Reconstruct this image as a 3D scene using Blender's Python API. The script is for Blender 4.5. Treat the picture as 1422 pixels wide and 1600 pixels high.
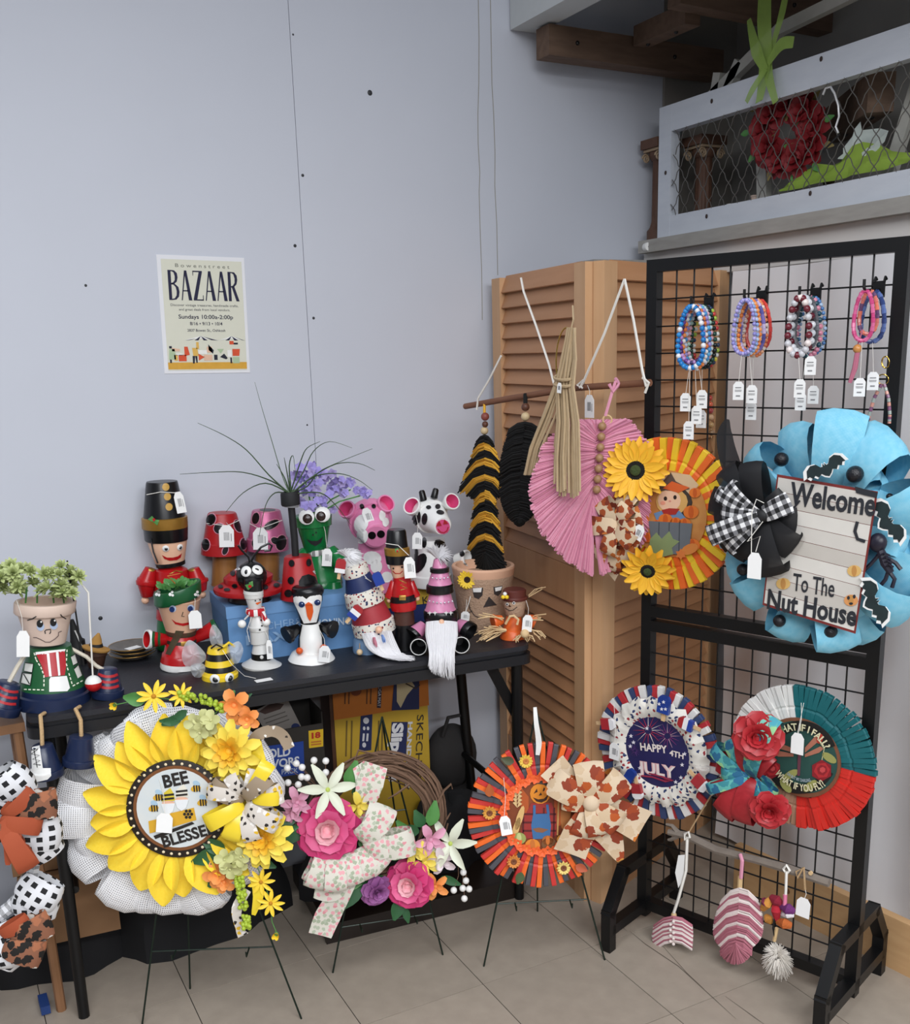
import bpy, bmesh, math, random
from mathutils import Vector, Matrix
from mathutils.bvhtree import BVHTree
from mathutils.geometry import tessellate_polygon
random.seed(7)
PI=math.pi
for o in list(bpy.data.objects): bpy.data.objects.remove(o)
COL=bpy.context.scene.collection
SC=bpy.context.scene
# ---------------------------------------------------------------- camera
F=1609.978; CX,CY=711.0,948.0
YAW,PITCH,ROLL=0.478293,-0.242965,-0.029586
CAM=Vector((-1.0077,-1.8584,1.4294))
_f=Vector((math.sin(YAW)*math.cos(PITCH),math.cos(YAW)*math.cos(PITCH),math.sin(PITCH)))
_r0=Vector((math.cos(YAW),-math.sin(YAW),0)); _u0=_r0.cross(_f)
_r=math.cos(ROLL)*_r0+math.sin(ROLL)*_u0; _u=-math.sin(ROLL)*_r0+math.cos(ROLL)*_u0
cd=bpy.data.cameras.new('camera'); cam=bpy.data.objects.new('camera',cd); COL.objects.link(cam)
cd.sensor_fit='HORIZONTAL'; cd.sensor_width=36; cd.lens=F/1422*36; cd.shift_y=(CY-800)/1422; cd.clip_start=.05
mw=Matrix.Identity(4)
for i in range(3): mw[i][0]=_r[i]; mw[i][1]=_u[i]; mw[i][2]=-_f[i]; mw[i][3]=CAM[i]
cam.matrix_world=mw; SC.camera=cam
# ---------------------------------------------------------------- light
SC.view_settings.view_transform='Standard'; SC.view_settings.look='None'
SC.view_settings.gamma=1; SC.view_settings.exposure=0.22
try: SC.view_settings.use_curve_mapping=False
except Exception: pass
w=bpy.data.worlds.new('room_ambience'); SC.world=w; w.use_nodes=True
bg=w.node_tree.nodes['Background']; bg.inputs[0].default_value=(.80,.86,1,1); bg.inputs[1].default_value=.20
def area(name,loc,target,sx,sy,power,color=(1,1,1)):
    l=bpy.data.lights.new(name,'AREA'); l.shape='RECTANGLE'; l.size=sx; l.size_y=sy; l.energy=power; l.color=color
    o=bpy.data.objects.new(name,l); COL.objects.link(o); o.location=loc
    o.rotation_euler=(Vector(target)-Vector(loc)).to_track_quat('-Z','Y').to_euler()
    return o
area('fluorescent_light_row',(-1.2,-1.0,2.85),(-1.2,-1.0,0),2.4,.5,29,(.95,.97,1))
area('fluorescent_light_row',(-1.1,-3.2,2.85),(-1.1,-3.2,0),3.4,.6,140,(.95,.97,1))
area('fluorescent_light_row',(-1.1,-5.4,2.85),(-1.1,-5.4,0),3.4,.6,170,(.95,.97,1))
# ---------------------------------------------------------------- pixel -> place
def ray(px,py): return (_r*((px-CX)/F)+_u*((CY-py)/F)+_f)
def on(px,py,ax,v):
    d=ray(px,py); return CAM+d*((v-CAM[ax])/d[ax])
def on_z(px,py,z): return on(px,py,2,z)
def on_y(px,py,y): return on(px,py,1,y)
def on_x(px,py,x): return on(px,py,0,x)
def pxs(P): return (Vector(P)-CAM).dot(_f)/F
class Fr:
    """local frame of a thing: X right, Z up, -Y towards the room"""
    def __init__(s,O,yaw=None,lean=0,roll=0):
        s.O=Vector(O)
        if yaw is None:
            d=s.O-CAM; yaw=math.atan2(-d.x,d.y)
        s.M=Matrix.Translation(s.O)@Matrix.Rotation(yaw,4,'Z')@Matrix.Rotation(-lean,4,'X')@Matrix.Rotation(roll,4,'Y')
        s.I=s.M.inverted(); s.c=s.I@CAM; s.S=pxs(s.O)
    def d(s,px,py): return (s.I.to_3x3()@ray(px,py))
    def L(s,px,py,dy=0.0):
        d=s.d(px,py); t=(-dy-s.c.y)/d.y; return s.c+d*t
    def z(s,px,py,dy=0.): return s.L(px,py,dy).z
# ---------------------------------------------------------------- materials
def lin(c): return c/12.92 if c<=.04045 else ((c+.055)/1.055)**2.4
def rgb(h):
    h=h.lstrip('#'); return tuple(lin(int(h[i:i+2],16)/255) for i in (0,2,4))+(1,)
MT={}
def mat(name,c,rough=.5,metal=0.,var=.10,scale=60,bump=0.,spec=.5,alpha=1.,trans=0.,stretch=None,c2=None,detail=3):
    if name in MT: return MT[name]
    m=bpy.data.materials.new(name); m.use_nodes=True; nt=m.node_tree; N=nt.nodes; K=nt.links
    b=N['Principled BSDF']; b.inputs['Roughness'].default_value=rough; b.inputs['Metallic'].default_value=metal
    b.inputs['Specular IOR Level'].default_value=spec; b.inputs['Alpha'].default_value=alpha
    if trans: b.inputs['Transmission Weight'].default_value=trans
    a=rgb(c)
    tc=N.new('ShaderNodeTexCoord'); mp=N.new('ShaderNodeMapping'); K.new(tc.outputs['Object'],mp.inputs[0])
    if stretch: mp.inputs['Scale'].default_value=stretch
    nz=N.new('ShaderNodeTexNoise'); nz.inputs['Scale'].default_value=scale; nz.inputs['Detail'].default_value=detail; K.new(mp.outputs[0],nz.inputs[0])
    mx=N.new('ShaderNodeMix'); mx.data_type='RGBA'; K.new(nz.outputs[0],mx.inputs[0])
    if c2: lo,hi=a,rgb(c2)
    else: lo=tuple(x*(1-var) for x in a[:3])+(1,); hi=tuple(min(1,x*(1+var)) for x in a[:3])+(1,)
    mx.inputs[6].default_value=lo; mx.inputs[7].default_value=hi; K.new(mx.outputs[2],b.inputs['Base Color'])
    if bump:
        bp=N.new('ShaderNodeBump'); bp.inputs['Strength'].default_value=bump; bp.inputs['Distance'].default_value=.004
        K.new(nz.outputs[0],bp.inputs['Height']); K.new(bp.outputs[0],b.inputs['Normal'])
    MT[name]=m; return m
def nodes(name,rough=.7):
    m=bpy.data.materials.new(name); m.use_nodes=True; MT[name]=m; nt=m.node_tree
    b=nt.nodes['Principled BSDF']; b.inputs['Roughness'].default_value=rough
    return m,nt.nodes,nt.links,b
def ramp(N,K,src,stops,const=True):
    r=N.new('ShaderNodeValToRGB'); r.color_ramp.interpolation='CONSTANT' if const else 'LINEAR'
    e=r.color_ramp.elements
    while len(e)<len(stops): e.new(.5)
    for el,(p,c) in zip(e,stops): el.position=p; el.color=rgb(c)
    if src is not None: K.new(src,r.inputs[0])
    return r
def mathn(N,K,op,a,b=None,c=None):
    n=N.new('ShaderNodeMath'); n.operation=op
    for i,v in enumerate((a,b,c)):
        if v is None: continue
        if isinstance(v,(int,float)): n.inputs[i].default_value=v
        else: K.new(v,n.inputs[i])
    return n.outputs[0]
def mixc(N,K,fac,a,b):
    n=N.new('ShaderNodeMix'); n.data_type='RGBA'
    for s,v in ((0,fac),(6,a),(7,b)):
        if isinstance(v,str): n.inputs[s].default_value=rgb(v)
        elif isinstance(v,(int,float)): n.inputs[s].default_value=v
        else: K.new(v,n.inputs[s])
    return n.outputs[2]
def uvmap(N,K,scale,coord='UV'):
    tc=N.new('ShaderNodeTexCoord'); mp=N.new('ShaderNodeMapping'); mp.inputs['Scale'].default_value=scale
    K.new(tc.outputs[coord],mp.inputs[0]); return mp.outputs[0]
def print_mat(name,base,blobs,sc,thr=.32,rough=.8,coord='UV',alpha=1):
    """cloth with a blob print: blobs = colours chosen per cell"""
    if name in MT: return MT[name]
    m,N,K,b=nodes(name,rough); v=uvmap(N,K,(sc,sc,sc),coord)
    nz=N.new('ShaderNodeTexNoise'); nz.inputs['Scale'].default_value=2.5; K.new(v,nz.inputs[0])
    ad=N.new('ShaderNodeMix'); ad.data_type='RGBA'; ad.blend_type='LINEAR_LIGHT'; ad.inputs[0].default_value=.32; K.new(v,ad.inputs[6]); K.new(nz.outputs[1],ad.inputs[7])
    vo=N.new('ShaderNodeTexVoronoi'); vo.voronoi_dimensions='2D' if coord=='UV' else '3D'; vo.inputs['Scale'].default_value=1.; K.new(ad.outputs[2],vo.inputs[0])
    sp=N.new('ShaderNodeSeparateColor'); K.new(vo.outputs['Color'],sp.inputs[0])
    n=len(blobs); cr=ramp(N,K,sp.outputs[0],[(i/n,c) for i,c in enumerate(blobs)])
    inner=mathn(N,K,'LESS_THAN',vo.outputs['Distance'],thr)
    K.new(mixc(N,K,inner,base,cr.outputs[0]),b.inputs['Base Color'])
    if alpha<1: b.inputs['Alpha'].default_value=alpha
    return m
def check_mat(name,c0,c1,c2,sc,rough=.8,coord='UV'):
    if name in MT: return MT[name]
    m,N,K,b=nodes(name,rough); v=uvmap(N,K,(sc,sc,sc),coord); s=N.new('ShaderNodeSeparateXYZ'); K.new(v,s.inputs[0])
    fx=mathn(N,K,'GREATER_THAN',mathn(N,K,'FRACT',s.outputs[0]),.5); fy=mathn(N,K,'GREATER_THAN',mathn(N,K,'FRACT',s.outputs[1]),.5)
    t=mathn(N,K,'MULTIPLY',mathn(N,K,'ADD',fx,fy),.5)
    r=ramp(N,K,t,[(0,c0),(.4,c1),(.9,c2)]); K.new(r.outputs[0],b.inputs['Base Color']); return m
def net_mat(name,c,sc,hole,alpha=.92):
    if name in MT: return MT[name]
    m,N,K,b=nodes(name,.6); b.inputs['Base Color'].default_value=rgb(c)
    v=uvmap(N,K,(sc,sc,sc)); s=N.new('ShaderNodeSeparateXYZ'); K.new(v,s.inputs[0])
    fx=mathn(N,K,'GREATER_THAN',mathn(N,K,'FRACT',s.outputs[0]),hole); fy=mathn(N,K,'GREATER_THAN',mathn(N,K,'FRACT',s.outputs[1]),hole)
    K.new(mathn(N,K,'MULTIPLY',mathn(N,K,'MAXIMUM',fx,fy),alpha),b.inputs['Alpha']); return m
def weave_mat(name,c,c2,sc,bump=.5,rough=.85):
    if name in MT: return MT[name]
    m,N,K,b=nodes(name,rough); v=uvmap(N,K,(sc,sc,sc))
    w1=N.new('ShaderNodeTexWave'); w1.inputs['Scale'].default_value=1.; w1.bands_direction='X'; K.new(v,w1.inputs[0])
    w2=N.new('ShaderNodeTexWave'); w2.inputs['Scale'].default_value=1.; w2.bands_direction='Y'; K.new(v,w2.inputs[0])
    h=mathn(N,K,'MULTIPLY',w1.outputs[1],w2.outputs[1])
    nz=N.new('ShaderNodeTexNoise'); nz.inputs['Scale'].default_value=.35; K.new(v,nz.inputs[0])
    t=mathn(N,K,'ADD',mathn(N,K,'MULTIPLY',h,.75),mathn(N,K,'MULTIPLY',nz.outputs[0],.5))
    K.new(mixc(N,K,t,c,c2),b.inputs['Base Color'])
    bp=N.new('ShaderNodeBump'); bp.inputs['Strength'].default_value=bump; bp.inputs['Distance'].default_value=.002; K.new(h,bp.inputs['Height']); K.new(bp.outputs[0],b.inputs['Normal'])
    return m
# ---------------------------------------------------------------- mesh builder
def frame_from(z,hint=None):
    z=Vector(z).normalized(); h=Vector(hint) if hint else (Vector((0,0,1)) if abs(z.z)<.9 else Vector((1,0,0)))
    x=h.cross(z).normalized(); y=z.cross(x); return x,y,z
class MB:
    def __init__(s): s.v=[]; s.f=[]; s.m=[]; s.uv=[]
    def add(s,vs,fs,mi=0,M=None,uvs=None):
        o=len(s.v)
        s.v+= [tuple(M@Vector(p)) for p in vs] if M else [tuple(p) for p in vs]
        for k,f in enumerate(fs):
            s.f.append(tuple(i+o for i in f)); s.m.append(mi[k] if isinstance(mi,list) else mi)
            s.uv.append([uvs[i] for i in f] if uvs else [(0,0)]*len(f))
        return s
    def box(s,c,d,mi=0,M=None):
        x,y,z=c; a,b,e=d[0]/2,d[1]/2,d[2]/2
        vs=[(x+i*a,y+j*b,z+k*e) for i in (-1,1) for j in (-1,1) for k in (-1,1)]
        return s.add(vs,[(0,1,3,2),(4,6,7,5),(0,4,5,1),(2,3,7,6),(0,2,6,4),(1,5,7,3)],mi,M)
    def bar(s,p,q,wx,wy,hint=None,mi=0):
        """square bar between two points"""
        p,q=Vector(p),Vector(q); x,y,z=frame_from(q-p,hint)
        vs=[e+x*i*wx/2+y*j*wy/2 for e in (p,q) for i,j in ((-1,-1),(1,-1),(1,1),(-1,1))]
        return s.add(vs,[(3,2,1,0),(4,5,6,7),(0,1,5,4),(1,2,6,5),(2,3,7,6),(3,0,4,7)],mi)
    def lathe(s,prof,seg=28,mi=0,M=None,cap=True):
        """prof list of (r,z); mi int or list per band"""
        n=len(prof); vs=[]; fs=[]; ms=[]; uvs=[]
        for k,(r,z) in enumerate(prof):
            for j in range(seg):
                a=2*PI*j/seg; vs.append((r*math.cos(a),r*math.sin(a),z)); uvs.append((j/seg*4,k/n))
        for k in range(n-1):
            mm=mi[k] if isinstance(mi,list) else mi
            for j in range(seg):
                j2=(j+1)%seg; fs.append((k*seg+j,k*seg+j2,(k+1)*seg+j2,(k+1)*seg+j)); ms.append(mm)
        if cap:
            fs.append(tuple(range(seg-1,-1,-1))); ms.append(mi[0] if isinstance(mi,list) else mi)
            fs.append(tuple((n-1)*seg+j for j in range(seg))); ms.append(mi[-1] if isinstance(mi,list) else mi)
        return s.add(vs,fs,ms,M,uvs)
    def pot(s,p,q,rs,rr,rim=.24,out=1.12,mi=0,mr=None,min_=None,seg=28,hollow=True):
        """clay pot: small end at p, open rim end at q"""
        p,q=Vector(p),Vector(q); h=(q-p).length; x,y,z=frame_from(q-p)
        M=Matrix(((x.x,y.x,z.x,p.x),(x.y,y.y,z.y,p.y),(x.z,y.z,z.z,p.z),(0,0,0,1)))
        mr=mi if mr is None else mr; mn=mr if min_ is None else min_
        rb=rr/out; hb=h*(1-rim)
        prof=[(rs*.92,0),(rs,h*.02),(rb*.985,hb),(rr*.985,hb+h*.005),(rr,hb+h*.03),(rr,h*.98),(rr*.985,h)]
        ms=[mi,mi,mr,mr,mr,mr]
        if hollow: prof+=[(rb*.93,h),(rb*.90,hb),(rs*.8,h*.25),(rs*.01,h*.24)]; ms+=[mr,mn,mn,mn]
        return s.lathe(prof,seg,ms,M)
    def tube(s,pts,r,seg=6,mi=0,closed=False):
        pts=[Vector(p) for p in pts]; n=len(pts); vs=[]; fs=[]; uvs=[]
        prev=None
        for i,p in enumerate(pts):
            if closed: t=pts[(i+1)%n]-pts[i-1]
            else: t=pts[min(i+1,n-1)]-pts[max(i-1,0)]
            if t.length<1e-9: t=Vector((0,0,1))
            t.normalize()
            if prev is None: x,y,_=frame_from(t)
            else:
                x=prev-t*prev.dot(t)
                if x.length<1e-6: x,y,_=frame_from(t)
                x.normalize(); y=t.cross(x)
            prev=x; rr=r[i] if isinstance(r,(list,tuple)) else r
            for j in range(seg):
                a=2*PI*j/seg; vs.append(p+x*math.cos(a)*rr+y*math.sin(a)*rr); uvs.append((j/seg,i/n))
        for i in range(n if closed else n-1):
            i2=(i+1)%n
            for j in range(seg): fs.append((i*seg+j,i*seg+(j+1)%seg,i2*seg+(j+1)%seg,i2*seg+j))
        if not closed: fs+=[tuple(range(seg-1,-1,-1)),tuple((n-1)*seg+j for j in range(seg))]
        return s.add(vs,fs,mi,None,uvs)
    def sphere(s,c,r,sc=(1,1,1),seg=14,rings=9,mi=0,M=None):
        vs=[];fs=[]
        for i in range(rings+1):
            a=PI*i/rings
            for j in range(seg):
                b=2*PI*j/seg; vs.append((c[0]+r*sc[0]*math.sin(a)*math.cos(b),c[1]+r*sc[1]*math.sin(a)*math.sin(b),c[2]-r*sc[2]*math.cos(a)))
        for i in range(rings):
            for j in range(seg): fs.append((i*seg+j,i*seg+(j+1)%seg,(i+1)*seg+(j+1)%seg,(i+1)*seg+j))
        ms=mi(rings,seg) if callable(mi) else mi
        return s.add(vs,fs,ms,M)
    def prism(s,out,y0,y1,mi=0,M=None,axis='y'):
        """outline of (x,z) points, extruded from y0 (front) to y1"""
        n=len(out); t=tessellate_polygon([[Vector((a,b,0)) for a,b in out]])
        vs=[(a,y0,b) for a,b in out]+[(a,y1,b) for a,b in out]
        ar=sum(out[i][0]*out[(i+1)%n][1]-out[(i+1)%n][0]*out[i][1] for i in range(n))
        fs=[]
        for tr in t:
            a,b,c=tr; ccw=((out[b][0]-out[a][0])*(out[c][1]-out[a][1])-(out[b][1]-out[a][1])*(out[c][0]-out[a][0]))>0
            fs.append((a,b,c) if ccw else (a,c,b)); q=(c,b,a) if ccw else (b,c,a); fs.append(tuple(i+n for i in q))
        for i in range(n):
            j=(i+1)%n; fs.append((i,i+n,j+n,j) if ar>0 else (i,j,j+n,i+n))
        uvs=[(a,b) for a,b in out]*2
        return s.add(vs,fs,mi,M,uvs)
    def strip(s,pts,side,w,mi=0,vs_=1.,curl=0):
        """ribbon: centre points, side direction(s), width(s); UVs in metres"""
        n=len(pts); vs=[];uvs=[];L=0
        for i,p in enumerate(pts):
            p=Vector(p)
            if i: L+=(p-Vector(pts[i-1])).length
            sd=Vector(side[i] if isinstance(side,list) else side).normalized(); ww=(w[i] if isinstance(w,(list,tuple)) else w)/2
            t=(Vector(pts[min(i+1,n-1)])-Vector(pts[max(i-1,0)])); nn=t.cross(sd)
            if nn.length>1e-9: nn.normalize()
            for k,e in enumerate((-1,-.4,.4,1)):
                vs.append(p+sd*ww*e+nn*(curl*ww*(1-e*e))); uvs.append((L*vs_,ww*e*vs_))
        fs=[(4*i+k,4*i+k+1,4*i+k+5,4*i+k+4) for i in range(n-1) for k in range(3)]
        return s.add(vs,fs,mi,None,uvs)
    def petal(s,M,l,w,cup=.15,curl=.2,tip=.5,mi=0,nu=7,nv=5,point=.6,uvs_=40.,blunt=None):
        """petal growing along +Z from origin, face towards -Y; tip = where it is widest"""
        vs=[];uvs=[]
        for i in range(nu):
            t=i/(nu-1)
            ww=math.sin(PI*min(1,max(0,t))**(math.log(.5)/math.log(tip)))**point if 0<t<1 else (.18 if t==0 else .03)
            ww=max(ww,.12)*w/2 if i<nu-1 else (blunt if blunt is not None else .10 if point>.55 else .22)*w
            for j in range(nv):
                e=2*j/(nv-1)-1
                x=ww*e; y=-cup*w*(e*e)*math.sin(PI*t)*1.0+curl*l*t*t; z=l*t
                vs.append((x,y,z)); uvs.append((x*uvs_,z*uvs_))
        fs=[(i*nv+j,i*nv+j+1,(i+1)*nv+j+1,(i+1)*nv+j) for i in range(nu-1) for j in range(nv-1)]
        return s.add(vs,fs,mi,M,uvs)
    def build(s,name,mats,parent=None,smooth=True,label=None,angle=42,stuff=False,loc=None):
        me=bpy.data.meshes.new(name); me.from_pydata(s.v,[],s.f)
        for m in (mats if isinstance(mats,(list,tuple)) else [mats]): me.materials.append(m)
        if any(s.m): me.polygons.foreach_set('material_index',s.m)
        ul=me.uv_layers.new(name='UVMap'); fl=[c for f in s.uv for u in f for c in u]
        ul.data.foreach_set('uv',fl)
        me.validate(); me.update()
        if smooth:
            me.polygons.foreach_set('use_smooth',[True]*len(me.polygons))
            me.set_sharp_from_angle(angle=math.radians(angle))
        o=bpy.data.objects.new(name,me); COL.objects.link(o)
        if parent: o.parent=parent
        if label: o['label']=label
        if stuff: o['kind']='stuff'
        if loc is not None: o.location=loc
        return o
def tag(o,label,cat,group=None):
    o['label']=label; o['category']=cat
    if group: o['group']=group
    return o
def thing(name,label,cat,fr=None,group=None):
    o=bpy.data.objects.new(name,None); o.empty_display_size=.02; COL.objects.link(o)
    if fr is not None: o.matrix_world=fr.M if isinstance(fr,Fr) else fr
    return tag(o,label,cat,group)
def struct(o,par=None): o['kind']='structure'; return o
def inst(src,parent,M,name=None):
    o=bpy.data.objects.new(name or src.name.split('.')[0],src.data); COL.objects.link(o); o.parent=parent; o.matrix_local=M
    return o
def proto(mb,name,mats,**k):
    o=mb.build(name,mats,**k); me=o.data; bpy.data.objects.remove(o)
    class P: pass
    q=P(); q.data=me; q.name=name; return q
# ---------------------------------------------------------------- text
def text_mesh(st,bold=0.):
    c=bpy.data.curves.new('lettering','FONT'); c.body=st; c.offset=bold; c.resolution_u=3; c.align_x='LEFT'
    o=bpy.data.objects.new('lettering',c); COL.objects.link(o); dg=bpy.context.evaluated_depsgraph_get()
    me=bpy.data.meshes.new_from_object(o.evaluated_get(dg)); bpy.data.objects.remove(o)
    vs=[Vector(v.co) for v in me.vertices]; fs=[tuple(p.vertices) for p in me.polygons]; bpy.data.meshes.remove(me)
    x0=min(v.x for v in vs);x1=max(v.x for v in vs)
    return [((v.x-x0)/(x1-x0),v.y/.70) for v in vs],fs
def text_on(fr,root,st,pl,pr,hpx,m,dy=.001,bold=0.,name='lettering',fn=None,slant=0,bend=0):
    """st set on the thing's front plane with its baseline from pixel pl to pr"""
    vs,fs=text_mesh(st,bold); A=fr.L(*pl,dy); B=fr.L(*pr,dy); ex=B-A; w=ex.length
    ez=Vector((-ex.z,0,ex.x)).normalized()*hpx*fr.S
    mb=MB(); mb.add([A+ex*u+ez*v+ez.normalized()*(bend*w*4*u*(1-u)) for u,v in vs],fs)
    return mb.build(name,m,root,smooth=False)
# ---------------------------------------------------------------- flat marks laid on curved surfaces
def ell(cx,cy,rx,ry=None,n=14,rot=0,a0=0,a1=2*PI):
    ry=rx if ry is None else ry; o=[]
    full=abs(a1-a0-2*PI)<1e-6
    for i in range(n if full else n+1):
        a=a0+(a1-a0)*i/n; x,y=rx*math.cos(a),ry*math.sin(a); o.append((cx+x*math.cos(rot)-y*math.sin(rot),cy+x*math.sin(rot)+y*math.cos(rot)))
    return o
def star(cx,cy,r,n=5,k=.42,rot=0):
    return [(cx+(r if i%2==0 else r*k)*math.sin(rot+PI*i/n),cy-(r if i%2==0 else r*k)*math.cos(rot+PI*i/n)) for i in range(2*n)]
def strokepx(pts,wd):
    n=len(pts); l=[];r=[]
    for i,(x,y) in enumerate(pts):
        a=pts[max(i-1,0)]; b=pts[min(i+1,n-1)]; dx,dy=b[0]-a[0],b[1]-a[1]; q=math.hypot(dx,dy) or 1
        l.append((x-dy/q*wd/2,y+dx/q*wd/2)); r.append((x+dy/q*wd/2,y-dx/q*wd/2))
    return l+r[::-1]
def decal(fr,root,tgt,outs,m,name='mark',eps=.0009,cut=1,parent=None):
    """paint shape(s) given in photo pixels put on the surface of tgt (MB in the thing's own space)"""
    if not isinstance(tgt,BVHTree): tgt=bvh(tgt)
    if outs and isinstance(outs[0][0],(int,float)): outs=[outs]
    mb=MB()
    for out in outs:
        bm=bmesh.new(); vs=[bm.verts.new((x,y,0)) for x,y in out]
        for tr in tessellate_polygon([[Vector((x,y,0)) for x,y in out]]):
            try: bm.faces.new([vs[i] for i in tr])
            except Exception: pass
        xx=[q[0] for q in out]; yy=[q[1] for q in out]; big=max(max(xx)-min(xx),max(yy)-min(yy)); cut=3 if big>22 else 2 if big>9 else max(1,cut)
        for _ in range(cut): bmesh.ops.subdivide_edges(bm,edges=bm.edges[:],cuts=1,use_grid_fill=True)
        bm.verts.ensure_lookup_table(); bm.verts.index_update(); hit={}
        for v in bm.verts:
            d=fr.d(v.co.x,v.co.y).normalized(); h,nn,_,_=tgt.ray_cast(fr.c,d)
            if h is not None:
                if nn.dot(d)>0: nn=-nn
                hit[v.index]=h+nn*eps-d*eps*.6
        ids={k:i for i,k in enumerate(hit)}
        mb.add(list(hit.values()),[tuple(ids[v.index] for v in f.verts) for f in bm.faces if all(v.index in hit for v in f.verts)]); bm.free()
    if not mb.f: return None
    return mb.build(name,m,parent or root,smooth=True)
def bvh(*mbs):
    v=[];f=[]
    for mb in mbs:
        o=len(v); v+=[Vector(p) for p in mb.v]; f+=[tuple(i+o for i in q) for q in mb.f]
    return BVHTree.FromPolygons(v,f)
def bez(p,q,r,n=10):
    p,q,r=Vector(p),Vector(q),Vector(r); return [p*(1-t)**2+q*2*t*(1-t)+r*t*t for t in [i/n for i in range(n+1)]]
def Mz(o,zdir,ydir=None,s=1.):
    """matrix with local +Z along zdir and local -Y facing towards -ydir"""
    z=Vector(zdir).normalized(); y=Vector(ydir or (0,1,0)); y=(y-z*y.dot(z))
    if y.length<1e-5: y=Vector((1,0,0))-z*z.x
    y.normalize(); x=y.cross(z)
    return Matrix(((x.x*s,y.x*s,z.x*s,o[0]),(x.y*s,y.y*s,z.y*s,o[1]),(x.z*s,y.z*s,z.z*s,o[2]),(0,0,0,1)))
# ---------------------------------------------------------------- shared materials
black=mat('black_paint','#101012',.3); blackm=mat('black_matt','#131314',.65); white=mat('white_paint','#f2f2ef',.35,var=.03)
tagw=mat('tag_card','#f6f6f4',.6,var=.02); ink=mat('printed_ink','#1c1c1e',.7); inkg=mat('grey_ink','#8a8a8c',.7)
cord=mat('white_cord','#e9e6de',.8); jute=mat('jute_cord','#b99a72',.9,bump=.4,scale=300)
red=mat('red_gloss','#b81a1e',.25); orange=mat('orange_paint','#e8641e',.35); yellow=mat('yellow_paint','#f2cf2a',.35)
peach=mat('peach_paint','#f0c0a0',.4,var=.03); gold=mat('gold_paint','#a67c34',.35,metal=.5); navy=mat('navy_paint','#1b2746',.3)
green=mat('green_gloss','#0f6b33',.3); pink=mat('pink_gloss','#ec8fba',.3,var=.05); hotpink=mat('hot_pink','#e4588f',.35)
silver=mat('white_pearl','#d9d9d6',.3,var=.03); wirem=mat('dark_green_wire','#16261d',.4,metal=.3)
blackwire=mat('black_powder_coat','#0c0c0d',.42,spec=.4); pale=mat('pale_blue_paint','#b9cbe6',.4)
barcode_p=None
def price_tag(fr,root,px,py,w=13,h=20,rot=0,dy=.03,knot=None,bar=True,blank=False):
    """white price tag hanging on a string; px,py = middle of the card"""
    A=fr.L(px,py,dy); S=fr.S; W,H=w*S/2,h*S/2
    out=[(-W,-H),(W,-H),(W,H*.55),(W*.5,H),(-W*.5,H),(-W,H*.55)]
    M=Matrix.Translation(A)@Matrix.Rotation(rot,4,'Y')
    mb=MB(); mb.prism(out,-.0005,.0005,0,M); t=mb.build('price_tag',tagw,root,smooth=False)
    if bar and not blank:
        b=MB()
        for i in range(7):
            b.box((-W*.35+W*.7*i/6,-.0009,0),(W*.07 if i%2 else W*.04,.0004,H*.75),0,M)
        b.box((W*.62,-.0009,-H*.1),(W*.1,.0004,H*.7),0,M)
        b.build('barcode',inkg,t,smooth=False)
    if knot:
        K=fr.L(*knot,dy*.6); top=M@Vector((0,0,H*.8)); mid=(K+top)/2+Vector((W*.3,0,0))
        MB().tube([top,mid,K],.0006,4).build('tag_string',cord,t)
    return t
# ================================================================ the setting
YW=.78; XR=1.08
def oi_var(m,amt):
    """small piece-to-piece colour variation"""
    nt=m.node_tree; N,K=nt.nodes,nt.links; b=N['Principled BSDF']; src=b.inputs['Base Color'].links[0].from_socket
    oi=N.new('ShaderNodeObjectInfo'); hv=N.new('ShaderNodeHueSaturation'); K.new(src,hv.inputs['Color'])
    K.new(mathn(N,K,'ADD',mathn(N,K,'MULTIPLY',oi.outputs['Random'],amt*2),1-amt),hv.inputs['Value']); K.new(hv.outputs[0],b.inputs['Base Color'])
tilem=mat('vinyl_tile','#958a7d',.42,c2='#ada193',scale=22,detail=8,spec=.35); oi_var(tilem,.06)
groutm=mat('tile_joint','#3a332e',.9)
fl=struct(MB().box((-1.2,-1.1,-.008),(5.2,4.4,.012)).build('floor',groutm)); T=.3048
tp=MB(); g=.0011
tp.prism([(-T/2+g,-T/2+g),(T/2-g,-T/2+g),(T/2-g,T/2-g),(-T/2+g,T/2-g)],0,.0042)
tpo=proto(MB().add([(v[0],v[2],.0) if v[1]<.001 else (v[0],v[2],-.004) for v in tp.v],[f[::-1] for f in tp.f]),'floor_tile',tilem,smooth=False)
for i in range(-11,4):
    for j in range(-9,3):
        inst(tpo,fl,Matrix.Translation(((i+.5)*T,(j+.5)*T,0)))
# worn crack in the floor
crm=mat('floor_crack','#5f554b',.9)
for pts in ([(985,1455),(1010,1475),(1060,1510),(1113,1556),(1150,1592)],[(1020,1460),(1075,1520),(1100,1545)],[(1135,1556),(1180,1590),(1196,1600)],[(950,1432),(965,1443),(979,1455)]):
    MB().strip([on_z(x,y,.0006)+Vector((random.uniform(-.003,.003),0,0)) for x,y in pts],Vector((.6,.8,0)),[.001]+[.004]*(len(pts)-2)+[.001]).build('floor_crack',crm,fl,smooth=False)
wallm=mat('painted_wall','#ccd0da',.6,var=.025,scale=5,detail=6,bump=.02)
wb=struct(MB().box((-.9,YW+.06,1.55),(5.2,.1,3.3)).build('wall_back',mat('wall_core','#8d9098',.9)))
xs=on_y(447.5,5.5,YW).x*.5+on_y(495,698,YW).x*.5
MB().box(((-3.4+xs-.0007)/2,YW+.006,1.55),(xs-.0007+3.4,.012,3.3)).build('wall_panel',wallm,wb,smooth=False)
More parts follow.
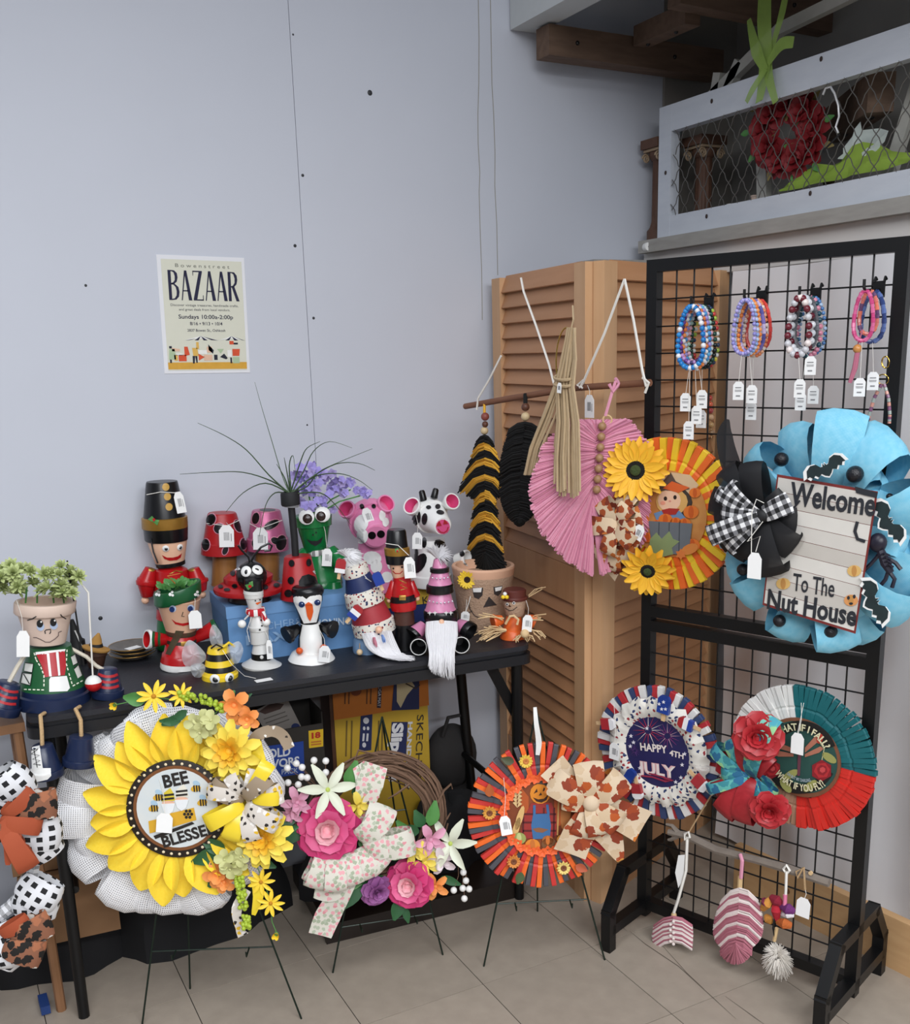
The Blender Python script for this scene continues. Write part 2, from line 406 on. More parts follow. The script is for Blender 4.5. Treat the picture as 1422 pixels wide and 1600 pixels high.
MB().box(((xs+.0007+1.7)/2,YW+.006,1.55),(1.7-xs-.0007,.012,3.3)).build('wall_panel',wallm,wb,smooth=False)
for px,py,r in ((578,145,4.2),(473,274,2.4),(490,497,2.2),(461,384,2.6),(134,446,2.2),(157,966,3.4),(458,54,1.6),(480,664,1.4)):
    P=on_y(px,py,YW); S=pxs(P); MB().lathe([(r*S,0),(r*S*.8,.0012),(r*S*.3,.0016)],12,0,Matrix.Translation(P)@Matrix.Rotation(PI/2,4,'X')).build('nail_head',mat('nail_dark','#2c2d31',.5),wb)
stain=mat('drip_stain','#9a968c',.8)
for pts in ([(748,0),(749,60),(748,130),(746,180),(747,225),(750,270),(748,300),(751,360),(752,420),(754,500)],[(767,0),(768,60),(769,130),(771,180),(774,240),(773,290),(776,350),(778,430)]):
    MB().strip([on_y(x+random.uniform(-.8,.8),y,YW-.0004) for x,y in pts],Vector((1,0,0)),.0022).build('drip_stain',stain,wb,smooth=False)
# right wall, deep behind the rack
struct(MB().box((XR+.05,-1.,.83),(.1,3.6,1.72)).build('wall_right',mat('right_wall_paint','#c9c9cb',.7,var=.03,scale=6)))
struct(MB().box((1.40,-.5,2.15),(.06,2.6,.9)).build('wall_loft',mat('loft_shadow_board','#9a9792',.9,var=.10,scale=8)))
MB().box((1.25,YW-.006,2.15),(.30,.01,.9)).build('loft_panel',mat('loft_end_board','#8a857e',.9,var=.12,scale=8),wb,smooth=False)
# dropped ceiling above the loft with a white edge beam and old timber joists
struct(MB().box((1.1,-.5,2.43),(1.05,2.6,.02)).build('ceiling',mat('ceiling_board','#aeb3b4',.8,var=.03,scale=4)))
o=MB().box((.62,-.5,2.35),(.085,2.55,.17)).build('trim_1',mat('white_beam','#c4c8c8',.6,var=.03)); struct(o)
timber=mat('old_timber','#4a382c',.8,c2='#7d6452',scale=9,stretch=(1,6,6),detail=6,bump=.3)
def joist(label,p,q,w,h,m=timber):
    j=thing('ceiling_joist',label,'beam'); j.location=p
    b=MB(); d=Vector(q)-Vector(p); b.bar((0,0,0),d,w,h,hint=(0,0,1)); b.build('timber',m,j,smooth=False)
    for t in (.15,.7): MB().sphere(d*t+Vector((0,0,-h/2)) if abs(d.x)<abs(d.y) else d*t+Vector((0,-w*.5,0)),.006,seg=8,rings=5).build('knot',black,j)
    return j
joist('dark rough joist running along the back wall under the ceiling',(.632,.70,2.222),(1.25,.72,2.222),.06,.075)
joist('brown joist with a dark knot at the top edge above the mesh',(.845,.42,2.303),(1.39,.42,2.29),.05,.095)
joist('thin cross joist between the two brown joists',(.93,.665,2.255),(.93,.45,2.255),.05,.05)
joist('brown joist lying deep behind the wire mesh',(1.10,-.02,1.985),(1.36,.36,2.0),.06,.085)
# loft ledge on the right
lm=mat('weathered_board','#8f8c86',.75,c2='#b3b0aa',scale=14,stretch=(5,1,5),detail=6)
fas=mat('white_fascia','#d8d4cf',.55,var=.04,scale=9)
lw=.03
lg=struct(MB().box((1.16,.1,1.7115),(.36,1.26,.035)).build('trim_2',lm,smooth=False))
ff=MB().box((1.04,.1,1.655),(.06,1.28,.078)).build('trim_3',fas,smooth=False); struct(ff)
o=MB().box((.93,.715,1.66),(.30,.09,.022)).build('corner_board',lm,smooth=False); tag(o,'short weathered grey board end lying above the louvred door','board')
P=on_x(1012,386,.985); S=pxs(P)
k=thing('roller_knob','round white roller end cap at the ledge corner','knob',Matrix.Translation(P)@Matrix.Rotation(PI/2,4,'X')@Matrix.Rotation(-.3,4,'Y'))
MB().lathe([(.2*S,6*S),(6*S,6*S),(7*S,4*S),(7*S,-6*S),(.2*S,-6*S)],18).build('cap',white,k); MB().lathe([(1.5*S,6.6*S),(1.5*S,5.8*S)],8).build('pin',ink,k)
# plastic sheet behind the rack and loose plank on the floor
shm=mat('plastic_sheet','#e6e6e8',.35,var=.05,scale=6,spec=.6)
sh=MB(); nx,nz=46,26; vs=[];fs=[];uv=[]
for i in range(nx+1):
    y=.29-1.30*i/nx
    for j in range(nz+1):
        z=.015+1.595*j/nz; d=.006*math.sin(i*.9+.9*math.sin(j*.35))*(1-.5*j/nz)+.014*math.sin(i*.33+j*.22)
        vs.append((.955+d*.8,y,z)); uv.append((y,z))
fs=[(i*(nz+1)+j,(i+1)*(nz+1)+j,(i+1)*(nz+1)+j+1,i*(nz+1)+j+1) for i in range(nx) for j in range(nz)]
tag(sh.add(vs,fs,0,None,uv).build('plastic_sheet',shm),'wrinkled white plastic sheet hanging behind the black wire rack','sheet')
pine=mat('pine_plank','#b98f62',.6,c2='#d0aa7c',scale=7,stretch=(8,1,8),detail=5)
pk=thing('loose_plank','raw pine plank standing on edge along the floor behind the rack','plank')
a,b=on_z(1150,1386,0),on_z(1470,1548,0); MB().bar(a+Vector((0,0,.065)),b+Vector((0,0,.065)),.13,.022,hint=(1,.1,0)).build('board',pine,pk,smooth=False)
for t in (.3,.42): 
    P=a.lerp(b,t)+Vector((-.0125,0,.07)); MB().lathe([(.008,0),(.005,.0006)],10,0,Matrix.Translation(P)@Matrix.Rotation(-PI/2,4,'Y')).build('knot',mat('pine_knot','#7a5232',.7),pk)
# ================================================================ louvred folding doors
wood=mat('door_wood','#b58258',.5,c2='#c99a70',scale=10,stretch=(4,4,.5),detail=6)
woods=mat('slat_wood','#ad7a50',.5,c2='#c2906a',scale=9,stretch=(.6,5,5),detail=6); oi_var(woods,.07)
woodl=mat('stile_wood','#c4966a',.5,c2='#d4ab82',scale=9,stretch=(5,5,.5),detail=6)
def door(label,p,q,h):
    d=Vector(q)-Vector(p); W=d.length; fr=Fr(p,math.atan2(d.y,d.x)); t=thing('louvred_door_panel',label,'door panel',fr,'folding louvred door')
    sw=.055; th=.03
    for x in (sw/2,W-sw/2): MB().box((x,0,h/2),(sw,th,h)).build('stile',woodl,t,smooth=False)
    iw=W-2*sw
    for z0,z1 in ((0,.30),(.80,.895)): MB().box((W/2,0,(z0+z1)/2),(iw,th*.9,z1-z0)).build('rail',wood,t,smooth=False)
    MB().box((W/2,.012,h-.025),(iw,.006,.05)).build('rail',wood,t,smooth=False)
    sp=.0395; sl=MB(); R=Matrix.Rotation(math.radians(-20),4,'X'); sl.box((0,0,0),(iw,.006,.047),0,R); so=proto(sl,'slat',woods,smooth=False)
    for z0,z1 in ((.30,.80),(.895,h)):
        n=int((z1-z0)/sp)
        for i in range(n): inst(so,t,Matrix.Translation((W/2,0,z0+(i+.55)*(z1-z0)/n)))
    return fr,t
frA,dA=door('left leaf of the wooden louvred door, nearest the white wall',(.497,.735,0),(.428,.185,0),1.62)
frB,dB=door('right leaf of the wooden louvred door, behind the black wire rack',(.437,.166,0),(1.02,.40,0),1.62)
hg=MB()
# ================================================================ wire display rack
RL=Vector((.484,.024,0)); RR=Vector((.666,-.475,0)); dR=RR-RL; RW=dR.length
RK=Fr(RL,math.atan2(dR.y,dR.x))
rk=thing('wire_grid_rack','tall black metal rack with wire grid panels holding wreaths and bracelets','rack',RK)
b=.026; TOP=1.597
mu=RK.z(1060,960); ml=RK.z(1060,983)
for x,nm in ((0,'post'),(RW,'post')): MB().box((x,0,TOP/2+.02),(b,b,TOP-.04+b)).build(nm,blackwire,rk,smooth=False)
for z in (TOP,mu,ml,.06): MB().box((RW/2,0,z),(RW-b,b,b)).build('cross_bar',blackwire,rk,smooth=False)
def grid(z0,z1,rows):
    vw=proto(MB().tube([(0,0,z0),(0,0,z1)],.0019,6),'grid_wire',blackwire); hw=proto(MB().tube([(b/2,-.003,0),(RW-b/2,-.003,0)],.0019,6),'grid_wire',blackwire)
    for i in range(1,12): inst(vw,rk,Matrix.Translation((b/2+(RW-b)*i/12,0,0)))
    for i in range(1,rows): inst(hw,rk,Matrix.Translation((0,0,z0+(z1-z0)*i/rows)))
grid(mu+b/2,TOP-b/2,13); grid(.06+b/2,ml-b/2,13)
for x in (0,RW):
    bs=MB(); e=.16; P=[(x,-e,0),(x,-e,.10),(x,-e*.62,.19),(x,e*.62,.19),(x,e,.10),(x,e,0)]
    ft=None
    for p,q in zip(P[:-1],P[1:]):
        p,q=Vector(p),Vector(q); dd=(q-p).normalized()*.009; bs.bar(p-dd*(p.z>0),q+dd*(q.z>0),b,b,hint=(1,0,0))
    bs.bar((x,-e,.055),(x,e,.055),b,b,hint=(1,0,0)); f_=bs.build('base_foot',blackwire,rk,smooth=False)
    for y in (-.03,.05): MB().sphere((x-b*.55,y,.06),.006,seg=8,rings=5).build('bolt',mat('bolt_steel','#55565a',.3,metal=.8),f_)
# ================================================================ folding table
TZ=.72; TA=Vector((-.872,.332,0)); TBb=Vector((.287,.228,0)); dT=TBb-TA; TW=dT.length; TD=.43
TF=Fr(TA,math.atan2(dT.y,dT.x))
tb=thing('folding_table','long black folding table against the white wall, crowded with painted clay pots','table',TF)
tm=mat('table_plastic','#23242a',.5,var=.08,scale=120,bump=.15); rimm=mat('table_rim','#15161a',.42)
def rr(x0,y0,x1,y1,r,n=5):
    o=[]
    for cx,cy,a0 in ((x1-r,y0+r,-PI/2),(x1-r,y1-r,0),(x0+r,y1-r,PI/2),(x0+r,y0+r,PI)):
        for i in range(n+1): a=a0+PI/2*i/n; o.append((cx+r*math.cos(a),cy+r*math.sin(a)))
    return o
def slab(name,outl,z0,z1,m,parent):
    n=len(outl); mb=MB(); mb.add([(x,y,z0) for x,y in outl]+[(x,y,z1) for x,y in outl],[tuple(range(n-1,-1,-1)),tuple(range(n,2*n))]+[(i,(i+1)%n,n+(i+1)%n,n+i) for i in range(n)])
    return mb.build(name,m,parent,angle=30)
slab('table_top',rr(0,0,TW,TD,.03),TZ-.012,TZ,tm,tb)
slab('top_rim',rr(.004,.004,TW-.004,TD-.004,.03),TZ-.022,TZ-.0125,rimm,tb)
slab('apron',rr(-.003,-.003,TW+.003,TD+.003,.03),TZ-.047,TZ-.0225,rimm,tb)
for x,y,dx,dy in ((.035,.03,0,-.012),(TW-.03,.03,.012,.03),(.06,TD-.03,0,.0),(TW-.045,TD-.05,.045,.0)):
    MB().tube([(x,y,TZ-.047),(x+dx*.3,y+dy*.3,.45),(x+dx,y+dy,0)],[.0145,.0145,.0125],10).build('leg',blackwire,tb)
for x in (.05,TW-.035): MB().tube([(x,.04,.30),(x,TD-.04,.30)],.009,8).build('leg_brace',blackwire,tb)
MB().bar((TW-.10,.035,TZ-.05),(TW-.026,.05,TZ-.19),.026,.008,hint=(0,1,0)).build('folding_brace',blackwire,tb,smooth=False)
# ================================================================ wall poster
pc=[(238,398),(381,402),(393,583),(260,583)]
c=[on_y(x,y,YW) for x,y in pc]; PW=.216; PH=.2795
Oc=sum(c,Vector())/4; Oc.y=YW-.0015
PF=Fr(Oc,0,0,math.atan2((c[0].z-c[1].z)+(c[3].z-c[2].z),(c[1].x-c[0].x)+(c[2].x-c[3].x)))
po=thing('bazaar_poster','cream paper poster reading BAZAAR taped to the white wall','poster',PF)
MB().box((0,.0005,0),(PW,.001,PH)).build('paper',mat('poster_paper','#e9eaee',.7,var=.02),po,smooth=False)
def pp(u,v): return (-PW/2+PW*u, PH/2-PH*v)     # u,v from the top left corner of the sheet
def plate(name,outs,m,y=-.0006,parent=None):
    mb=MB()
    for o_ in outs: mb.prism([pp(*q) for q in o_],y-.0001,y)
    return mb.build(name,m,parent or po,smooth=False)
def ptext(st,u0,u1,v,h,m,bold=0.):
    vs,fs=text_mesh(st,bold); a=pp(u0,v); w_=PW*(u1-u0)
    return MB().add([(a[0]+w_*x,-.0012,a[1]+h*PH*y) for x,y in vs],fs).build('lettering',m,po,smooth=False)
cr=mat('poster_cream','#dcdccb',.7,var=.02); nv=mat('poster_navy','#191a3c',.7)
plate('print_area',[[(.045,.035),(.965,.035),(.965,.975),(.045,.975)]],cr)
ptext('B o w e n s t r e e t',.20,.82,.098,.030,mat('poster_grey','#77786f',.7))
def letters(word,u0,u1,v0,v1):
    G={'B':[[(0,0),(.28,0),(.28,1),(0,1)],[(.28,0),(.62,.01),(.86,.10),(.90,.24),(.80,.38),(.55,.46),(.28,.47),(.28,.43),(.46,.41),(.62,.33),(.64,.20),(.56,.08),(.40,.04),(.28,.04)],[(.28,.44),(.62,.46),(.92,.56),(1,.72),(.92,.88),(.66,.98),(.28,1),(.28,.96),(.52,.94),(.70,.84),(.74,.70),(.66,.56),(.46,.48),(.28,.48)]],
       'A':[[(.40,0),(.62,0),(1.02,1),(.70,1)],[(.40,0),(.48,.10),(.12,1),(.02,1)],[(.22,.66),(.70,.66),(.72,.70),(.20,.70)]],
       'Z':[[(.05,0),(.95,0),(.95,.04),(.05,.04)],[(.05,.0),(.12,.0),(.10,.16),(.05,.16)],[(.64,.04),(.95,.04),(.36,.96),(.02,.96)],[(.02,.96),(.98,.96),(.98,1),(.02,1)],[(.92,.82),(.98,.82),(.98,1),(.90,1)]],
       'R':[[(0,0),(.28,0),(.28,1),(0,1)],[(.28,0),(.64,.01),(.88,.12),(.92,.27),(.82,.42),(.55,.52),(.28,.53),(.28,.49),(.48,.46),(.64,.37),(.66,.22),(.56,.08),(.40,.04),(.28,.04)],[(.34,.52),(.60,.50),(1.04,1),(.74,1)]]}
    n=len(word); cw=(u1-u0)/(n*1.0); outs=[]
    for i,ch in enumerate(word):
        outs+= [[(u0+cw*i+cw*.88*x,v0+(v1-v0)*y) for x,y in g_] for g_ in G[ch]]
    plate('lettering',outs,nv,-.0012)
letters('BAZAAR',.11,.93,.125,.375)
pg=mat('poster_dark','#4a4b52',.7)
ptext('Discover vintage treasures, handmade crafts,',.12,.90,.425,.020,pg); ptext('and great deals from local vendors.',.21,.80,.462,.020,pg)
ptext('Sundays 10:00a-2:00p',.20,.83,.530,.034,nv,.012); ptext('8/16 \u2022 9/13 \u2022 10/4',.325,.70,.585,.028,nv,.01); ptext('2837 Bowen St., Oshkosh',.29,.73,.640,.022,nv,.005)
plate('printed_ground',[[(.045,.905),(.965,.905),(.965,.965),(.045,.965)]],mat('poster_ochre','#d9a53c',.7),-.0009)
for cx,w_ in ((.44,.20),(.80,.16)):
    plate('printed_tent',[[(cx-w_,.715),(cx,.678),(cx+w_,.715),(cx,.700)],],mat('poster_white','#eeeeea',.7),-.001)
    [plate('printed_tent_stripe',[q_],nv,-.0012) for q_ in ([(cx-.075,.715),(cx,.678),(cx-.03,.715)],[(cx+.03,.715),(cx,.678),(cx+.075,.715)],[(cx+.12,.712),(cx+.02,.682),(cx+w_,.717)],[(cx-.12,.712),(cx-.06,.70),(cx-w_*.9,.716)])]
pal={'#b0c4a0':[[(.07,.79),(.13,.79),(.14,.88),(.06,.88)],[(.80,.86),(.88,.86),(.88,.915),(.80,.915)],[(.62,.79),(.70,.79),(.66,.83)]],'#d9532f':[[(.24,.77),(.28,.77),(.30,.84),(.24,.85)],[(.17,.84),(.26,.84),(.26,.895),(.17,.895)],[(.40,.83),(.47,.86),(.40,.89)],[(.80,.79),(.89,.79),(.88,.85),(.80,.85)],[(.77,.72),(.82,.72),(.82,.75),(.77,.75)]],'#e0b45a':[[(.33,.78),(.39,.78),(.40,.85),(.34,.85)],[(.38,.73),(.41,.73),(.41,.79),(.38,.79)],[(.12,.84),(.16,.84),(.16,.89),(.12,.89)]],'#e6bfa4':[[(.50,.77),(.56,.77),(.56,.82),(.50,.82)],[(.10,.78),(.19,.79),(.19,.81),(.10,.81)],[(.46,.84),(.56,.84),(.56,.89),(.46,.89)]],
 '#1d2030':[[(.07,.765),(.10,.765),(.10,.785),(.07,.785)],[(.52,.75),(.58,.80),(.57,.83),(.52,.80)],[(.33,.85),(.36,.85),(.35,.915),(.33,.915)],[(.36,.85),(.385,.85),(.385,.91),(.37,.91)],[(.07,.88),(.09,.88),(.09,.91),(.07,.91)],[(.65,.86),(.70,.83),(.74,.87),(.72,.88)],[(.58,.84),(.62,.84),(.62,.885),(.58,.885)],[(.77,.865),(.79,.865),(.79,.915),(.77,.915)],[(.82,.735),(.87,.735),(.87,.75),(.82,.75)]],'#f0efe9':[[(.14,.83),(.22,.83),(.22,.845),(.14,.845)],[(.74,.80),(.79,.80),(.79,.86),(.74,.86)],[(.40,.80),(.50,.80),(.50,.835),(.40,.835)]]}
for h,outs in pal.items():
  for ou in outs: plate('printed_figure',[ou],mat('poster_'+h[1:],h,.7),-.0013)
# ================================================================ figures on the table
class Fig:
    def __init__(s,name,label,cat,bx,by,z=None,yaw=None,group=None,fr=None):
        s.fr=fr or Fr(on_z(bx,by,TZ if z is None else z),yaw); s.S=s.fr.S
        s.root=thing(name,label,cat,s.fr,group); s.mb=[]; s.tree=None
    def L(s,*a): return s.fr.L(*a)
    def reg(s,mb): s.mb.append(mb); s.tree=None
    def bv(s):
        if s.tree is None: s.tree=bvh(*s.mb)
        return s.tree
    def hit(s,px,py,dy=0.):
        d=s.fr.d(px,py).normalized(); h,n,_,_=s.bv().ray_cast(s.fr.c,d)
        if h is None: return s.L(px,py,dy),Vector((0,-1,0))
        if n.dot(d)>0: n=-n
        return h,n
    def rings(s,name,rg,mats,mi=0,seg=28,parent=None,dy=0.,cap=True,label=None,reg=True,minz=None):
        """rg = [(centre px, py, half width px)] along the axis"""
        C=[s.L(x,y,dy) for x,y,_ in rg]; ax=(C[-1]-C[0])
        if ax.length<1e-6: ax=Vector((0,0,1))
        x,y,z=frame_from(ax,hint=(0,1,0)); vs=[];fs=[];ms=[];n=len(rg)
        for c,(_,_,r) in zip(C,rg):
            for j in range(seg):
                a=2*PI*j/seg; vs.append(c+(x*math.cos(a)+y*math.sin(a))*r*s.S)
        if minz is not None:
            for v in vs: v.z=max(v.z,minz)
        for k in range(n-1):
            for j in range(seg): fs.append((k*seg+j,k*seg+(j+1)%seg,(k+1)*seg+(j+1)%seg,(k+1)*seg+j)); ms.append(mi[k] if isinstance(mi,list) else mi)
        if cap: fs+=[tuple(range(seg-1,-1,-1)),tuple((n-1)*seg+j for j in range(seg))]; ms+=[mi[0],mi[-1]] if isinstance(mi,list) else [mi,mi]
        mb=MB().add(vs,fs,ms)
        if reg: s.reg(mb)
        return mb.build(name,mats,parent or s.root,label=label)
    def pot(s,name,a,b,ra,rb,mats,da=0.,db=0.,parent=None,rim=.24,mr=None,min_=None,out=1.12,reg=True,hollow=True,label=None):
        mb=MB().pot(s.L(*a,da),s.L(*b,db),ra*s.S,rb*s.S,rim,out,0,mr,min_,24,hollow)
        if reg: s.reg(mb)
        return mb.build(name,mats,parent or s.root,label=label)
    def ball(s,name,px,py,r,m,dy=0.,sc=(1,1,1),parent=None,reg=True,mi=0,mats=None):
        mb=MB().sphere(s.L(px,py,dy),r*s.S,sc,mi=mi)
        if reg: s.reg(mb)
        return mb.build(name,mats or m,parent or s.root)
    def mark(s,outs,m,name='painted_mark',cut=1,eps=.0009,parent=None): return decal(s.fr,s.root,s.bv(),outs,m,name,eps,cut,parent)
    def eye(s,px,py,r,off=(0,.15),pr=.55,m=None,pm=None,flat=.35,dy=None):
        h,n=s.hit(px,py) if dy is None else (s.L(px,py,dy),Vector((0,-1,.25))); M=Mz(h,n,(0,.3,1)); R=r*s.S
        e=MB().sphere((0,0,R*flat*.3),R,(1,1,flat),M=M).build('eye',m or white,s.root)
        d=s.fr.d(px,py).normalized(); c=h-d*R*flat*1.15+Vector((off[0]*R,0,-off[1]*R))
        MB().sphere((0,0,0),R*pr,(1,1,.35),M=Mz(c,-d,(0,.3,1))).build('pupil',pm or black,e)
        return e
    def tube(s,name,pts,r,m,parent=None,seg=6,reg=False):
        mb=MB().tube([s.L(*p) for p in pts],[x*s.S for x in r] if isinstance(r,(list,tuple)) else r*s.S,seg)
        return mb.build(name,m,parent or s.root)
    def tagc(s,px,py,w=14,h=22,rot=0,dy=.03,knot=None,**k): return price_tag(s.fr,s.root,px,py,w,h,rot,dy,knot,**k)
def rosette(n=26,l=1.,seed=0):
    mb=MB(); rd=random.Random(seed)
    for i in range(n):
        t=i/n; a=i*2.39996; el=math.radians(85-95*t)
        d=Vector((math.cos(a)*math.cos(el),math.sin(a)*math.cos(el),math.sin(el)))
        mb.petal(Mz((0,0,.1*l*(1-t)),d,-Vector((0,0,1))+d*.01 if el<1.4 else (0,1,0)),l*(.75+.35*t),l*.42,.25,-.10,.6,nu=4,nv=3)
    return mb
leafy=mat('pale_succulent','#a9b86a',.6,c2='#cfd8a4',scale=30); leafd=mat('leaf_green','#3f7a3c',.5,c2='#5f9a4f',scale=30); leafdk=mat('dark_leaf','#1f4a2c',.5,c2='#356a3d',scale=30)
terr=mat('pale_terracotta','#dcc4b4',.7,var=.04); brick=mat('brick_red_paint','#b3252d',.4); vest=mat('vest_green','#1f5b33',.4)
ros=[proto(rosette(26,1,k),'succulent_rosette',leafy) for k in range(2)]
# --- fisherman pot man
f=Fig('fisherman_pot_planter','large clay pot fisherman with green vest and succulents for hair','pot figure',82,1096)
f.rings('body',[(83,1099,56),(83,1097,57),(83,1080,55),(83,1078,51),(82,1070,50),(78,1012,32),(78,1008,31)],[navy,vest],[0,0,0,0,1,1],minz=0)
hd=f.rings('head',[(73,1004,26),(73,1003,28),(70,958,39),(70,957,43),(70,955,44.5),(71,941,45),(71,939,44),(71,939,38),(71,955,36),(71,956,1)],terr)
f.mark([[(56,1019),(102,1014),(101,1018),(56,1024)]],white,'shirt_collar')
f.mark([[(57,1023),(101,1017),(103,1040),(101,1055),(70,1058),(66,1042)]],brick,'shirt_front')
f.mark([[(73,1021),(77,1021),(81,1057),(77,1057)],[(87,1019),(91,1019),(94,1055),(91,1056)]],white,'shirt_stripe',eps=.0016)
f.mark([[(77,1062),(79,1058),(104,1056),(109,1075),(105,1080),(77,1081)]],white,'trouser_patch')
for q in ([(36,1035),(53,1037),(51,1051),(34,1048)],[(36,1051),(51,1053),(48,1071),(33,1067)],[(110,1026),(117,1022),(121,1036),(114,1040)],[(115,1045),(122,1039),(128,1055),(121,1060)]): f.mark([q],mat('fly_box_white','#e2e2da',.5),'vest_pocket')
for q in ([(36,1035),(53,1037),(51,1051),(34,1048),(36,1035)],[(36,1051),(51,1053),(48,1071),(33,1067),(36,1051)],[(38,1053),(47,1069)],[(110,1026),(117,1022),(121,1036),(114,1040)],[(115,1045),(122,1039),(128,1055)]): f.mark([strokepx(q,1.6)],ink,'pocket_outline',eps=.0016)
st=[(54,1020),(56,1030),(63,1042),(69,1055),(70,1078),(32,1077)]
def dashes(pts,d=4.2,g=2.4):
    o=[];L=0
    for (a,b),(c,e) in zip(pts[:-1],pts[1:]):
        n=math.hypot(c-a,e-b); t=0
        while t+d<n: o.append(strokepx([(a+(c-a)*t/n,b+(e-b)*t/n),(a+(c-a)*(t+d)/n,b+(e-b)*(t+d)/n)],1.8)); t+=d+g
    return o
for st in ([(54,1020),(57,1031),(64,1042),(69,1055),(69,1078),(33,1077)],[(104,1015),(103,1037),(107,1052),(113,1072),(131,1062)]): f.mark(dashes(st),mat('stitch_white','#e8ecd8',.5),'vest_stitching',cut=0,eps=.0014)
for x,y in ((62.5,974),(83,972)):
    f.mark([ell(x+1,y+5,6,6.5)],pale,'eye_shade'); f.mark([ell(x,y,5,6.2)],ink,'eye_paint',eps=.0014); f.mark([ell(x+2,y-3,1.5)],white,'eye_glint',eps=.0022)
f.mark([strokepx([(43,969),(50,967),(57,963)],1.6)],ink,'eyebrow'); f.mark([strokepx([(94,960),(98,964),(103,967)],1.6)],ink,'eyebrow')
f.mark([strokepx([(71,990),(70,986),(72,984),(79,983),(79,988),(77,990)],1.5)],ink,'nose_line')
f.mark([strokepx([(52,996),(57,996),(64,999),(71,1003),(78,1003),(86,998),(91,993),(91,988),(96,986)],1.1)],mat('mouth_line','#5b4a48',.6),'mouth_line')
rd=random.Random(3)
for i in range(46):
    l=i%2; a=rd.uniform(0,2*PI); r_=math.sqrt(rd.random()); px=(24 if l else 97)+(30 if l else 36)*r_*math.cos(a); py=911+(27 if px<110 else 21)*r_*math.sin(a)
    inst(ros[i%2],f.root,Matrix.Translation(f.L(px,py,rd.uniform(-.02,.05)))@Matrix.Rotation(rd.uniform(-.6,.6)+.5,4,'X')@Matrix.Rotation(rd.uniform(-.7,.7),4,'Y')@Matrix.Scale(rd.uniform(12,15)*f.S,4))
for x in (40,58,84,100): f.tube('stem',[(x,942,.0),(x*.9+6,915,.01)],1.5,leafd)
rope=mat('rope_white','#d8cfbd',.9,bump=.4,scale=200)
def bootpot(fg,name,a,b,ra,rb,da=0.,db=0.):
    p=fg.pot(name,a,b,ra,rb,[navy],da,db,rim=.28,hollow=False); return p
f.tube('arm_rope',[(40,1022,.02),(27,1042,.03),(14,1066,.04)],3.2,rope); f.tube('arm_rope',[(112,1014,.0),(135,1026,.01),(150,1040,.02),(164,1048,.02)],3.0,rope)
bootpot(f,'hand_pot',(15,1066),(0,1112),16,28,.045,.045); bootpot(f,'hand_pot',(169,1044),(168,1088),14,25,.02,.02)
for (ax,ay),(bx,by),w0,w1 in (((15,1066),(0,1112),17,24),((169,1044),(168,1088),15,21)):
    for t in (.18,.38,.58):
        x=ax+(bx-ax)*t;y=ay+(by-ay)*t;w_=w0+(w1-w0)*t; nx,ny=(by-ay),-(bx-ax); n=math.hypot(nx,ny); nx/=n;ny/=n; nx,ny=(nx,ny) if nx>0 else (-nx,-ny)
        pts=[(x+nx*w_*e*.97+ (bx-ax)/n*(1-e*e)*4.5,y+ny*w_*e*.97+(by-ay)/n*(1-e*e)*4.5+1) for e in (-.95,-.6,-.2,.2,.6,.95)]
        f.mark([strokepx(pts,4.2)],brick,'glove_stripe',cut=1)
f.tube('fishing_rod',[(105,876,.02),(118,955,.01),(131,1040,.0)],[1.3,1.5,1.7],ink)
f.tube('fishing_line',[(105,878,.02),(122,905,.03),(138,926,.035),(141,980,.035),(145,1056,.04)],[.8,1.2,1.6,1.4,1.3],cord)
bob=f.ball('bobber',146,1068,13,None,dy=.045,mats=[white,red],mi=lambda r,s_:[1 if i<r//2+1 else 0 for i in range(r) for j in range(s_)],reg=False)
f.tagc(36,1006,18,40,.12,.055,(26,938),blank=True)
for (px,py),(ex,ey),shoe in (((63,1120),(66,1166),1),((118,1110),(127,1150),0)):
    f.tube('leg_rope',[(px+7,py-6,.085),(px,py-2,.115),(ex-1,ey-25,.125),(ex,ey,.125)],3.,mat('tan_rope','#c7a67a',.9,bump=.5,scale=250))
f.pot('foot_pot',(66,1164),(74,1212),15,25,[navy],.125,.125,hollow=False); f.pot('foot_pot',(127,1150),(124,1194),17,25,[navy],.125,.125,hollow=True)
f.mark([[(47,1169),(62,1165),(67,1200),(79,1200),(80,1212),(74,1218),(52,1223),(46,1213),(48,1206)]],white,'shoe_sole')
f.mark([strokepx([(50,1172),(60,1170),(50,1178),(62,1180),(52,1186),(63,1188),(53,1194),(64,1195)],1.4),strokepx([(54,1172),(59,1199)],1.2)],ink,'shoe_lace',eps=.0016)
# --- small hats / pots behind the fisherman
felt=mat('tan_felt','#b98a45',.9); brownp=mat('brown_paint','#4a3024',.5)
def hatpot(label,px,py,s=1.,hat=None):
    g=Fig('hatted_clay_pot',label,'pot figure',px,py); 
    g.rings('pot',[(px,py,13*s),(px,py-2,14*s),(px,py-22*s,18*s),(px,py-23*s,20*s),(px,py-32*s,20*s)],brownp,minz=0)
    g.rings('hat',[(px,py-32*s,24*s),(px,py-35*s,25*s),(px,py-38*s,12*s),(px+2*s,py-52*s,8*s),(px+5*s,py-62*s,2*s)],hat or felt)
    g.rings('hat_band',[(px,py-37.5*s,12.6*s),(px,py-43*s,11.4*s)],ink)
    return g
hatpot('little brown pot with tan felt hat peeking out right of the fisherman',150,1042,.85); hatpot('little brown pot with tan felt hat peeking out left of the fisherman',57,1045,.95)
g=Fig('black_pot_figure','small black clay pot figure hidden behind the fisherman pot','pot figure',122,1036)
g.rings('body',[(122,1036,15),(121,1000,11),(119,998,9),(112,968,3)],blackm,minz=0); g.tube('strap',[(117,985,.02),(128,1010,.03)],1.2,silver)
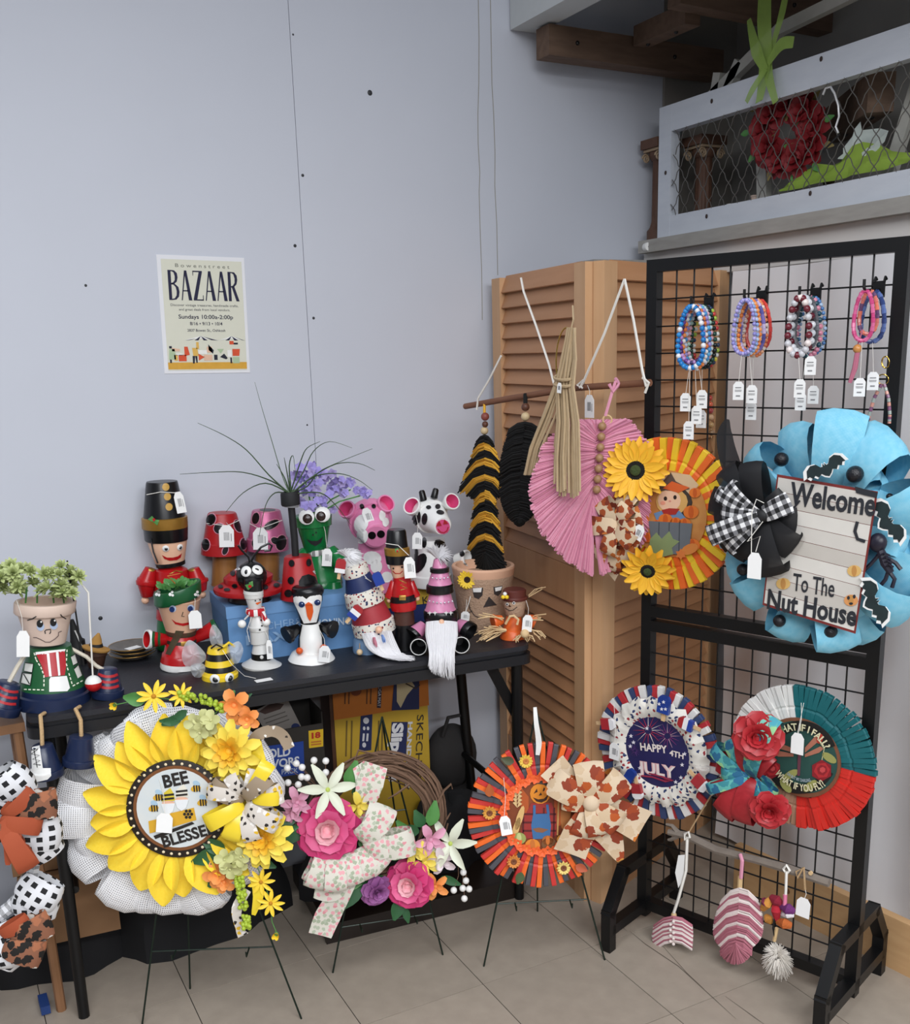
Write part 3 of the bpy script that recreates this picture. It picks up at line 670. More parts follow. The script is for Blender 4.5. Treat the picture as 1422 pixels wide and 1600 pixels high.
# --- stacked plates
gl=mat('plate_glaze','#4c4844',.25,c2='#77716a',scale=40)
z0=TZ
for i,(lb) in enumerate(('lowest of the three stacked dark glazed plates','middle one of the three stacked dark glazed plates','topmost of three stacked dark glazed plates with a small tag on it')):
    P=on_z(208,1028,TZ); S=pxs(P); t=thing('glazed_plate',lb,'plate',Matrix.Translation(P+Vector((0.004*(i==1),0,.0001+i*.009))),'dark plates stacked on the table')
    MB().lathe([(15*S,0),(22*S,.002),(34*S,.014),(35*S,.016),(33.5*S,.0155),(22*S,.005),(.01,.0045)],36).build('dish',gl,t); MB().lathe([(34.6*S,.0145),(35.4*S,.0155),(35.1*S,.0164),(34*S,.016)],36,cap=False).build('rim',gold,t)
    if i==2: MB().box((.0,-.005,.0088),(.035,.022,.0008),0,Matrix.Rotation(.4,4,'Z')).build('price_tag',tagw,t,smooth=False)
# --- big nutcracker
f=Fig('nutcracker_pot_soldier','tall clay pot nutcracker soldier with black hat at the table back','pot figure',272,1012)
f.rings('boots',[(272,1012,27),(272,1010,28),(271,985,25),(271,966,24)],green,minz=0)
f.rings('coat_skirt',[(271,966,26),(271,950,25)],red); f.rings('belt',[(271,950,26),(271,936,26)],black)
f.rings('torso',[(271,936,26),(270,925,28),(268,890,24),(267,884,15)],red)
f.rings('head',[(266,884,18),(266,882,21),(262,848,29),(261,842,29)],peach)
f.rings('chin_strap',[(267,883,22),(266,879,22.6),(266,877,22.4)],black)
f.rings('hat',[(261,844,31),(260,842,32),(259,826,33),(258,824,34),(257,808,34),(257,807,31),(253,755,23.5),(253,752,22.5)],[black,gold],[0,0,0,1,1,0,0])
for x,y in ((259,761),(261.5,776),(264,792)): f.mark([ell(x,y,5.6,6)],mat('gold_button','#c59a45',.4),'hat_button')
f.mark([[(231,812),(238,806),(243,812),(249,813),(246,821),(240,816)]],leafd,'holly_leaf'); f.mark([ell(241,812,2.4)],red,'holly_berry',eps=.002)
f.mark([strokepx([(236,842),(240,862),(247,880)],2.2)],black,'strap_line')
f.eye(259,857,5.2,(.1,.1),.5); f.eye(281,855,5.2,(.1,.1),.5)
f.mark([[(253,867),(261,871),(270,871),(278,869),(284,864),(282,871),(276,875),(265,876),(257,873)]],red,'mouth')
for sx,x0,x1,hx,hy in ((-1,236,228,227,938),(1,302,310,316,929)):
    f.pot('upper_arm',(x0,888),(x1,912),9,15,[red],0.,.0,hollow=False); f.pot('lower_arm',(hx+ (3 if sx<0 else -2),hy-6),(x1,906),9,15,[red],0,0,hollow=False)
    f.ball('hand',hx,hy,6,peach); f.mark([ell(x0+(1 if sx<0 else -3),890,5,3)],gold,'epaulette')
f.mark([strokepx([(265,897),(275,892),(285,894)],1.5)],gold,'gold_braid')
f.tagc(281,785,14,32,-.12,.04,(272,770)); f.tube('hat_string',[(229,773,.03),(250,769,.045),(274,770,.04)],.6,cord)
# --- elf planter
elfg=mat('elf_green','#14562f',.35)
f=Fig('elf_pot_planter','clay pot elf in red with green brim and leafy sprigs on top','pot figure',283,1042)
f.rings('hem',[(283,1043,31),(283,1041,32),(283,1033,31)],white,minz=0)
f.rings('body',[(283,1033,31.5),(283,1026,30),(283,1020,28.5),(283,1018,26),(283,986,20)],red)
f.rings('head',[(283,986,22),(283,984,23),(279,938,33),(279,937,34),(279,936,34)],peach)
f.rings('brim',[(279,937,35),(278,934,37),(277,918,37),(277,916,36),(277,916,31),(278,934,28),(278,934,1)],elfg)
f.rings('scarf',[(283,992,21),(283,990,22.5),(283,984,23.5)],mat('plaid_scarf','#6e2a2a',.8,c2='#2f4a2c',scale=120))
f.mark([[(275,985),(288,986),(266,1024),(259,1022),(262,1014)]],mat('plaid_tail','#5b2e26',.8,c2='#33482c',scale=120),'scarf_tail')
f.rings('belt_buckle',[(283,1003,23.6),(283,998,23)],mat('dark_belt','#2c2a22',.5)); f.mark([[(283,1003),(292,1002),(292,1009),(283,1010)]],gold,'buckle')
f.pot('sleeve',(262,999),(229,999),8,15,[red,white],0,.02,mr=1,min_=0,rim=.16); f.pot('sleeve',(303,998),(340,979),8,14,[red,elfg],-.01,-.01,mr=1,rim=.16,hollow=False)
for x in (240,249): f.mark([strokepx([(x,987),(x-1,999),(x,1011)],4)],elfg,'sleeve_stripe')
for x in (246,267,306): f.mark([ell(x-1,929,2.4),ell(x+2,925,2.2),ell(x+3,930,2)],white,'snow_dot',cut=0)
f.mark([ell(270,951,5.5,5.5)],pale,'eye_white'); f.mark([ell(269,952,4,4.4)],mat('eye_blue','#23396e',.3),'eye_iris',eps=.0015); f.mark([ell(298,950,5.5,5.5)],pale,'eye_white'); f.mark([ell(297,951,4,4.4)],MT['eye_blue'],'eye_iris',eps=.0015)
f.mark([strokepx([(286,956),(284,963),(288,963)],1.2)],ink,'nose_line'); f.mark([[(268,967),(275,972),(285,974),(296,972),(303,968),(298,975),(286,978),(274,975)]],red,'mouth')
sprig=proto(MB().petal(Matrix.Identity(4),1,.6,.2,.1,.55,nu=4,nv=3),'sprig_leaf',leafd)
rd=random.Random(5)
for i in range(46):
    a=rd.uniform(0,2*PI); r=rd.uniform(0,28)*f.S; P=f.L(277,916)+Vector((r*math.cos(a),r*math.sin(a),0)); d=Vector((math.cos(a)*.8,math.sin(a)*.8,rd.uniform(.4,1.2)))
    inst(sprig,f.root,Mz(P,d,(0,1,0),rd.uniform(7,13)*f.S))
f.tube('wired_sprig',[(277,915,0),(262,900,.02),(282,896,.03)],[1,.8,.5],mat('orange_wire','#c97a35',.6))
f.tagc(305,968,19,28,0,.05,(300,920),blank=True)
# --- bee pot
netm=mat('clear_tulle','#eef2f6',.3,alpha=.32,var=.02)
f=Fig('bee_pot','small yellow and black striped bee pot with tulle wings at the table front','pot figure',344,1058)
bl=black; yl=yellow
f.rings('body',[(344,1061,27),(344,1059,28),(344,1052,28),(344,1050,25.5),(344,1046,25),(343,1038,22.5),(342,1029,20),(341,1019,17.5),(341,1011,15.5),(341,1010,14)],[yl,bl],[0,0,0,0,1,0,1,0,0],minz=0)
f.eye(336,1061,8,(.1,.1),.6); f.eye(358,1059,8,(.1,.1),.6)
for pts in ([(320,1020),(296,1000),(284,1022),(292,1042),(318,1034)],[(314,1036),(298,1040),(302,1056),(314,1058),(322,1044)],[(352,1016),(372,1002),(380,1016),(372,1036),(360,1034)],[(334,1012),(327,994),(333,976),(346,990),(347,1010)]):
    c=(sum(p[0] for p in pts)/5,sum(p[1] for p in pts)/5); mb=MB(); nn=40
    for k in range(2):
        vs=[f.L(*c,.010+.03*k)]; fs=[]
        for r_ in range(1,6):
            q=r_/5
            for i in range(nn):
                t=i/nn*5; a=pts[int(t)%5]; b_=pts[(int(t)+1)%5]; p_=pts[(int(t)-1)%5]; n_=pts[(int(t)+2)%5]; u=t-int(t)
                X=[.5*(2*a[d]+(b_[d]-p_[d])*u+(2*p_[d]-5*a[d]+4*b_[d]-n_[d])*u*u+(3*a[d]-p_[d]-3*b_[d]+n_[d])*u**3) for d in (0,1)]
                vs.append(f.L(c[0]+(X[0]-c[0])*q,c[1]+(X[1]-c[1])*q,.008+(.03*k)*(1-q*q)+.004*math.sin(i*.9+k+r_)*q))
                o=1+(r_-1)*nn; i2=(i+1)%nn
                if r_==1: fs.append((0,o+i,o+i2))
                else: fs.append((o-nn+i,o+i,o+i2,o-nn+i2))
        mb.add(vs,fs)
    mb.build('tulle_wing',netm,f.root)
f.tube('tie_wire',[(330,1013,.02),(338,1007,.03),(348,1012,.025),(340,1016,.03)],1.5,black); f.tube('tie_wire',[(345,1014,.02),(358,1004,.02),(366,1010,.01)],2.2,yellow)
P=on_z(412,1063,TZ+.001); q=f.fr.I@P; mb=MB().box((0,0,.0006),(26*f.S,13*f.S,.0008),0,Matrix.Translation(q)@Matrix.Rotation(.25,4,'Z')); t=mb.build('price_tag',tagw,f.root,smooth=False)
MB().tube([f.L(348,1016,.03),f.L(362,1038,.045),f.fr.I@on_z(382,1056,TZ+.004),f.fr.I@on_z(400,1060,TZ+.002)],.0007,4).build('tag_string',cord,t)
# --- blue shoe box and what stands on it
bluec=mat('box_blue','#6390c0',.55,var=.04); bluetxt=mat('box_print','#8fb2d6',.6)
BF=Fr(on_z(360,1038,TZ),math.atan2(dT.y,dT.x)+.02); HB=BF.z(354,949); DB=(on_z(318,918,TZ+HB)-on_z(354,949,TZ+HB)).length; DB=min(DB,.20); WB=.345
bx=thing('blue_shoe_box','light blue shoe box on the table under the ladybug pots','box',BF)
MB().box((WB/2,DB/2,(HB-.028)/2),(WB-.004,DB-.004,HB-.028)).build('box_body',bluec,bx,smooth=False); MB().box((WB/2,DB/2,HB-.0145),(WB,DB,.029)).build('lid',mat('box_lid_blue','#6c98c8',.55,var=.04),bx,smooth=False)
text_on(BF,bx,'SKECHERS',(385,989),(470,976),12,bluetxt,.0015); text_on(BF,bx,'MAX',(385,1008),(450,999),15,bluetxt,.0015,bold=.03); text_on(BF,bx,'CUSHIONING',(462,983),(548,975),12,mat('box_print_white','#c8d8e6',.6),.0015,bold=.02)
ZB=TZ+HB
def spots(f,L,m=black,nm='black_spot',eps=.0009,ring=None):
    for q in L:
        x,y,rx=q[:3]; ry=q[3] if len(q)>3 else rx; ro=q[4] if len(q)>4 else 0
        if ring: f.mark([ell(x,y,rx+1.3,ry+1.3,16,ro)],ring,'spot_outline',eps=eps*.8)
        f.mark([ell(x,y,rx,ry,14,ro)],m,nm,eps=eps*1.7)
trunk=mat('varnished_branch','#7d4f26',.35,c2='#a5713c',scale=12,stretch=(6,6,.7)); pinkout=mat('pink_outline','#d98fa3',.4)
ladyred=mat('ladybug_red','#a91b20',.35)
pinkm=mat('pink_metallic','#c0648c',.3,metal=.25)
for nm,lb,cx,by,top,rim,m,sp in (('mushroom_pot','red spotted clay pot mushroom on a log stem, behind the ladybug',350,914,(347,801,21.5),(350,861,35),ladyred,[(330,812,7,9,.4),(343,826,8.5,8,.2),(372,822,6,10,-.4),(322,851,6,9),(380,850,5,9),(352,860,4,7,.4)]),
   ('mushroom_pot','pink spotted clay pot mushroom on a log stem, beside the frog',417,906,(416,797,21.5),(418,855,33),pinkm,[(400,810,5.5,9,.2),(424,820,13,6,-.5),(418,797.5,13,2.4),(439,848,8,12,.2),(402,848,8,10,.2),(430,845,7,5,.5)])):
    f=Fig(nm,lb,'pot figure',cx,by,ZB)
    f.rings('stem',[(cx,by,20),(cx,by-4,19),(cx+1,rim[1]+5,18.5),(cx,rim[1]-6,18)],trunk,minz=0,seg=16)
    f.rings('cap',[(rim[0],rim[1]+3,rim[2]*.9),(rim[0],rim[1]+3,rim[2]),(rim[0],rim[1]-14,rim[2]-1),(rim[0],rim[1]-16,rim[2]-3.5),(top[0],top[1]+2,top[2]+.5),(top[0],top[1],top[2]-1)],m)
    spots(f,sp,black,ring=pinkout)
    tx,ty=(354,838) if cx<380 else (407,842)
    f.tagc(tx,ty,22,33,.05,.062,(tx-1,ty-22)); f.tube('tag_loop',[(cx-27,818,.02),(tx-4,ty-17,.06),(tx+2,ty-17,.06),(cx+24,813,.03)],.6,cord)
# ladybug
f=Fig('ladybug_saucer_figure','red saucer ladybug with black ball head and curled antennae','pot figure',390,938,ZB)
f.rings('base',[(390,939,33),(390,936,34),(390,930,32)],black,minz=0)
f.rings('lower_saucer',[(389,930,34),(388,924,52),(388,921,53.5),(388,917,53),(388,913,46),(388,909,36)],ladyred); f.rings('upper_saucer',[(388,909,37),(388,905,38),(388,900,38),(387,896,32),(386,890,22),(386,889,4)],ladyred)
f.ball('head',393,900,23.5,black,dy=.050)
spots(f,[(345,917,4,3),(367,916,4.5,4),(432,915,5,3.5),(414,918,5,4),(364,896,4,4.5),(355,922,5,2.6),(376,906,3.5,3)])
f.eye(385,893,8.5,(.2,.15),.55); f.eye(402,891,8.5,(-.2,.15),.55)
f.tube('antenna',[(391,880,.05),(388,870,.05),(378,860,.05),(372,852,.05)],1.8,black); f.tube('antenna',[(391,880,.05),(397,868,.05),(408,855,.05),(420,849,.05),(425,853,.05),(422,860,.05),(413,861,.05)],1.8,black)
f.mark([[(365,889),(374,886),(376,890),(368,892)]],white,'white_patch')
# ladybug planter with black tube of grass
f=Fig('ladybug_pot_with_grass','red ladybug pot holding a tall black tube of long grass','pot figure',470,934,ZB)
f.rings('body',[(470,935,31),(470,933,32),(470,920,31),(469,918,29),(465,870,21),(465,868,19)],ladyred,minz=0)
spots(f,[(456,880,4.5,5.5),(482,879,4,6),(455,907,5,6),(451,927,6,6),(494,920,3,6)])
f.mark([[(467,922),(467,908),(472,900),(482,897),(492,901),(497,912),(498,926),(480,929)]],black,'face_patch'); f.mark([[(488,893),(493,889),(497,894),(494,899)]],silver,'white_bow')
f.eye(477,925,6,(0,0),.55); f.eye(493,923,6,(0,0),.55)
tbm=mat('black_foam_tube','#17171a',.7)
f.tube('tube',[(462,870,.0),(460,840,.0),(457,810,.0),(455,789,.0)],[5.5,5.5,5.5,5.5],tbm,seg=12)
f.rings('tube_collar',[(455,792,11),(455,788,13)],mat('clear_collar','#9b9ea3',.3)); f.rings('tube_cap',[(455,789,14),(454,787,14.5),(453,770,14.5),(453,768,13),(453,768,10),(453,776,9),(453,776,1)],tbm)
gr=mat('grass_blade','#32452f',.6,c2='#4b6242',scale=20)
for pts in ([(452,770),(440,740),(425,690),(410,640),(398,597)],[(451,770),(420,742),(385,703),(350,680),(309,661)],[(452,770),(425,752),(380,738),(330,738),(281,741)],[(451,770),(415,755),(380,770),(353,800)],[(450,772),(430,770),(415,790),(405,838)],[(454,770),(448,735),(444,715)],[(455,770),(452,728),(458,712),(462,745)],[(456,770),(475,735),(490,705),(515,690),(550,700)],[(456,770),(480,760),(498,738),(530,722),(582,701)],[(457,770),(488,745),(525,725),(560,724),(586,735)],[(457,772),(490,745),(530,740),(560,750),(582,766)],[(453,770),(444,745),(432,725)],[(454,770),(470,720),(480,700),(500,690)],[(457,772),(500,770),(525,790),(548,820)]):
    n=len(pts); P=[f.L(x,y,.012*math.sin(i*1.3+pts[-1][0])) for i,(x,y) in enumerate(pts)]
    Q=[]
    for i in range((n-1)*4+1):
        t=i/4; k=min(int(t),n-2); u=t-k; p0,p1,p2,p3=P[max(k-1,0)],P[k],P[k+1],P[min(k+2,n-1)]
        Q.append(.5*((2*p1)+(p2-p0)*u+(2*p0-5*p1+4*p2-p3)*u*u+(3*p1-p0-3*p2+p3)*u**3))
    MB().tube(Q,[ (1.25*(1-.8*i/len(Q)))*f.S for i in range(len(Q))],4).build('grass_blade',gr,f.root)
# frog
frogg=mat('frog_green','#12753a',.25)
f=Fig('frog_pot_planter','green clay pot frog with googly eyes and purple flowers on its head','pot figure',506,914,ZB)
f.rings('body',[(505,915,30),(505,913,31),(504,905,30),(503,902,27),(499,862,17)],frogg,minz=0)
f.rings('head',[(493,862,15),(493,860,17),(490,822,25),(490,821,28),(489,806,29),(489,804,27),(489,804,22),(489,815,21),(489,816,1)],frogg)
f.pot('arm',(516,858),(533,880),9,14,[frogg],.0,.02,hollow=False); f.pot('arm',(478,862),(462,880),9,13,[frogg],0,.02,hollow=False)
f.pot('foot',(522,908),(522,926),11,17,[frogg],.035,.035,hollow=False)
f.eye(479,808,12,(.1,.2),.62,pm=mat('eye_brown','#2c1a14',.25),dy=.048); f.eye(504,804,12,(-.2,.2),.62,pm=MT['eye_brown'],dy=.048)
f.mark([[(479,842),(487,845),(496,845),(505,838),(501,848),(493,853),(486,850)]],ink,'mouth'); f.mark([ell(489,835.5,1.4),ell(494,832,1.4)],ink,'nostril')
f.rings('neck_scarf',[(497,866,18),(497,862,19),(496,857,18.5)],check_mat('grey_gingham','#e8e8e4','#8a8a88','#2b2b2b',60,coord='Object'))
f.tagc(511,871,15,27,.1,.05,(500,800)); 
floret=MB()
for k in range(5):
    a=2*PI*k/5; floret.petal(Mz((0,0,0),(math.cos(a),-.35,math.sin(a)),(0,1,0)),1,.9,.2,.15,.6,nu=4,nv=3)
flo=[proto(floret,'purple_floret',mat('violet_petal','#8f84cf',.6,c2='#b4a6e2',scale=25)),proto(floret,'purple_floret',mat('lilac_petal','#a79ada',.6,c2='#c5b8e8',scale=25))]
rd=random.Random(11)
for cx,cy,rx,ry,n in ((490,760,36,36,46),(478,742,20,22,12),(500,795,22,14,12),(548,765,24,12,10),(534,752,14,10,6),(570,772,8,10,5)):
    for i in range(n):
        a=rd.uniform(0,2*PI); r=math.sqrt(rd.random()); P=f.L(cx+rx*r*math.cos(a),cy+ry*r*math.sin(a),rd.uniform(-.02,.045))
        inst(flo[i%2],f.root,Matrix.Translation(P)@Matrix.Rotation(rd.uniform(-.7,.7),4,'Z')@Matrix.Rotation(rd.uniform(-.7,.7),4,'X')@Matrix.Rotation(rd.uniform(0,6),4,'Y')@Matrix.Scale(rd.uniform(6,8.5)*f.S,4))
for e in ((475,745),(492,735),(548,765),(572,772),(500,780)): f.tube('flower_stem',[(489,808,0),((489+e[0])/2,(795+e[1])/2,.01),(e[0],e[1],.0)],1.2,leafd)
# --- yellow box under the cows
YF=Fr(on_z(590,980,TZ),math.atan2(dT.y,dT.x)); HY=YF.z(655,917)
yb=thing('yellow_shoe_box','yellow and navy box on the table beneath the two cow pots','box',YF)
ybm=mat('box_yellow','#c9a637',.6,var=.05); nvb=mat('box_navy','#1d2c66',.6)
MB().box((.10,.065,HY*.25),(.20,.13,HY*.5)).build('box_body',nvb,yb,smooth=False); MB().box((.10,.065,HY*.75),(.202,.132,HY*.5)).build('lid',ybm,yb,smooth=False)
text_on(YF,yb,'K',(661,944),(671,942),12,mat('box_ink','#2a2620',.6),.0025)
ZY=TZ+HY
# cows
def cow(lb,m,bx_,by,bw,top,tw,head,snout,sr,hr,ears,patchm,patches,horns,body_patches,in_):
    f=Fig('cow_pot_figure',lb,'pot figure',bx_,by,ZY)
    f.rings('body',[(bx_,by,bw),(bx_,by-3,bw+1),(bx_,by-16,bw),(bx_,by-18,bw-3),(top[0],top[1],tw)],m,minz=0)
    d0,d1=.0,.085
    f.pot('head',(snout[0],snout[1]),head,sr,hr,[m],d1,-.005,rim=.3,hollow=False)
    sn=f.rings('muzzle',[(snout[0],snout[1]-1,sr*1.0)]*1+[(snout[0],snout[1],sr)],m,dy=d1) if 0 else None
    for (ax,ay),(ox,oy),r in ears: f.pot('ear',(ax,ay),(ox,oy),r*.6,r,[m,in_],.0,.035,min_=1,rim=.25)
    for (ax,ay),(ox,oy) in horns: f.rings('horn',[(ax,ay,5.5),(ox,oy+2,4.6),(ox,oy,3)],black,dy=.02)
    for q in patches+body_patches: spots(f,[q],patchm,'coat_patch')
    return f
f=cow('bubblegum pink clay pot cow with white patches and pink snout',pink,588,922,33,(583,845),23,(576,808),(589,838),21,34,(((553,806),(541,795),14),((592,797),(604,786),14)),white,[(565,818,11,14,.3),(566,838,9,12,.2),(597,806,5,9),(602,816,5,7)],[],[(582,872,14,11,.2),(588,885,9,11),(604,902,9,9),(560,868,6,9),(609,880,5,10)],hotpink)
f.mark([ell(588,838,18,16)],pink,'snout'); f.mark([ell(581,836,6.3,6),ell(595,834,6.3,6)],black,'nostril',eps=.002)
for x,y in ((566,792),(584,791)): f.mark([ell(x,y,3.4,4.2,rot=-.3)],black,'eye_paint',eps=.002)
f.tagc(575,807,14,26,-.3,.085,(567,796))
f=cow('white clay pot cow with black patches, horns and pink snout',white,674,914,31,(672,842),22,(668,802),(692,822),14.5,27,(((655,800),(643,790),14),((695,790),(707,783),13)),black,[(649,813,5,9,.2),(664,811,4.5,9,.1),(670,793,4,3),(684,792,4,4,.6),(688,801,6,3.5,.2),(655,808,3,9)],[((662,782),(659,766)),((678,778),(681,763))],[(687,850,9,6,.3),(656,880,9,17,.5),(663,848,4,8),(700,862,5,16,.1),(650,865,4,12),(690,890,8,12)],hotpink)
f.mark([ell(692,823,11,11.5)],hotpink,'snout'); f.mark([[(681,822),(690,821),(686,813)],[(692,819),(700,818),(694,811)]],brick,'nostril',cut=0,eps=.002); f.mark([strokepx([(684,826),(688,831),(693,832),(698,829),(700,823)],1.5)],brick,'smile',eps=.002)
f.tagc(652,845,15,25,.05,.07,(650,805)); f.pot('hoof_pot',(712,874),(731,872),8,13,[white],.0,.02,min_=0)
spots(f,[(722,865,3.4,5),(728,879,3,3)])

# --- snowman, penguin, small nutcracker
f=Fig('snowman_pot_figure','slim white snowman of stacked pots with holly hat and striped scarf','pot figure',409,1040)
f.rings('foot',[(409,1041,30),(409,1038,31),(409,1034,24),(409,1029,17)],silver,minz=0)
f.rings('boot_band',[(409,1031,16),(408,1019,15.5)],black)
f.rings('body',[(408,1020,15),(407,1004,11),(406,1004,14),(405,985,14.5),(405,984,15.5),(404,978,15.5),(404,976,13.5),(401,957,10),(400,952,8)],silver)
f.rings('head',[(399,954,9),(397,934,13),(397,933,14.5),(396,926,15)],silver); f.rings('hat_brim',[(396,927,15.5),(396,922,15)],silver)
f.rings('hat',[(396,923,14.5),(396,906,14),(396,904,12)],black)
f.ball('buckle',409,1027,3,silver,dy=.024)
f.mark([[(383,914),(391,912),(393,918),(388,922)],[(389,910),(395,908),(396,916),(391,918)]],leafd,'holly_leaf'); f.mark([ell(391,916,2.4)],red,'holly_berry',eps=.002)
f.mark([ell(399,938.5,1.2),ell(406,937,1.2)],ink,'eye_paint'); f.mark([[(399,942),(410,939),(402,945)]],orange,'carrot_nose'); f.mark([ell(406,984,1.6),ell(408,969,1.4),ell(409,978,1.4)],ink,'button')
sc=check_mat('candy_scarf','#c3202c','#c3202c','#f0efec',55,coord='Object')
f.rings('scarf',[(400,960,14),(399,955,15.5),(399,950,14)],sc); f.mark([[(388,955),(396,957),(388,972),(381,968)]],sc,'scarf_tail'); f.tube('scarf_end',[(409,956,.02),(413,966,.022),(414,972,.02)],[5,5,4.5],sc)
f.ball('mitten',378,975,6.5,white,dy=.01); f.ball('mitten',416,972,6.5,white,dy=.02); f.tube('arm_string',[(390,960,.015),(382,968,.012)],1.4,silver)
f.tagc(421,1015,9,30,0,.035,(414,985)); f.tube('tag_loop',[(394,960,.015),(386,985,.02),(390,1003,.02)],.5,cord)
f=Fig('penguin_pot_figure','black and white penguin of stacked pots with orange beak','pot figure',487,1030)
f.rings('foot',[(487,1033,35),(487,1030,36.5),(487,1020,31),(487,1017,26)],white,minz=0)
f.rings('body',[(487,1019,20),(486,1015,20.5),(486,995,19.5),(486,993,18.5),(485,973,15)],[white],0)
f.mark([strokepx([(467,1012),(467,995),(471,976)],4)],black,'back_edge'); f.mark([strokepx([(505,1010),(504,995),(499,976)],3)],black,'back_edge')
f.rings('head',[(484,974,13),(483,971,14.5),(481,940,21),(481,939,22.5),(481,926,23)],[black],0); f.mark([[(460,941),(459,934),(464,930),(471,930),(479,936),(482,933),(489,929),(497,928),(502,931),(502,938),(498,956),(494,972),(475,974),(468,958)]],white,'face_patch',eps=.0014); f.rings('hat',[(481,928,24),(481,923,25),(480,917,23),(480,915,20)],black)
for x,y in ((472,944),(495,941)): f.mark([ell(x,y,4.5)],mat('bead_navy','#20386b',.2),'eye_paint',eps=.0026); f.mark([ell(x+1,y-1.5,1)],pale,'eye_glint',eps=.0036)
f.mark([[(477,944),(482,940),(488,944),(489,955),(486,967),(484,970),(480,962)]],mat('beak_orange','#e05a1c',.5),'beak',eps=.003)
f.pot('wing',(467,981),(447,993),7,14,[black],.0,.02,hollow=False); f.pot('wing',(502,978),(522,984),7,14,[black],0,.02,hollow=False)
for x,y in ((468,1017),(506,1012)): f.ball('toe',x,y,6,MT['beak_orange'],dy=.034,sc=(.9,1,.9))
f.tagc(507,1022,17,26,.15,.055,(500,985))
f=Fig('small_nutcracker_figure','small red coated nutcracker with black hat, between gnome and cow','pot figure',632,1014)
brn=mat('trouser_brown','#4a2a20',.5)
f.rings('boots',[(632,1017,17),(632,1013,18),(632,985,14),(632,972,14)],black,minz=0); f.rings('trousers',[(632,974,16),(631,950,15)],brn)
f.rings('coat',[(631,952,19),(630,944,21),(628,902,13),(627,900,9)],red)
f.rings('belt',[(630,938,20.9),(629,929,19.8)],black); f.mark([[(624,930),(634,930),(634,938),(624,938)]],gold,'buckle'); 
f.rings('head',[(624,902,9),(624,900,10.5),(622,878,14.5)],peach); f.rings('hat',[(621,880,17),(621,868,19),(621,866,19.5),(620,856,19.5),(620,854,17),(619.5,830,14.5),(619.5,827,13)],[black,gold,black],[0,0,1,1,2,2])
f.mark([[(617,858),(622,856),(624,863),(618,863)]],leafd,'holly_leaf'); f.mark([ell(621,861,1.6)],red,'holly_berry',eps=.002); f.mark([ell(615,888,1.4),ell(628,886,1.6)],ink,'eye_paint'); f.mark([strokepx([(614,892),(618,896),(625,896),(629,892)],1.3)],red,'smile')
f.mark([strokepx([(624,906),(635,911),(625,914),(636,919),(626,922)],1.4)],gold,'gold_lacing'); f.pot('sleeve',(615,908),(609,934),5,8,[red],.0,.0,hollow=False); f.pot('sleeve',(642,908),(649,932),5,8,[red],0,0,hollow=False); f.ball('hand',652,935,4,peach,reg=False); f.ball('hand',608,938,4,peach,reg=False)
f.tagc(640,887,17,32,-.05,.045,(638,872)); f.tube('tag_loop',[(602,849,.02),(622,852,.035),(639,868,.035)],.6,cord)
# --- gnomes
def fur(f,roots,m,n,name='beard',r=1.,seed=1,edge=None):
    """roots: list of paths (px,py,dy) interpolated between for strand guides"""
    rd=random.Random(seed); mb=MB(); k=len(roots)-1
    for i in range(n):
        t=rd.uniform(0,k); a=int(min(t,k-1e-6)); u=t-a; A,B=roots[a],roots[a+1]; m_=min(len(A),len(B)); dd=rd.uniform(-.008,.010); ln=rd.uniform(.72,1.); wob=rd.uniform(-3,3)
        P=[f.L(A[j][0]*(1-u)+B[j][0]*u+wob*math.sin(j*1.3),A[j][1]*(1-u)+B[j][1]*u,A[j][2]*(1-u)+B[j][2]*u+dd*(.4+j*.2)) for j in range(m_)]
        Q=[]
        for s_ in range(9):
            tt=s_/8*ln*(m_-1); q=min(int(tt),m_-2); v=tt-q; Q.append(P[q].lerp(P[q+1],v))
        for _ in range(2): Q=[Q[0]]+[(Q[j-1]+Q[j]*2+Q[j+1])/4 for j in range(1,8)]+[Q[8]]
        if edge is not None:
            for q_ in Q:
                if -q_.y<edge: q_.z=max(q_.z,.004+rd.uniform(0,.006))
        mb.tube(Q,[f.S*r*w_ for w_ in (1.5,1.7,1.7,1.6,1.4,1.2,.9,.5,.15)],4)
    return mb.build(name,m,f.root,stuff=True)
furw=mat('white_fur','#e9e8ea',.8,var=.04)
starm=print_mat('star_print','#e9e4d8',['#1f2d55','#8c2b35','#e9e4d8','#27355c','#a03a40'],130,.36,coord='Object')
f=Fig('patriotic_gnome','red white and blue gnome with star bands and long white beard','pot figure',573,1018)
gb=mat('gnome_base_blue','#6f8fb3',.5)
f.rings('base',[(573,1021,21),(573,1018,22),(573,1002,21),(572,1000,19),(578,982,17)],gb,minz=0)
f.rings('brim_band',[(586,989,29),(586,987,33),(582,969,33.5),(581,967,30)],starm)
f.rings('red_tier',[(582,970,31),(580,966,31),(571,934,24)],[mat('tier_red','#a8323a',.5)]); f.rings('middle_band',[(572,943,30),(571,940,31),(566,922,29),(565,920,26)],starm)
f.rings('navy_tier',[(567,925,25),(565,920,25.5),(557,892,18)],[mat('tier_navy','#22305e',.5)]); f.rings('top_band',[(558,899,20),(557,897,21),(553,883,20),(552,881,15)],starm)
f.rings('tip_tier',[(553,884,16),(547,873,9),(546,871,3)],silver)
rt=[[(546,872,.0),(540+10*math.cos(a),866+7*math.sin(a),.02*math.sin(a*2)),(545+26*math.cos(a),872+17*math.sin(a),.03*math.sin(a*2))] for a in [i*PI/8-PI*.9 for i in range(13)]]
fur(f,rt,furw,130,'pompom',.8,2)
popm=mat('popsicle_white','#efeef0',.5); 
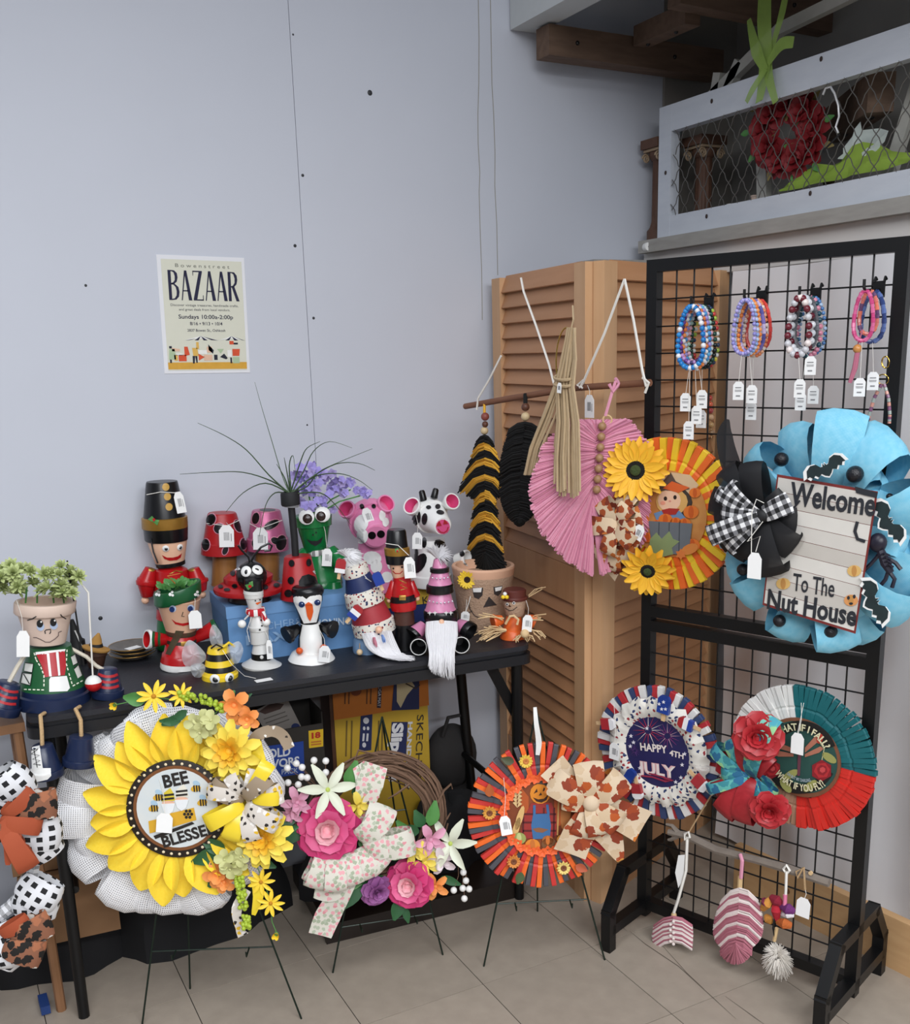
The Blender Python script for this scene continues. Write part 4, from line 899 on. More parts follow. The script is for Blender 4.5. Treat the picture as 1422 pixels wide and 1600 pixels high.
def pop(F,cx,cy,rot,s,dy,cols=('#a8282e','#efeef0','#223f9a'),par=None):
    r_=par or F.root; c=F.L(cx,cy,dy); M=Matrix.Translation(c)@Matrix.Rotation(rot,4,'Y'); S=F.S*s
    sk=MB().box((0,.002,-15*S),(5*S,.003,12*S),0,M).build('popsicle_stick',mat('popsicle_wood','#dcb88a',.7),r_,smooth=False)
    b_=MB().prism([(-8*S,-10*S),(8*S,-10*S),(8*S,-3*S),(-8*S,-3*S)],-.006,.004,0,M).build('popsicle',mat('pop'+cols[2],cols[2],.3),r_); 
    MB().prism([(-8*S,-3*S),(8*S,-3*S),(8*S,4*S),(-8*S,4*S)],-.006,.004,0,M).build('popsicle_stripe',mat('pop'+cols[1],cols[1],.4),b_)
    MB().prism([(-8*S,4*S),(8*S,4*S),(8*S,8*S),(5*S,12*S),(-5*S,12*S),(-8*S,8*S)],-.006,.004,0,M).build('popsicle_tip',mat('pop'+cols[0],cols[0],.3),b_)
pop(f,532,885,.2,.95,.045,('#a8282e','#a8282e','#efeef0')); pop(f,591,905,-.35,.9,.055,('#1c3f9a','#1c3f9a','#223f9a')); pop(f,555,957,.75,1.0,.065)
f.mark([strokepx([(569,899),(574,905),(580,909)],1),strokepx([(570,903),(576,906)],.8)],silver,'spangle')
f.ball('nose',592,984,5.6,peach,dy=.065); f.tube('button_cord',[(562,1005,.034),(562,1013,.036)],.8,jute); f.ball('wooden_button',562,1019,5,mat('birch_bead','#e0c39c',.5),dy=.036,reg=False)
rt=[[(566+i*5.5,990-i*.6,.05+.012*math.sin(i)),(572+i*5.6,1008+i*.2,.06),(582+i*5.8,1020+i*.6,.066),(600+i*4.2,1028+i*1.0,.075),(622+i*2.0,1034+i*1.4,.10),(644+i*.9,1041+i*1.,.105)] for i in range(9)]
fur(f,rt,furw,330,'beard',1.0,3,edge=.13)
fur(f,[[(583,996,.078),(585,1004,.078),(588,1012,.078)],[(586,996,.078),(588,1005,.078),(590,1013,.078)]],mat('pink_streak','#d98a9c',.8),6,'dyed_streak',.9,4); fur(f,[[(596,992,.08),(598,1000,.08),(600,1006,.08)],[(598,992,.08),(600,1000,.08),(601,1006,.08)]],mat('blue_streak','#7f9ed8',.8),5,'dyed_streak',.9,5)
# pink gnome
pk_=mat('gnome_pink','#d487ad',.3,var=.04); bk=black
f=Fig('pink_gnome','pink and black striped gnome with tall hat and flowing white beard','pot figure',690,1011)
f.rings('seat_pot',[(690,1012,22),(690,1010,24),(689,985,24),(689,967,22)],pk_,minz=0)
f.rings('hat',[(689,968,25),(689,966,26.5),(688.5,955,26.5),(688,952,24.5),(688,951,23),(687.5,926,16.5),(687.5,925,21),(687.5,923,21.5),(687.5,914,21),(687.5,912,18.5),(687,894,13),(687,893,15),(687,887,15),(687,886,11.5),(686,874,8),(686,872,5)],[bk,pk_],[0,0,0,1,1,0,0,0,0,1,0,0,0,1,1])
bead=mat('rhinestone','#dfe3ea',.1,metal=.6)
for i in range(7): f.ball('rhinestone',671+i*6,939+3*math.sin(i*.5),1.5,bead,dy=.034,reg=False)
for i in range(5): f.ball('rhinestone',676+i*6,903+1*math.sin(i),1.4,bead,dy=.028,reg=False)
for x in (672,680,697,704): f.mark([star(x,958,4,4,.35)],silver,'silver_flower',cut=0,eps=.0016)
rt=[[(686,874,.0),(684+12*math.cos(a),866+8*math.sin(a),.02*math.sin(a*2)),(684+26*math.cos(a),868+20*math.sin(a),.03*math.sin(a*2))] for a in [i*PI/8-PI*.9 for i in range(13)]]
fur(f,rt,mat('grey_fur','#cfcdd0',.8),120,'pompom',.7,6)
f.ball('nose',690,972,4.6,peach,dy=.052)
rt=[[(667+i*5.8,970+.5*(i-4)**2*.3,.036+.012*math.sin(i/8*PI)),(666+i*6,990,.066),(670+i*5.2,1008,.095),(673+i*4.4,1024,.122),(670+i*5.0,1044-abs(i-3)*.5,.127),(674+i*4.7,1064-abs(i-6)*2.,.128)] for i in range(9)]
fur(f,rt,furw,380,'beard',1.05,7,edge=.112)
f.pot('arm_pot',(662,976),(645,994),8,15,[pk_,bk],.01,.03,mr=1,hollow=False); f.pot('arm_pot',(716,974),(736,988),8,15,[pk_,bk],.01,.035,mr=1,rim=.4)
f.pot('foot_pot',(659,1001),(654,1011),9,14,[bk],.02,.075,rim=.3); f.pot('foot_pot',(715,999),(721,1008),9,14,[bk],.02,.075,rim=.3)
f.tube('silver_ring',[(654+12.5*math.cos(a),1011+12.5*math.sin(a),.077) for a in [i*PI/10 for i in range(21)]],.8,silver); f.tube('silver_ring',[(721+12.5*math.cos(a),1008+12.5*math.sin(a),.077) for a in [i*PI/10 for i in range(21)]],.8,silver)
# --- scarecrow pot with sunflower
burl=mat('burlap_cloth','#a98a72',.95,c2='#c2a389',scale=220,bump=.5,detail=1)
def sunflower(fr,root,px,py,r,dy,m,mc,n=18,inner=.42,name='sunflower',tilt=(0,0),m2=None,point=.75,w=.30,parent=None):
    C=fr.L(px,py,dy); S=fr.S; R=Matrix.Translation(C)@Matrix.Rotation(tilt[0],4,'X')@Matrix.Rotation(tilt[1],4,'Z')
    core=MB().lathe([(.001,.001),(r*inner*S*.6,-.0005),(r*inner*S,.002),(r*inner*S*1.0,.006),(.001,.006)],20,0,R@Matrix.Rotation(PI/2,4,'X')@Matrix.Scale(-1,4,(0,0,1)),cap=False).build(name,mc,parent or root)
    if m2: MB().sphere((0,-.003,0),r*inner*S*.45,(1,.4,1),M=R).build('flower_eye',m2,core)
    rd=random.Random(int(px*7+py)); 
    for ring in range(2):
        P=proto(MB().petal(Matrix.Identity(4),r*S*(1-inner*.7)*(1-.12*ring),r*S*w,.18,.06 if ring==0 else -.10,.45,point=point),'petal',m)
        for i in range(n):
            a=2*PI*(i+.5*ring)/n+rd.uniform(-.06,.06); d=Vector((math.cos(a),rd.uniform(-.12,.05)-.12*ring,math.sin(a)))
            inst(P,core,R@Mz(Vector((math.cos(a),0,math.sin(a)))*r*S*inner*.7+Vector((0,.003-.002*ring,0)),d,(0,1,0)))
    return core
f=Fig('scarecrow_face_pot','big burlap wrapped clay pot with a scarecrow face and sunflower','pot planter',755,978)
f.rings('pot',[(755,980,35),(755,978,36),(755,905,46),(755,903,46.5),(755,896,47)],burl,minz=0)
clay=mat('clay_rim','#e8b898',.7,var=.03); f.rings('clay_rim',[(755,898,46),(755,896,47),(755,886,48.5),(755,884,49),(755,882,48),(755,882,43),(755,900,41),(755,902,1)],clay)
dkp=mat('soft_black','#3a3230',.7)
for q in ([(738,919),(755,918),(754,930),(748,936),(741,933)],[(771,917),(785,915),(783,926),(778,931),(772,928)]): f.mark([q],dkp,'eye_patch')
f.mark([[(739,919),(753,918),(752,925),(740,925)]],white,'eye_white',eps=.0018); f.mark([[(773,918),(784,916),(782,922),(774,924)]],white,'eye_white',eps=.0018)
f.mark([[(764,932),(776,945),(755,949)]],dkp,'nose'); f.mark([strokepx([(732,940),(735,952),(742,962),(752,966)],1.2)],dkp,'mouth_line'); f.mark([strokepx([(738,955),(732,957)],1)],dkp,'mouth_line')
h,_=f.hit(730,906); sunflower(f.fr,f.root,730,906,15,-h.y+.006,mat('sunflower_yellow','#f0c51f',.6,c2='#f7d94a'),mat('seed_brown','#2d1c10',.9),16,.42,w=.34)
f.tagc(727,963,13,15,.1,.075,(727,922)); f.tube('tag_loop',[(738,921,.06),(733,940,.07),(728,956,.074)],.6,cord)
# --- small scarecrow with straw
f=Fig('little_scarecrow_figure','little scarecrow of orange pots with brown hat and straw cuffs','pot figure',801,997)
orp=mat('pumpkin_orange','#e2672a',.4,var=.06)
f.rings('legs',[(801,999,19),(801,996,20),(801,985,18),(801,983,16)],orp,minz=0); f.rings('body',[(801,986,16),(802,978,15),(803,962,11)],orp)
f.pot('arm_pot',(785,968),(770,972),7,12,[orp],.02,.03,hollow=False); f.pot('arm_pot',(822,966),(836,972),7,12,[orp],0.,.0,hollow=False)
f.rings('head',[(805,962,12),(804,958,15),(804,938,18),(804,934,18)],burl)
f.rings('hat_brim',[(804,936,20),(804,933,20.5),(804,931,19)],mat('hat_brown','#5f2a22',.5)); f.rings('hat',[(804,933,17.5),(804,922,18),(804,920,16)],MT['hat_brown'])
f.mark([ell(793,944,2.4),ell(803,942,2.4)],white,'eye_white'); f.mark([ell(793,944,1.2),ell(803,942,1.2)],ink,'eye_paint',eps=.0018); f.mark([[(796,944),(799,948),(795,948)]],brn,'nose'); f.mark([strokepx([(790,950),(796,954),(802,953),(808,948)],1)],ink,'smile')
for x,y in ((789,928),(786,933),(792,933)): f.ball('hat_flower',x,y,3.2,yellow if y>930 else white,dy=.035,reg=False)
straw=mat('straw','#d8b483',.8,c2='#e8cda0',scale=90); rd=random.Random(9); sm=MB()
def wisp(a,b,n,spread,r=.9,dy=.03):
    for i in range(n):
        p=(a[0]+rd.uniform(-2,2),a[1]+rd.uniform(-2,2)); q=(b[0]+rd.uniform(-spread,spread),b[1]+rd.uniform(-spread,spread)); d0=dy+rd.uniform(-.01,.02)
        mp=((p[0]+q[0])/2+rd.uniform(-5,5),(p[1]+q[1])/2-rd.uniform(0,5)); sm.tube([f.L(*p,d0),f.L(*mp,d0+.008),f.L(*q,d0+rd.uniform(0,.02))],r*f.S,4)
wisp((790,985),(760,990),22,14); wisp((786,968),(752,962),5,5); wisp((820,992),(828,998),14,8); wisp((812,994),(806,1002),8,5); wisp((824,970),(848,965),5,6,dy=.01); wisp((832,985),(852,992),5,8); wisp((826,932),(850,918),3,3,.7,.0); wisp((775,985),(748,996),8,8)
for v in sm.v: pass
sm.v=[(x,y,max(z,.0015)) for x,y,z in sm.v]; sm.build('straw_bundle',straw,f.root,stuff=True)
f.tube('raffia_bow',[(790,975,.04),(797,963,.045),(803,962,.045),(810,968,.045),(808,976,.045)],2,MT['straw']); f.ball('straw_flower',820,990,7,straw,dy=.05,reg=False)
f.tagc(824,974,15,26,.1,.05,(822,938))
# ================================================================ wreaths
YV=Vector((0,1,0))
def dirv(a,y=0.): return Vector((math.cos(a),y,math.sin(a)))
def easel(label,fl_,fr_,bk,apex,barpx,hook=None):
    """wire easel standing on the floor: foot pixels, back foot pixel, apex point"""
    A,B,K=on_z(*fl_,0),on_z(*fr_,0),on_z(*bk,0); o=thing('wire_easel',label,'easel'); o.location=(A+B)/2; c=o.location.copy()
    ap=Vector(apex)
    for nm,p in (('front_leg',A),('front_leg',B),('back_leg',K)): MB().tube([p-c,ap-c],.0022,6).build(nm,wirem,o)
    for t in barpx: MB().tube([A.lerp(ap,t)-c,B.lerp(ap,t)-c],.0018,6).build('cross_wire',wirem,o)
    t=barpx[0]
    for s in (.2,.8):
        p=A.lerp(ap,t).lerp(B.lerp(ap,t),s); n=(B-A).cross(Vector((0,0,1))).normalized()
        MB().tube([p-c,p+n*.035-c,p+n*.037+Vector((0,0,.012))-c],.0018,6).build('rest_hook',wirem,o)
    return o
def frame_on(A,B,z,fwd,lean):
    """frame of a wreath standing on an easel whose front feet are A,B"""
    d=B-A; yaw=math.atan2(d.y,d.x); n=Vector((math.sin(yaw),-math.cos(yaw),0)); P=(A+B)/2+n*fwd; P.z=z
    return Fr(P,yaw,lean)
def loop(fr,root,cx,cy,ang,L,w,m,dy=.01,h=.35,pinch=.35,name='bow_loop',tw=0.,n=14,curl=.12,ly=0.):
    S=fr.S; C=fr.L(cx,cy,dy); d=dirv(ang,ly).normalized(); sd=Vector((-math.sin(ang),tw,math.cos(ang))); up=d.cross(sd); up=up if up.y<0 else -up
    pts=[];ws=[]
    for i in range(n+1):
        t=i/n; pts.append(C+d*(L*S*(1-math.cos(2*PI*t))/2)+up*(h*L*S*math.sin(2*PI*t)*.5+h*L*S*.35*(1-math.cos(2*PI*t))/2)); ws.append(w*S*(pinch+(1-pinch)*math.sin(PI*t)**.6 if 0<t<1 else pinch))
    return MB().strip(pts,sd,ws,curl=curl).build(name,m,root)
def ribbon(fr,root,pts,w,m,dy=.015,name='ribbon_tail',wave=.006,notch=0,side=None,k=5):
    """pts: px points; strip of width w px"""
    P=[Vector(p) for p in [fr.L(x,y,dy+wave*math.sin(i*1.7)) for i,(x,y) in enumerate(pts)]]; n=len(P); Q=[]
    for i in range((n-1)*k+1):
        t=i/k; a=min(int(t),n-2); u=t-a; p0,p1,p2,p3=P[max(a-1,0)],P[a],P[a+1],P[min(a+2,n-1)]
        Q.append(.5*((2*p1)+(p2-p0)*u+(2*p0-5*p1+4*p2-p3)*u*u+(3*p1-p0-3*p2+p3)*u**3))
    sd=[]
    for i in range(len(Q)):
        t=Q[min(i+1,len(Q)-1)]-Q[max(i-1,0)]; s_=t.cross(Vector((0,-1,0)))
        if side: s_=Vector(side)
        sd.append(s_.normalized() if s_.length>1e-7 else (sd[-1] if sd else Vector((1,0,0))))
    if isinstance(w,(list,tuple)):
        m_=len(w)-1; ws=[(w[min(int(i/(len(Q)-1)*m_),m_-1)]*(1-(i/(len(Q)-1)*m_-min(int(i/(len(Q)-1)*m_),m_-1)))+w[min(int(i/(len(Q)-1)*m_),m_-1)+1]*(i/(len(Q)-1)*m_-min(int(i/(len(Q)-1)*m_),m_-1)))*fr.S for i in range(len(Q))]
    else: ws=w*fr.S
    return MB().strip(Q,sd,ws,curl=.08).build(name,m,root)
def leafp(fr,root,px,py,ang,l,w,m,dy=.008,ly=-.1,curl=.12,name='leaf',point=.8,tip=.4,parent=None):
    C=fr.L(px,py,dy); S=fr.S
    return MB().petal(Mz(C,dirv(ang,ly),YV),l*S,w*S,.14,curl,tip,point=point).build(name,m,parent or root)
def bloom(fr,root,px,py,r,dy,rings,mc,name,core=.2,tilt=(0,0),cm=None):
    """flower: rings of (count, length frac, width frac, elevation deg, material, tip, point, curl)"""
    C=fr.L(px,py,dy); S=fr.S; R=Matrix.Translation(C)@Matrix.Rotation(tilt[0],4,'X')@Matrix.Rotation(tilt[1],4,'Z')
    c=MB().sphere((0,-.002,0),r*core*S,(1,.7,1),M=R).build(name,mc,root); rd=random.Random(int(px+py*3))
    for k,(n,l,w_,e,m,tip,pt,cu) in enumerate(rings):
        P=proto(MB().petal(Matrix.Identity(4),r*l*S,r*w_*S,.22,cu,tip,point=pt,nu=6,nv=5),'petal',m); e0=math.radians(e)
        for i in range(n):
            a=2*PI*(i+.5*(k%2))/n+rd.uniform(-.12,.12); ee=e0+rd.uniform(-.1,.1); o=dirv(a)
            d=o*math.sin(ee)-YV*math.cos(ee); yd=o*math.cos(ee)+YV*math.sin(ee)
            inst(P,c,R@Mz(o*r*core*.5*S+YV*(.0015*k),d,yd))
    return c
def rose(fr,root,px,py,r,dy,m1,m2,m3,tilt=(0,0),name='rose'):
    return bloom(fr,root,px,py,r,dy,[(4,.42,.55,8,m1,.66,.36,.12),(5,.55,.68,28,m1,.68,.34,.1),(5,.76,.86,50,m2,.70,.32,.16),(6,.95,1.0,70,m3,.72,.3,.22),(7,1.06,1.05,86,m3,.72,.3,.16)],m1,name,.2,tilt)
def berry_line(fr,root,pts,r,m,dy,n,spread,name='berry',seed=0):
    rd=random.Random(seed); P=proto(MB().sphere((0,0,0),1,seg=8,rings=6),name,m)
    k=len(pts)-1
    for i in range(n):
        t=rd.uniform(0,k); a=min(int(t),k-1); u=t-a; x=pts[a][0]*(1-u)+pts[a+1][0]*u; y=pts[a][1]*(1-u)+pts[a+1][1]*u
        inst(P,root,Matrix.Translation(fr.L(x+rd.uniform(-spread,spread),y+rd.uniform(-spread,spread),dy+rd.uniform(-.006,.008)))@Matrix.Scale(r*rd.uniform(.8,1.1)*fr.S,4))
def pin_mesh(l,w,t):
    """spring clothes peg: two tapered wooden halves, outer end at +Z, with the spring groove"""
    mb=MB()
    for s in (-1,1):
        o=[(s*.0005,0),(s*t*.55,0),(s*t*.5,l*.28),(s*t*.33,l*.34),(s*t*.5,l*.40),(s*t*.52,l*.62),(s*t*.5,l*.97),(s*t*.42,l),(s*t*.16,l),(s*.0008,l*.5)]
        n=len(o); vs=[(-w/2,a,b_) for a,b_ in o]+[(w/2,a,b_) for a,b_ in o]
        mb.add(vs,[tuple(range(n)) if s<0 else tuple(range(n-1,-1,-1)),tuple(range(2*n-1,n-1,-1)) if s<0 else tuple(range(n,2*n))]+[((i,n+i,n+(i+1)%n,(i+1)%n) if s<0 else (i,(i+1)%n,n+(i+1)%n,n+i)) for i in range(n)])
    mb.box((0,0,l*.34),(w*1.04,t*.5,.0025))
    return mb
def pin_ring(fr,root,cx,cy,rin,rout,n,cols,a0=0.,pick=None,dy=0.,wd=9.,jit=.05,skip=None):
    S=fr.S; C=fr.L(cx,cy,dy); l=(rout-rin)*S; mats=[mat('peg_'+c,c,.55,var=.07,scale=30) for c in cols]
    ps=[proto(pin_mesh(l,wd*S,.012),'clothes_peg',m,smooth=False) for m in mats]; rd=random.Random(int(cx))
    for i in range(n):
        a=a0+2*PI*i/n
        if skip and skip(math.degrees(a)%360): continue
        k=pick(math.degrees(a)%360) if pick else i%len(cols)
        inst(ps[k],root,Mz(C+dirv(a)*rin*S*(1+rd.uniform(-.02,.02))+Vector((0,rd.uniform(-.004,.004),0)),dirv(a+rd.uniform(-jit,jit),rd.uniform(-.05,.05)),YV))
def shape(fr,root,out,m,dy,th=.0008,name='printed_shape',parent=None,rot=None):
    """flat print / cut-out: outline in px laid on the thing's plane"""
    P=[fr.L(x,y,dy) for x,y in out]; return MB().prism([(p.x,p.z) for p in P],-dy-th,-dy).build(name,m,parent or root,smooth=False)
def pm(h,r=.6): return mat('print_'+h[1:],h,r,var=.05)
# ---------------------------------------------------------------- 1 sunflower bee wreath
A,B=on_z(222,1602,0),on_z(471,1592,0); W1=frame_on(A,B,.12,.03,.13)
w=thing('bee_sunflower_wreath','yellow sunflower mesh wreath with a BEE BLESSED sign and white ruffles','wreath',W1)
easel('thin wire easel carrying the yellow sunflower bee wreath',(222,1602),(471,1592),(297,1545),W1.M@(W1.L(285,1110,-.055)),(.24,.6))
net=net_mat('white_deco_mesh','#fcfcfe',230,.42,.98); S=W1.S; cx,cy=277,1263
# backing ring
bk_=MB().tube([W1.L(cx,cy,-.02)+dirv(a)*105*S for a in [i*PI/20 for i in range(40)]],.006,6,closed=True).build('wire_ring',white,w)
rd=random.Random(21)
for k,(tx,ty,wd) in enumerate(((148,1165,66),(112,1212,84),(84,1282,64),(124,1345,70),(166,1396,66),(200,1132,60),(236,1106,66),(292,1112,70),(372,1128,64),(418,1172,64),(436,1222,60),(404,1352,60),(258,1416,70),(312,1418,70),(352,1404,54),(120,1248,70),(180,1146,56),(134,1320,60),(215,1412,60))):
    a=math.atan2(-(ty-cy),tx-cx); bx,by=cx+(tx-cx)*.42,cy+(ty-cy)*.42; loop(W1,w,bx,by,a+.18*math.sin(k*2.1),math.hypot(tx-bx,ty-by),wd*1.15,net,-.072+.008*(k%3),.42,.5,'mesh_ruffle',tw=.5*math.sin(k*1.7),n=18,curl=.35)
ym=weave_mat('yellow_burlap','#f5cc10','#ffe95a',520,.12)
n=20
for i in range(n):
    a=math.radians(96)+2*PI*i/n; ln=72+8*math.sin(i*2.3); ax,ay=cx+62*math.cos(a),cy-66*math.sin(a)
    C=W1.L(ax,ay,.014+.005*(i%2)); d=dirv(a+.12*math.sin(i*1.7),-.12)
    MB().petal(Mz(C,d,YV),ln*S*1.13,48*S,.40,.12,.42,nu=9,nv=9,point=.62,blunt=.05,uvs_=1.).build('yellow_petal',ym,w)
# sign
signm=mat('sign_black_rim','#1d1512',.6); C0=W1.L(cx,cy,.026); R0=76*S
sg=MB().lathe([(.001,0),(R0,0),(R0,.004),(R0*.98,.005),(.001,.005)],48,0,Matrix.Translation(C0)@Matrix.Rotation(PI/2,4,'X')).build('sign_board',signm,w)
def disc(fr,root,px,py,r,m,dy,name,seg=40,th=.0006,parent=None): 
    return MB().lathe([(.0005,0),(r*fr.S,0),(r*fr.S,th),(.0005,th)],seg,0,Matrix.Translation(fr.L(px,py,dy))@Matrix.Rotation(PI/2,4,'X')).build(name,m,parent or root,smooth=False)
for i in range(36):
    a=2*PI*i/36; MB().sphere(C0+dirv(a)*R0*.925+Vector((0,-.005,0)),R0*.03,(1,.5,1),seg=8,rings=5).build('sign_dot',mat('dot_cream','#e8d9b8',.6),sg)
disc(W1,w,cx,cy,66,pm('#7a4a24'),.0315,'sign_ring',parent=sg); disc(W1,w,cx,cy,61,mat('sign_face','#dfe0da',.6,c2='#cbd6dc',scale=25),.0325,'sign_face',parent=sg)
bi=pm('#211b18')
text_on(W1,sg,'BEE',(257,1231),(296,1223),19,bi,.034,bold=.035); text_on(W1,sg,'BLESSED',(256,1324),(342,1300),17,bi,.034,bold=.035)
for x,y in ((247,1196+50),(240,1263),(306,1232),(316,1254)):
    b_=shape(W1,w,ell(x,y,8,5,12,-.2),pm('#d9a92c'),.0335,name='printed_bee',parent=sg)
    for k in (-3,1,5): shape(W1,w,strokepx([(x+k,y-5),(x+k+1,y+5)],2),bi,.0345,name='bee_stripe',parent=sg)
    shape(W1,w,ell(x+1,y-8,6,4,10,.5),pm('#a9c6da'),.0335,name='bee_wing',parent=sg)
for gx,gy,h in ((263,1255,'#d9c23a'),(284,1249,'#e8e4d4')):
    shape(W1,w,[(gx-11,gy-3),(gx-7,gy-16),(gx+3,gy-24),(gx+8,gy-16),(gx+11,gy-4)],pm(h),.0335,name='printed_gnome_hat',parent=sg)
    for k in (-7,-13): shape(W1,w,strokepx([(gx-9,gy+k+1),(gx+9,gy+k-1)],3),bi,.0345,name='hat_stripe',parent=sg)
    shape(W1,w,ell(gx,gy,10,4),pm('#e8b79c'),.034,name='printed_nose',parent=sg); shape(W1,w,[(gx-11,gy+1),(gx+11,gy),(gx+7,gy+13),(gx,gy+18),(gx-7,gy+13)],pm('#e9ecee'),.0345,name='printed_beard',parent=sg)
shape(W1,w,[(265,1271),(303,1262),(307,1281),(270,1292)],pm('#d9a72a'),.0338,name='printed_crate',parent=sg); shape(W1,w,[(232,1283),(245,1280),(246,1299),(234,1302)],pm('#d9a72a'),.0338,name='printed_crate',parent=sg)
shape(W1,w,[(240,1306),(300,1284),(304,1287),(243,1311)],bi,.0338,name='printed_shadow',parent=sg)
for k in range(7): a=k*PI/3; shape(W1,w,ell(294+(5.5*math.cos(a) if k else 0),1272+(5.5*math.sin(a) if k else 0),2.6,2.6,6),bi,.0346,name='printed_honeycomb',parent=sg)
price_tag(W1,w,257,1286,24,30,.12,.05,(246,1208),blank=True)
# bow, flowers
beer=print_mat('bee_ribbon','#d8d0c6',['#2a2422','#e0b52e','#d8d0c6','#f0ece6','#d8d0c6'],90,.36); tanr=print_mat('tan_ribbon','#9c8a74',['#e8e4dc','#9c8a74','#9c8a74','#3a312a'],60,.2)
sat=mat('yellow_satin','#eccb1e',.28,c2='#f5dc45',scale=12)
for k,(a,l,wd,m,x,y) in enumerate(((150,62,34,tanr,382,1250),(205,70,30,sat,380,1256),(170,58,26,beer,378,1240),(40,60,30,tanr,380,1246),(15,66,34,beer,385,1252),(70,48,26,beer,388,1242),(330,66,34,beer,384,1258),(120,40,24,beer,380,1240),(250,62,32,sat,378,1258),(282,58,30,beer,384,1262),(55,66,26,sat,390,1238),(0,50,24,sat,392,1246))): loop(W1,w,x,y,math.radians(a),l*.86,wd*.9,m,.05+.004*(k%4),.5)
ribbon(W1,w,[(395,1160),(405,1148),(425,1142),(442,1150),(452,1170)],18,MT['tan_ribbon'],.03); ribbon(W1,w,[(388,1200),(400,1178),(412,1172)],30,sat,.035)
ribbon(W1,w,[(378,1262),(372,1285),(366,1302)],26,sat,.06); ribbon(W1,w,[(386,1390),(370,1420),(374,1450),(380,1462)],[14,16,12,18],beer,.03); ribbon(W1,w,[(398,1370),(404,1395),(396,1430)],[16,18,6],sat,.035)
yf1=mat('zinnia_yellow','#efcf2c',.6,c2='#f8e468',scale=18); yf2=mat('zinnia_gold','#e9a91c',.6,c2='#f2c93a',scale=18); of=mat('orange_petal','#e98638',.6,c2='#f3a860',scale=18); hyd=mat('hydrangea_green','#b9c374',.6,c2='#d8cfa0',scale=9); brg=mat('lime_berry','#a9c03a',.35)
for x,y,r in ((358,1174,42),(410,1311,42)): bloom(W1,w,x,y,r,.055,[(6,.42,.3,25,yf2,.6,.5,.1),(8,.6,.34,48,yf2,.62,.5,.1),(10,.85,.40,68,yf1,.66,.45,.12),(11,1.05,.42,86,yf1,.68,.42,.15)],yf2,'zinnia',.14,(-.1,-.15))
for x,y,r in ((366,1102,22),(386,1124,17),(340,1366,20),(350,1378,16)): bloom(W1,w,x,y,r,.035,[(4,.8,.75,35,of,.65,.45,.1),(5,1.05,.85,75,of,.66,.42,.2)],of,'ranunculus',.2)
for X,Y in ((317,1132),(364,1345)):
    for i in range(7): a=i*2.4; bloom(W1,w,X+19*math.cos(a)*(.3+.1*i),Y+15*math.sin(a)*(.3+.1*i),15,.04+.003*i,[(4,1,.95,70,hyd,.62,.4,.1)],hyd,'hydrangea_floret',.14,(rd.uniform(-.4,.4),rd.uniform(-.4,.4)))
berry_line(W1,w,[(275,1087),(300,1088),(330,1096),(346,1107)],3.6,brg,.04,60,6,seed=3); berry_line(W1,w,[(373,1372),(378,1400),(382,1430),(387,1447)],3.6,brg,.045,70,6.5,seed=4)
dz=mat('daisy_yellow','#f2c721',.6,c2='#f8dc4c',scale=20)
for x,y,r in ((240,1088,22),(283,1086,17),(423,1411,19),(408,1378,19)): bloom(W1,w,x,y,r,.04,[(9,1.05,.34,82,dz,.55,.6,.12)],mat('daisy_eye','#c2851a',.8),'yellow_daisy',.16,(rd.uniform(-.3,.3),rd.uniform(-.5,.5)))
for x,y in ((180,1101),(432,1459)): bloom(W1,w,x,y,12,.03,[(5,1,.6,20,dz,.55,.5,.0)],leafd,'flower_bud',.3)
for pts in ([(285,1100),(262,1092),(240,1090)],[(240,1092),(205,1096),(182,1101)],[(400,1350),(415,1385),(423,1411)],[(423,1415),(425,1440),(432,1457)],[(345,1107),(330,1120),(318,1130)]): MB().tube([W1.L(x,y,.03) for x,y in pts],.0011,5).build('flower_stem',leafd,w)
for x,y,a,l,wd,m in ((228,1094,170,34,22,leafd),(285,1120,200,34,16,leafdk),(280,1128,175,30,14,leafdk),(292,1110,215,30,14,leafdk),(350,1110,60,34,16,leafd),(372,1100,35,26,9,leafdk),(345,1330,200,48,26,leafdk),(350,1350,235,44,24,leafdk),(400,1340,-30,34,18,leafdk),(430,1300,10,36,18,leafdk),(405,1185,-60,30,18,leafd),(352,1330,150,40,24,leafdk),(395,1285,60,30,16,leafd)): leafp(W1,w,x,y,math.radians(a),l,wd,m,.03)
# ---------------------------------------------------------------- 2 grapevine wreath
A,B=on_z(520,1520,0),on_z(692,1492,0); W2=frame_on(A,B,.11,.03,.12); S=W2.S
w=thing('grapevine_wreath','twig grapevine wreath with pink roses, lilies and floral ribbon','wreath',W2)
easel('thin wire easel carrying the twig grapevine wreath',(520,1520),(692,1492),(640,1440),W2.M@(W2.L(597,1120,-.05)),(.18,.62))
vine=mat('grapevine_brown','#5c4334',.85,c2='#80634e',scale=30); rd=random.Random(31)
for k in range(46):
    r0=rd.uniform(74,106); a0=rd.uniform(0,2*PI); ln=rd.uniform(2.,5.5); N=int(ln*7); ph=rd.uniform(0,6); y0=rd.uniform(-.018,.018); rr_=rd.uniform(.0018,.0042)
    pts=[W2.L(590,1283,y0+.008*math.sin(t*3+ph))+dirv(a0+ln*t)*(r0+6*math.sin(ph+t*7*ln/4)+rd.uniform(-1,1))*S for t in [i/N for i in range(N+1)]]
    MB().tube(pts,rr_,5).build('vine_twig',vine,w)
for pts in ([(590,1180),(560,1172),(548,1205)],[(680,1260),(694,1235),(705,1225),(707,1233)],[(640,1225),(620,1240),(606,1248)],[(698,1280),(704,1270)]): MB().tube([W2.L(x,y,.02) for x,y in pts],[.0028]*(len(pts)-1)+[.0012],5).build('stray_twig',vine,w)
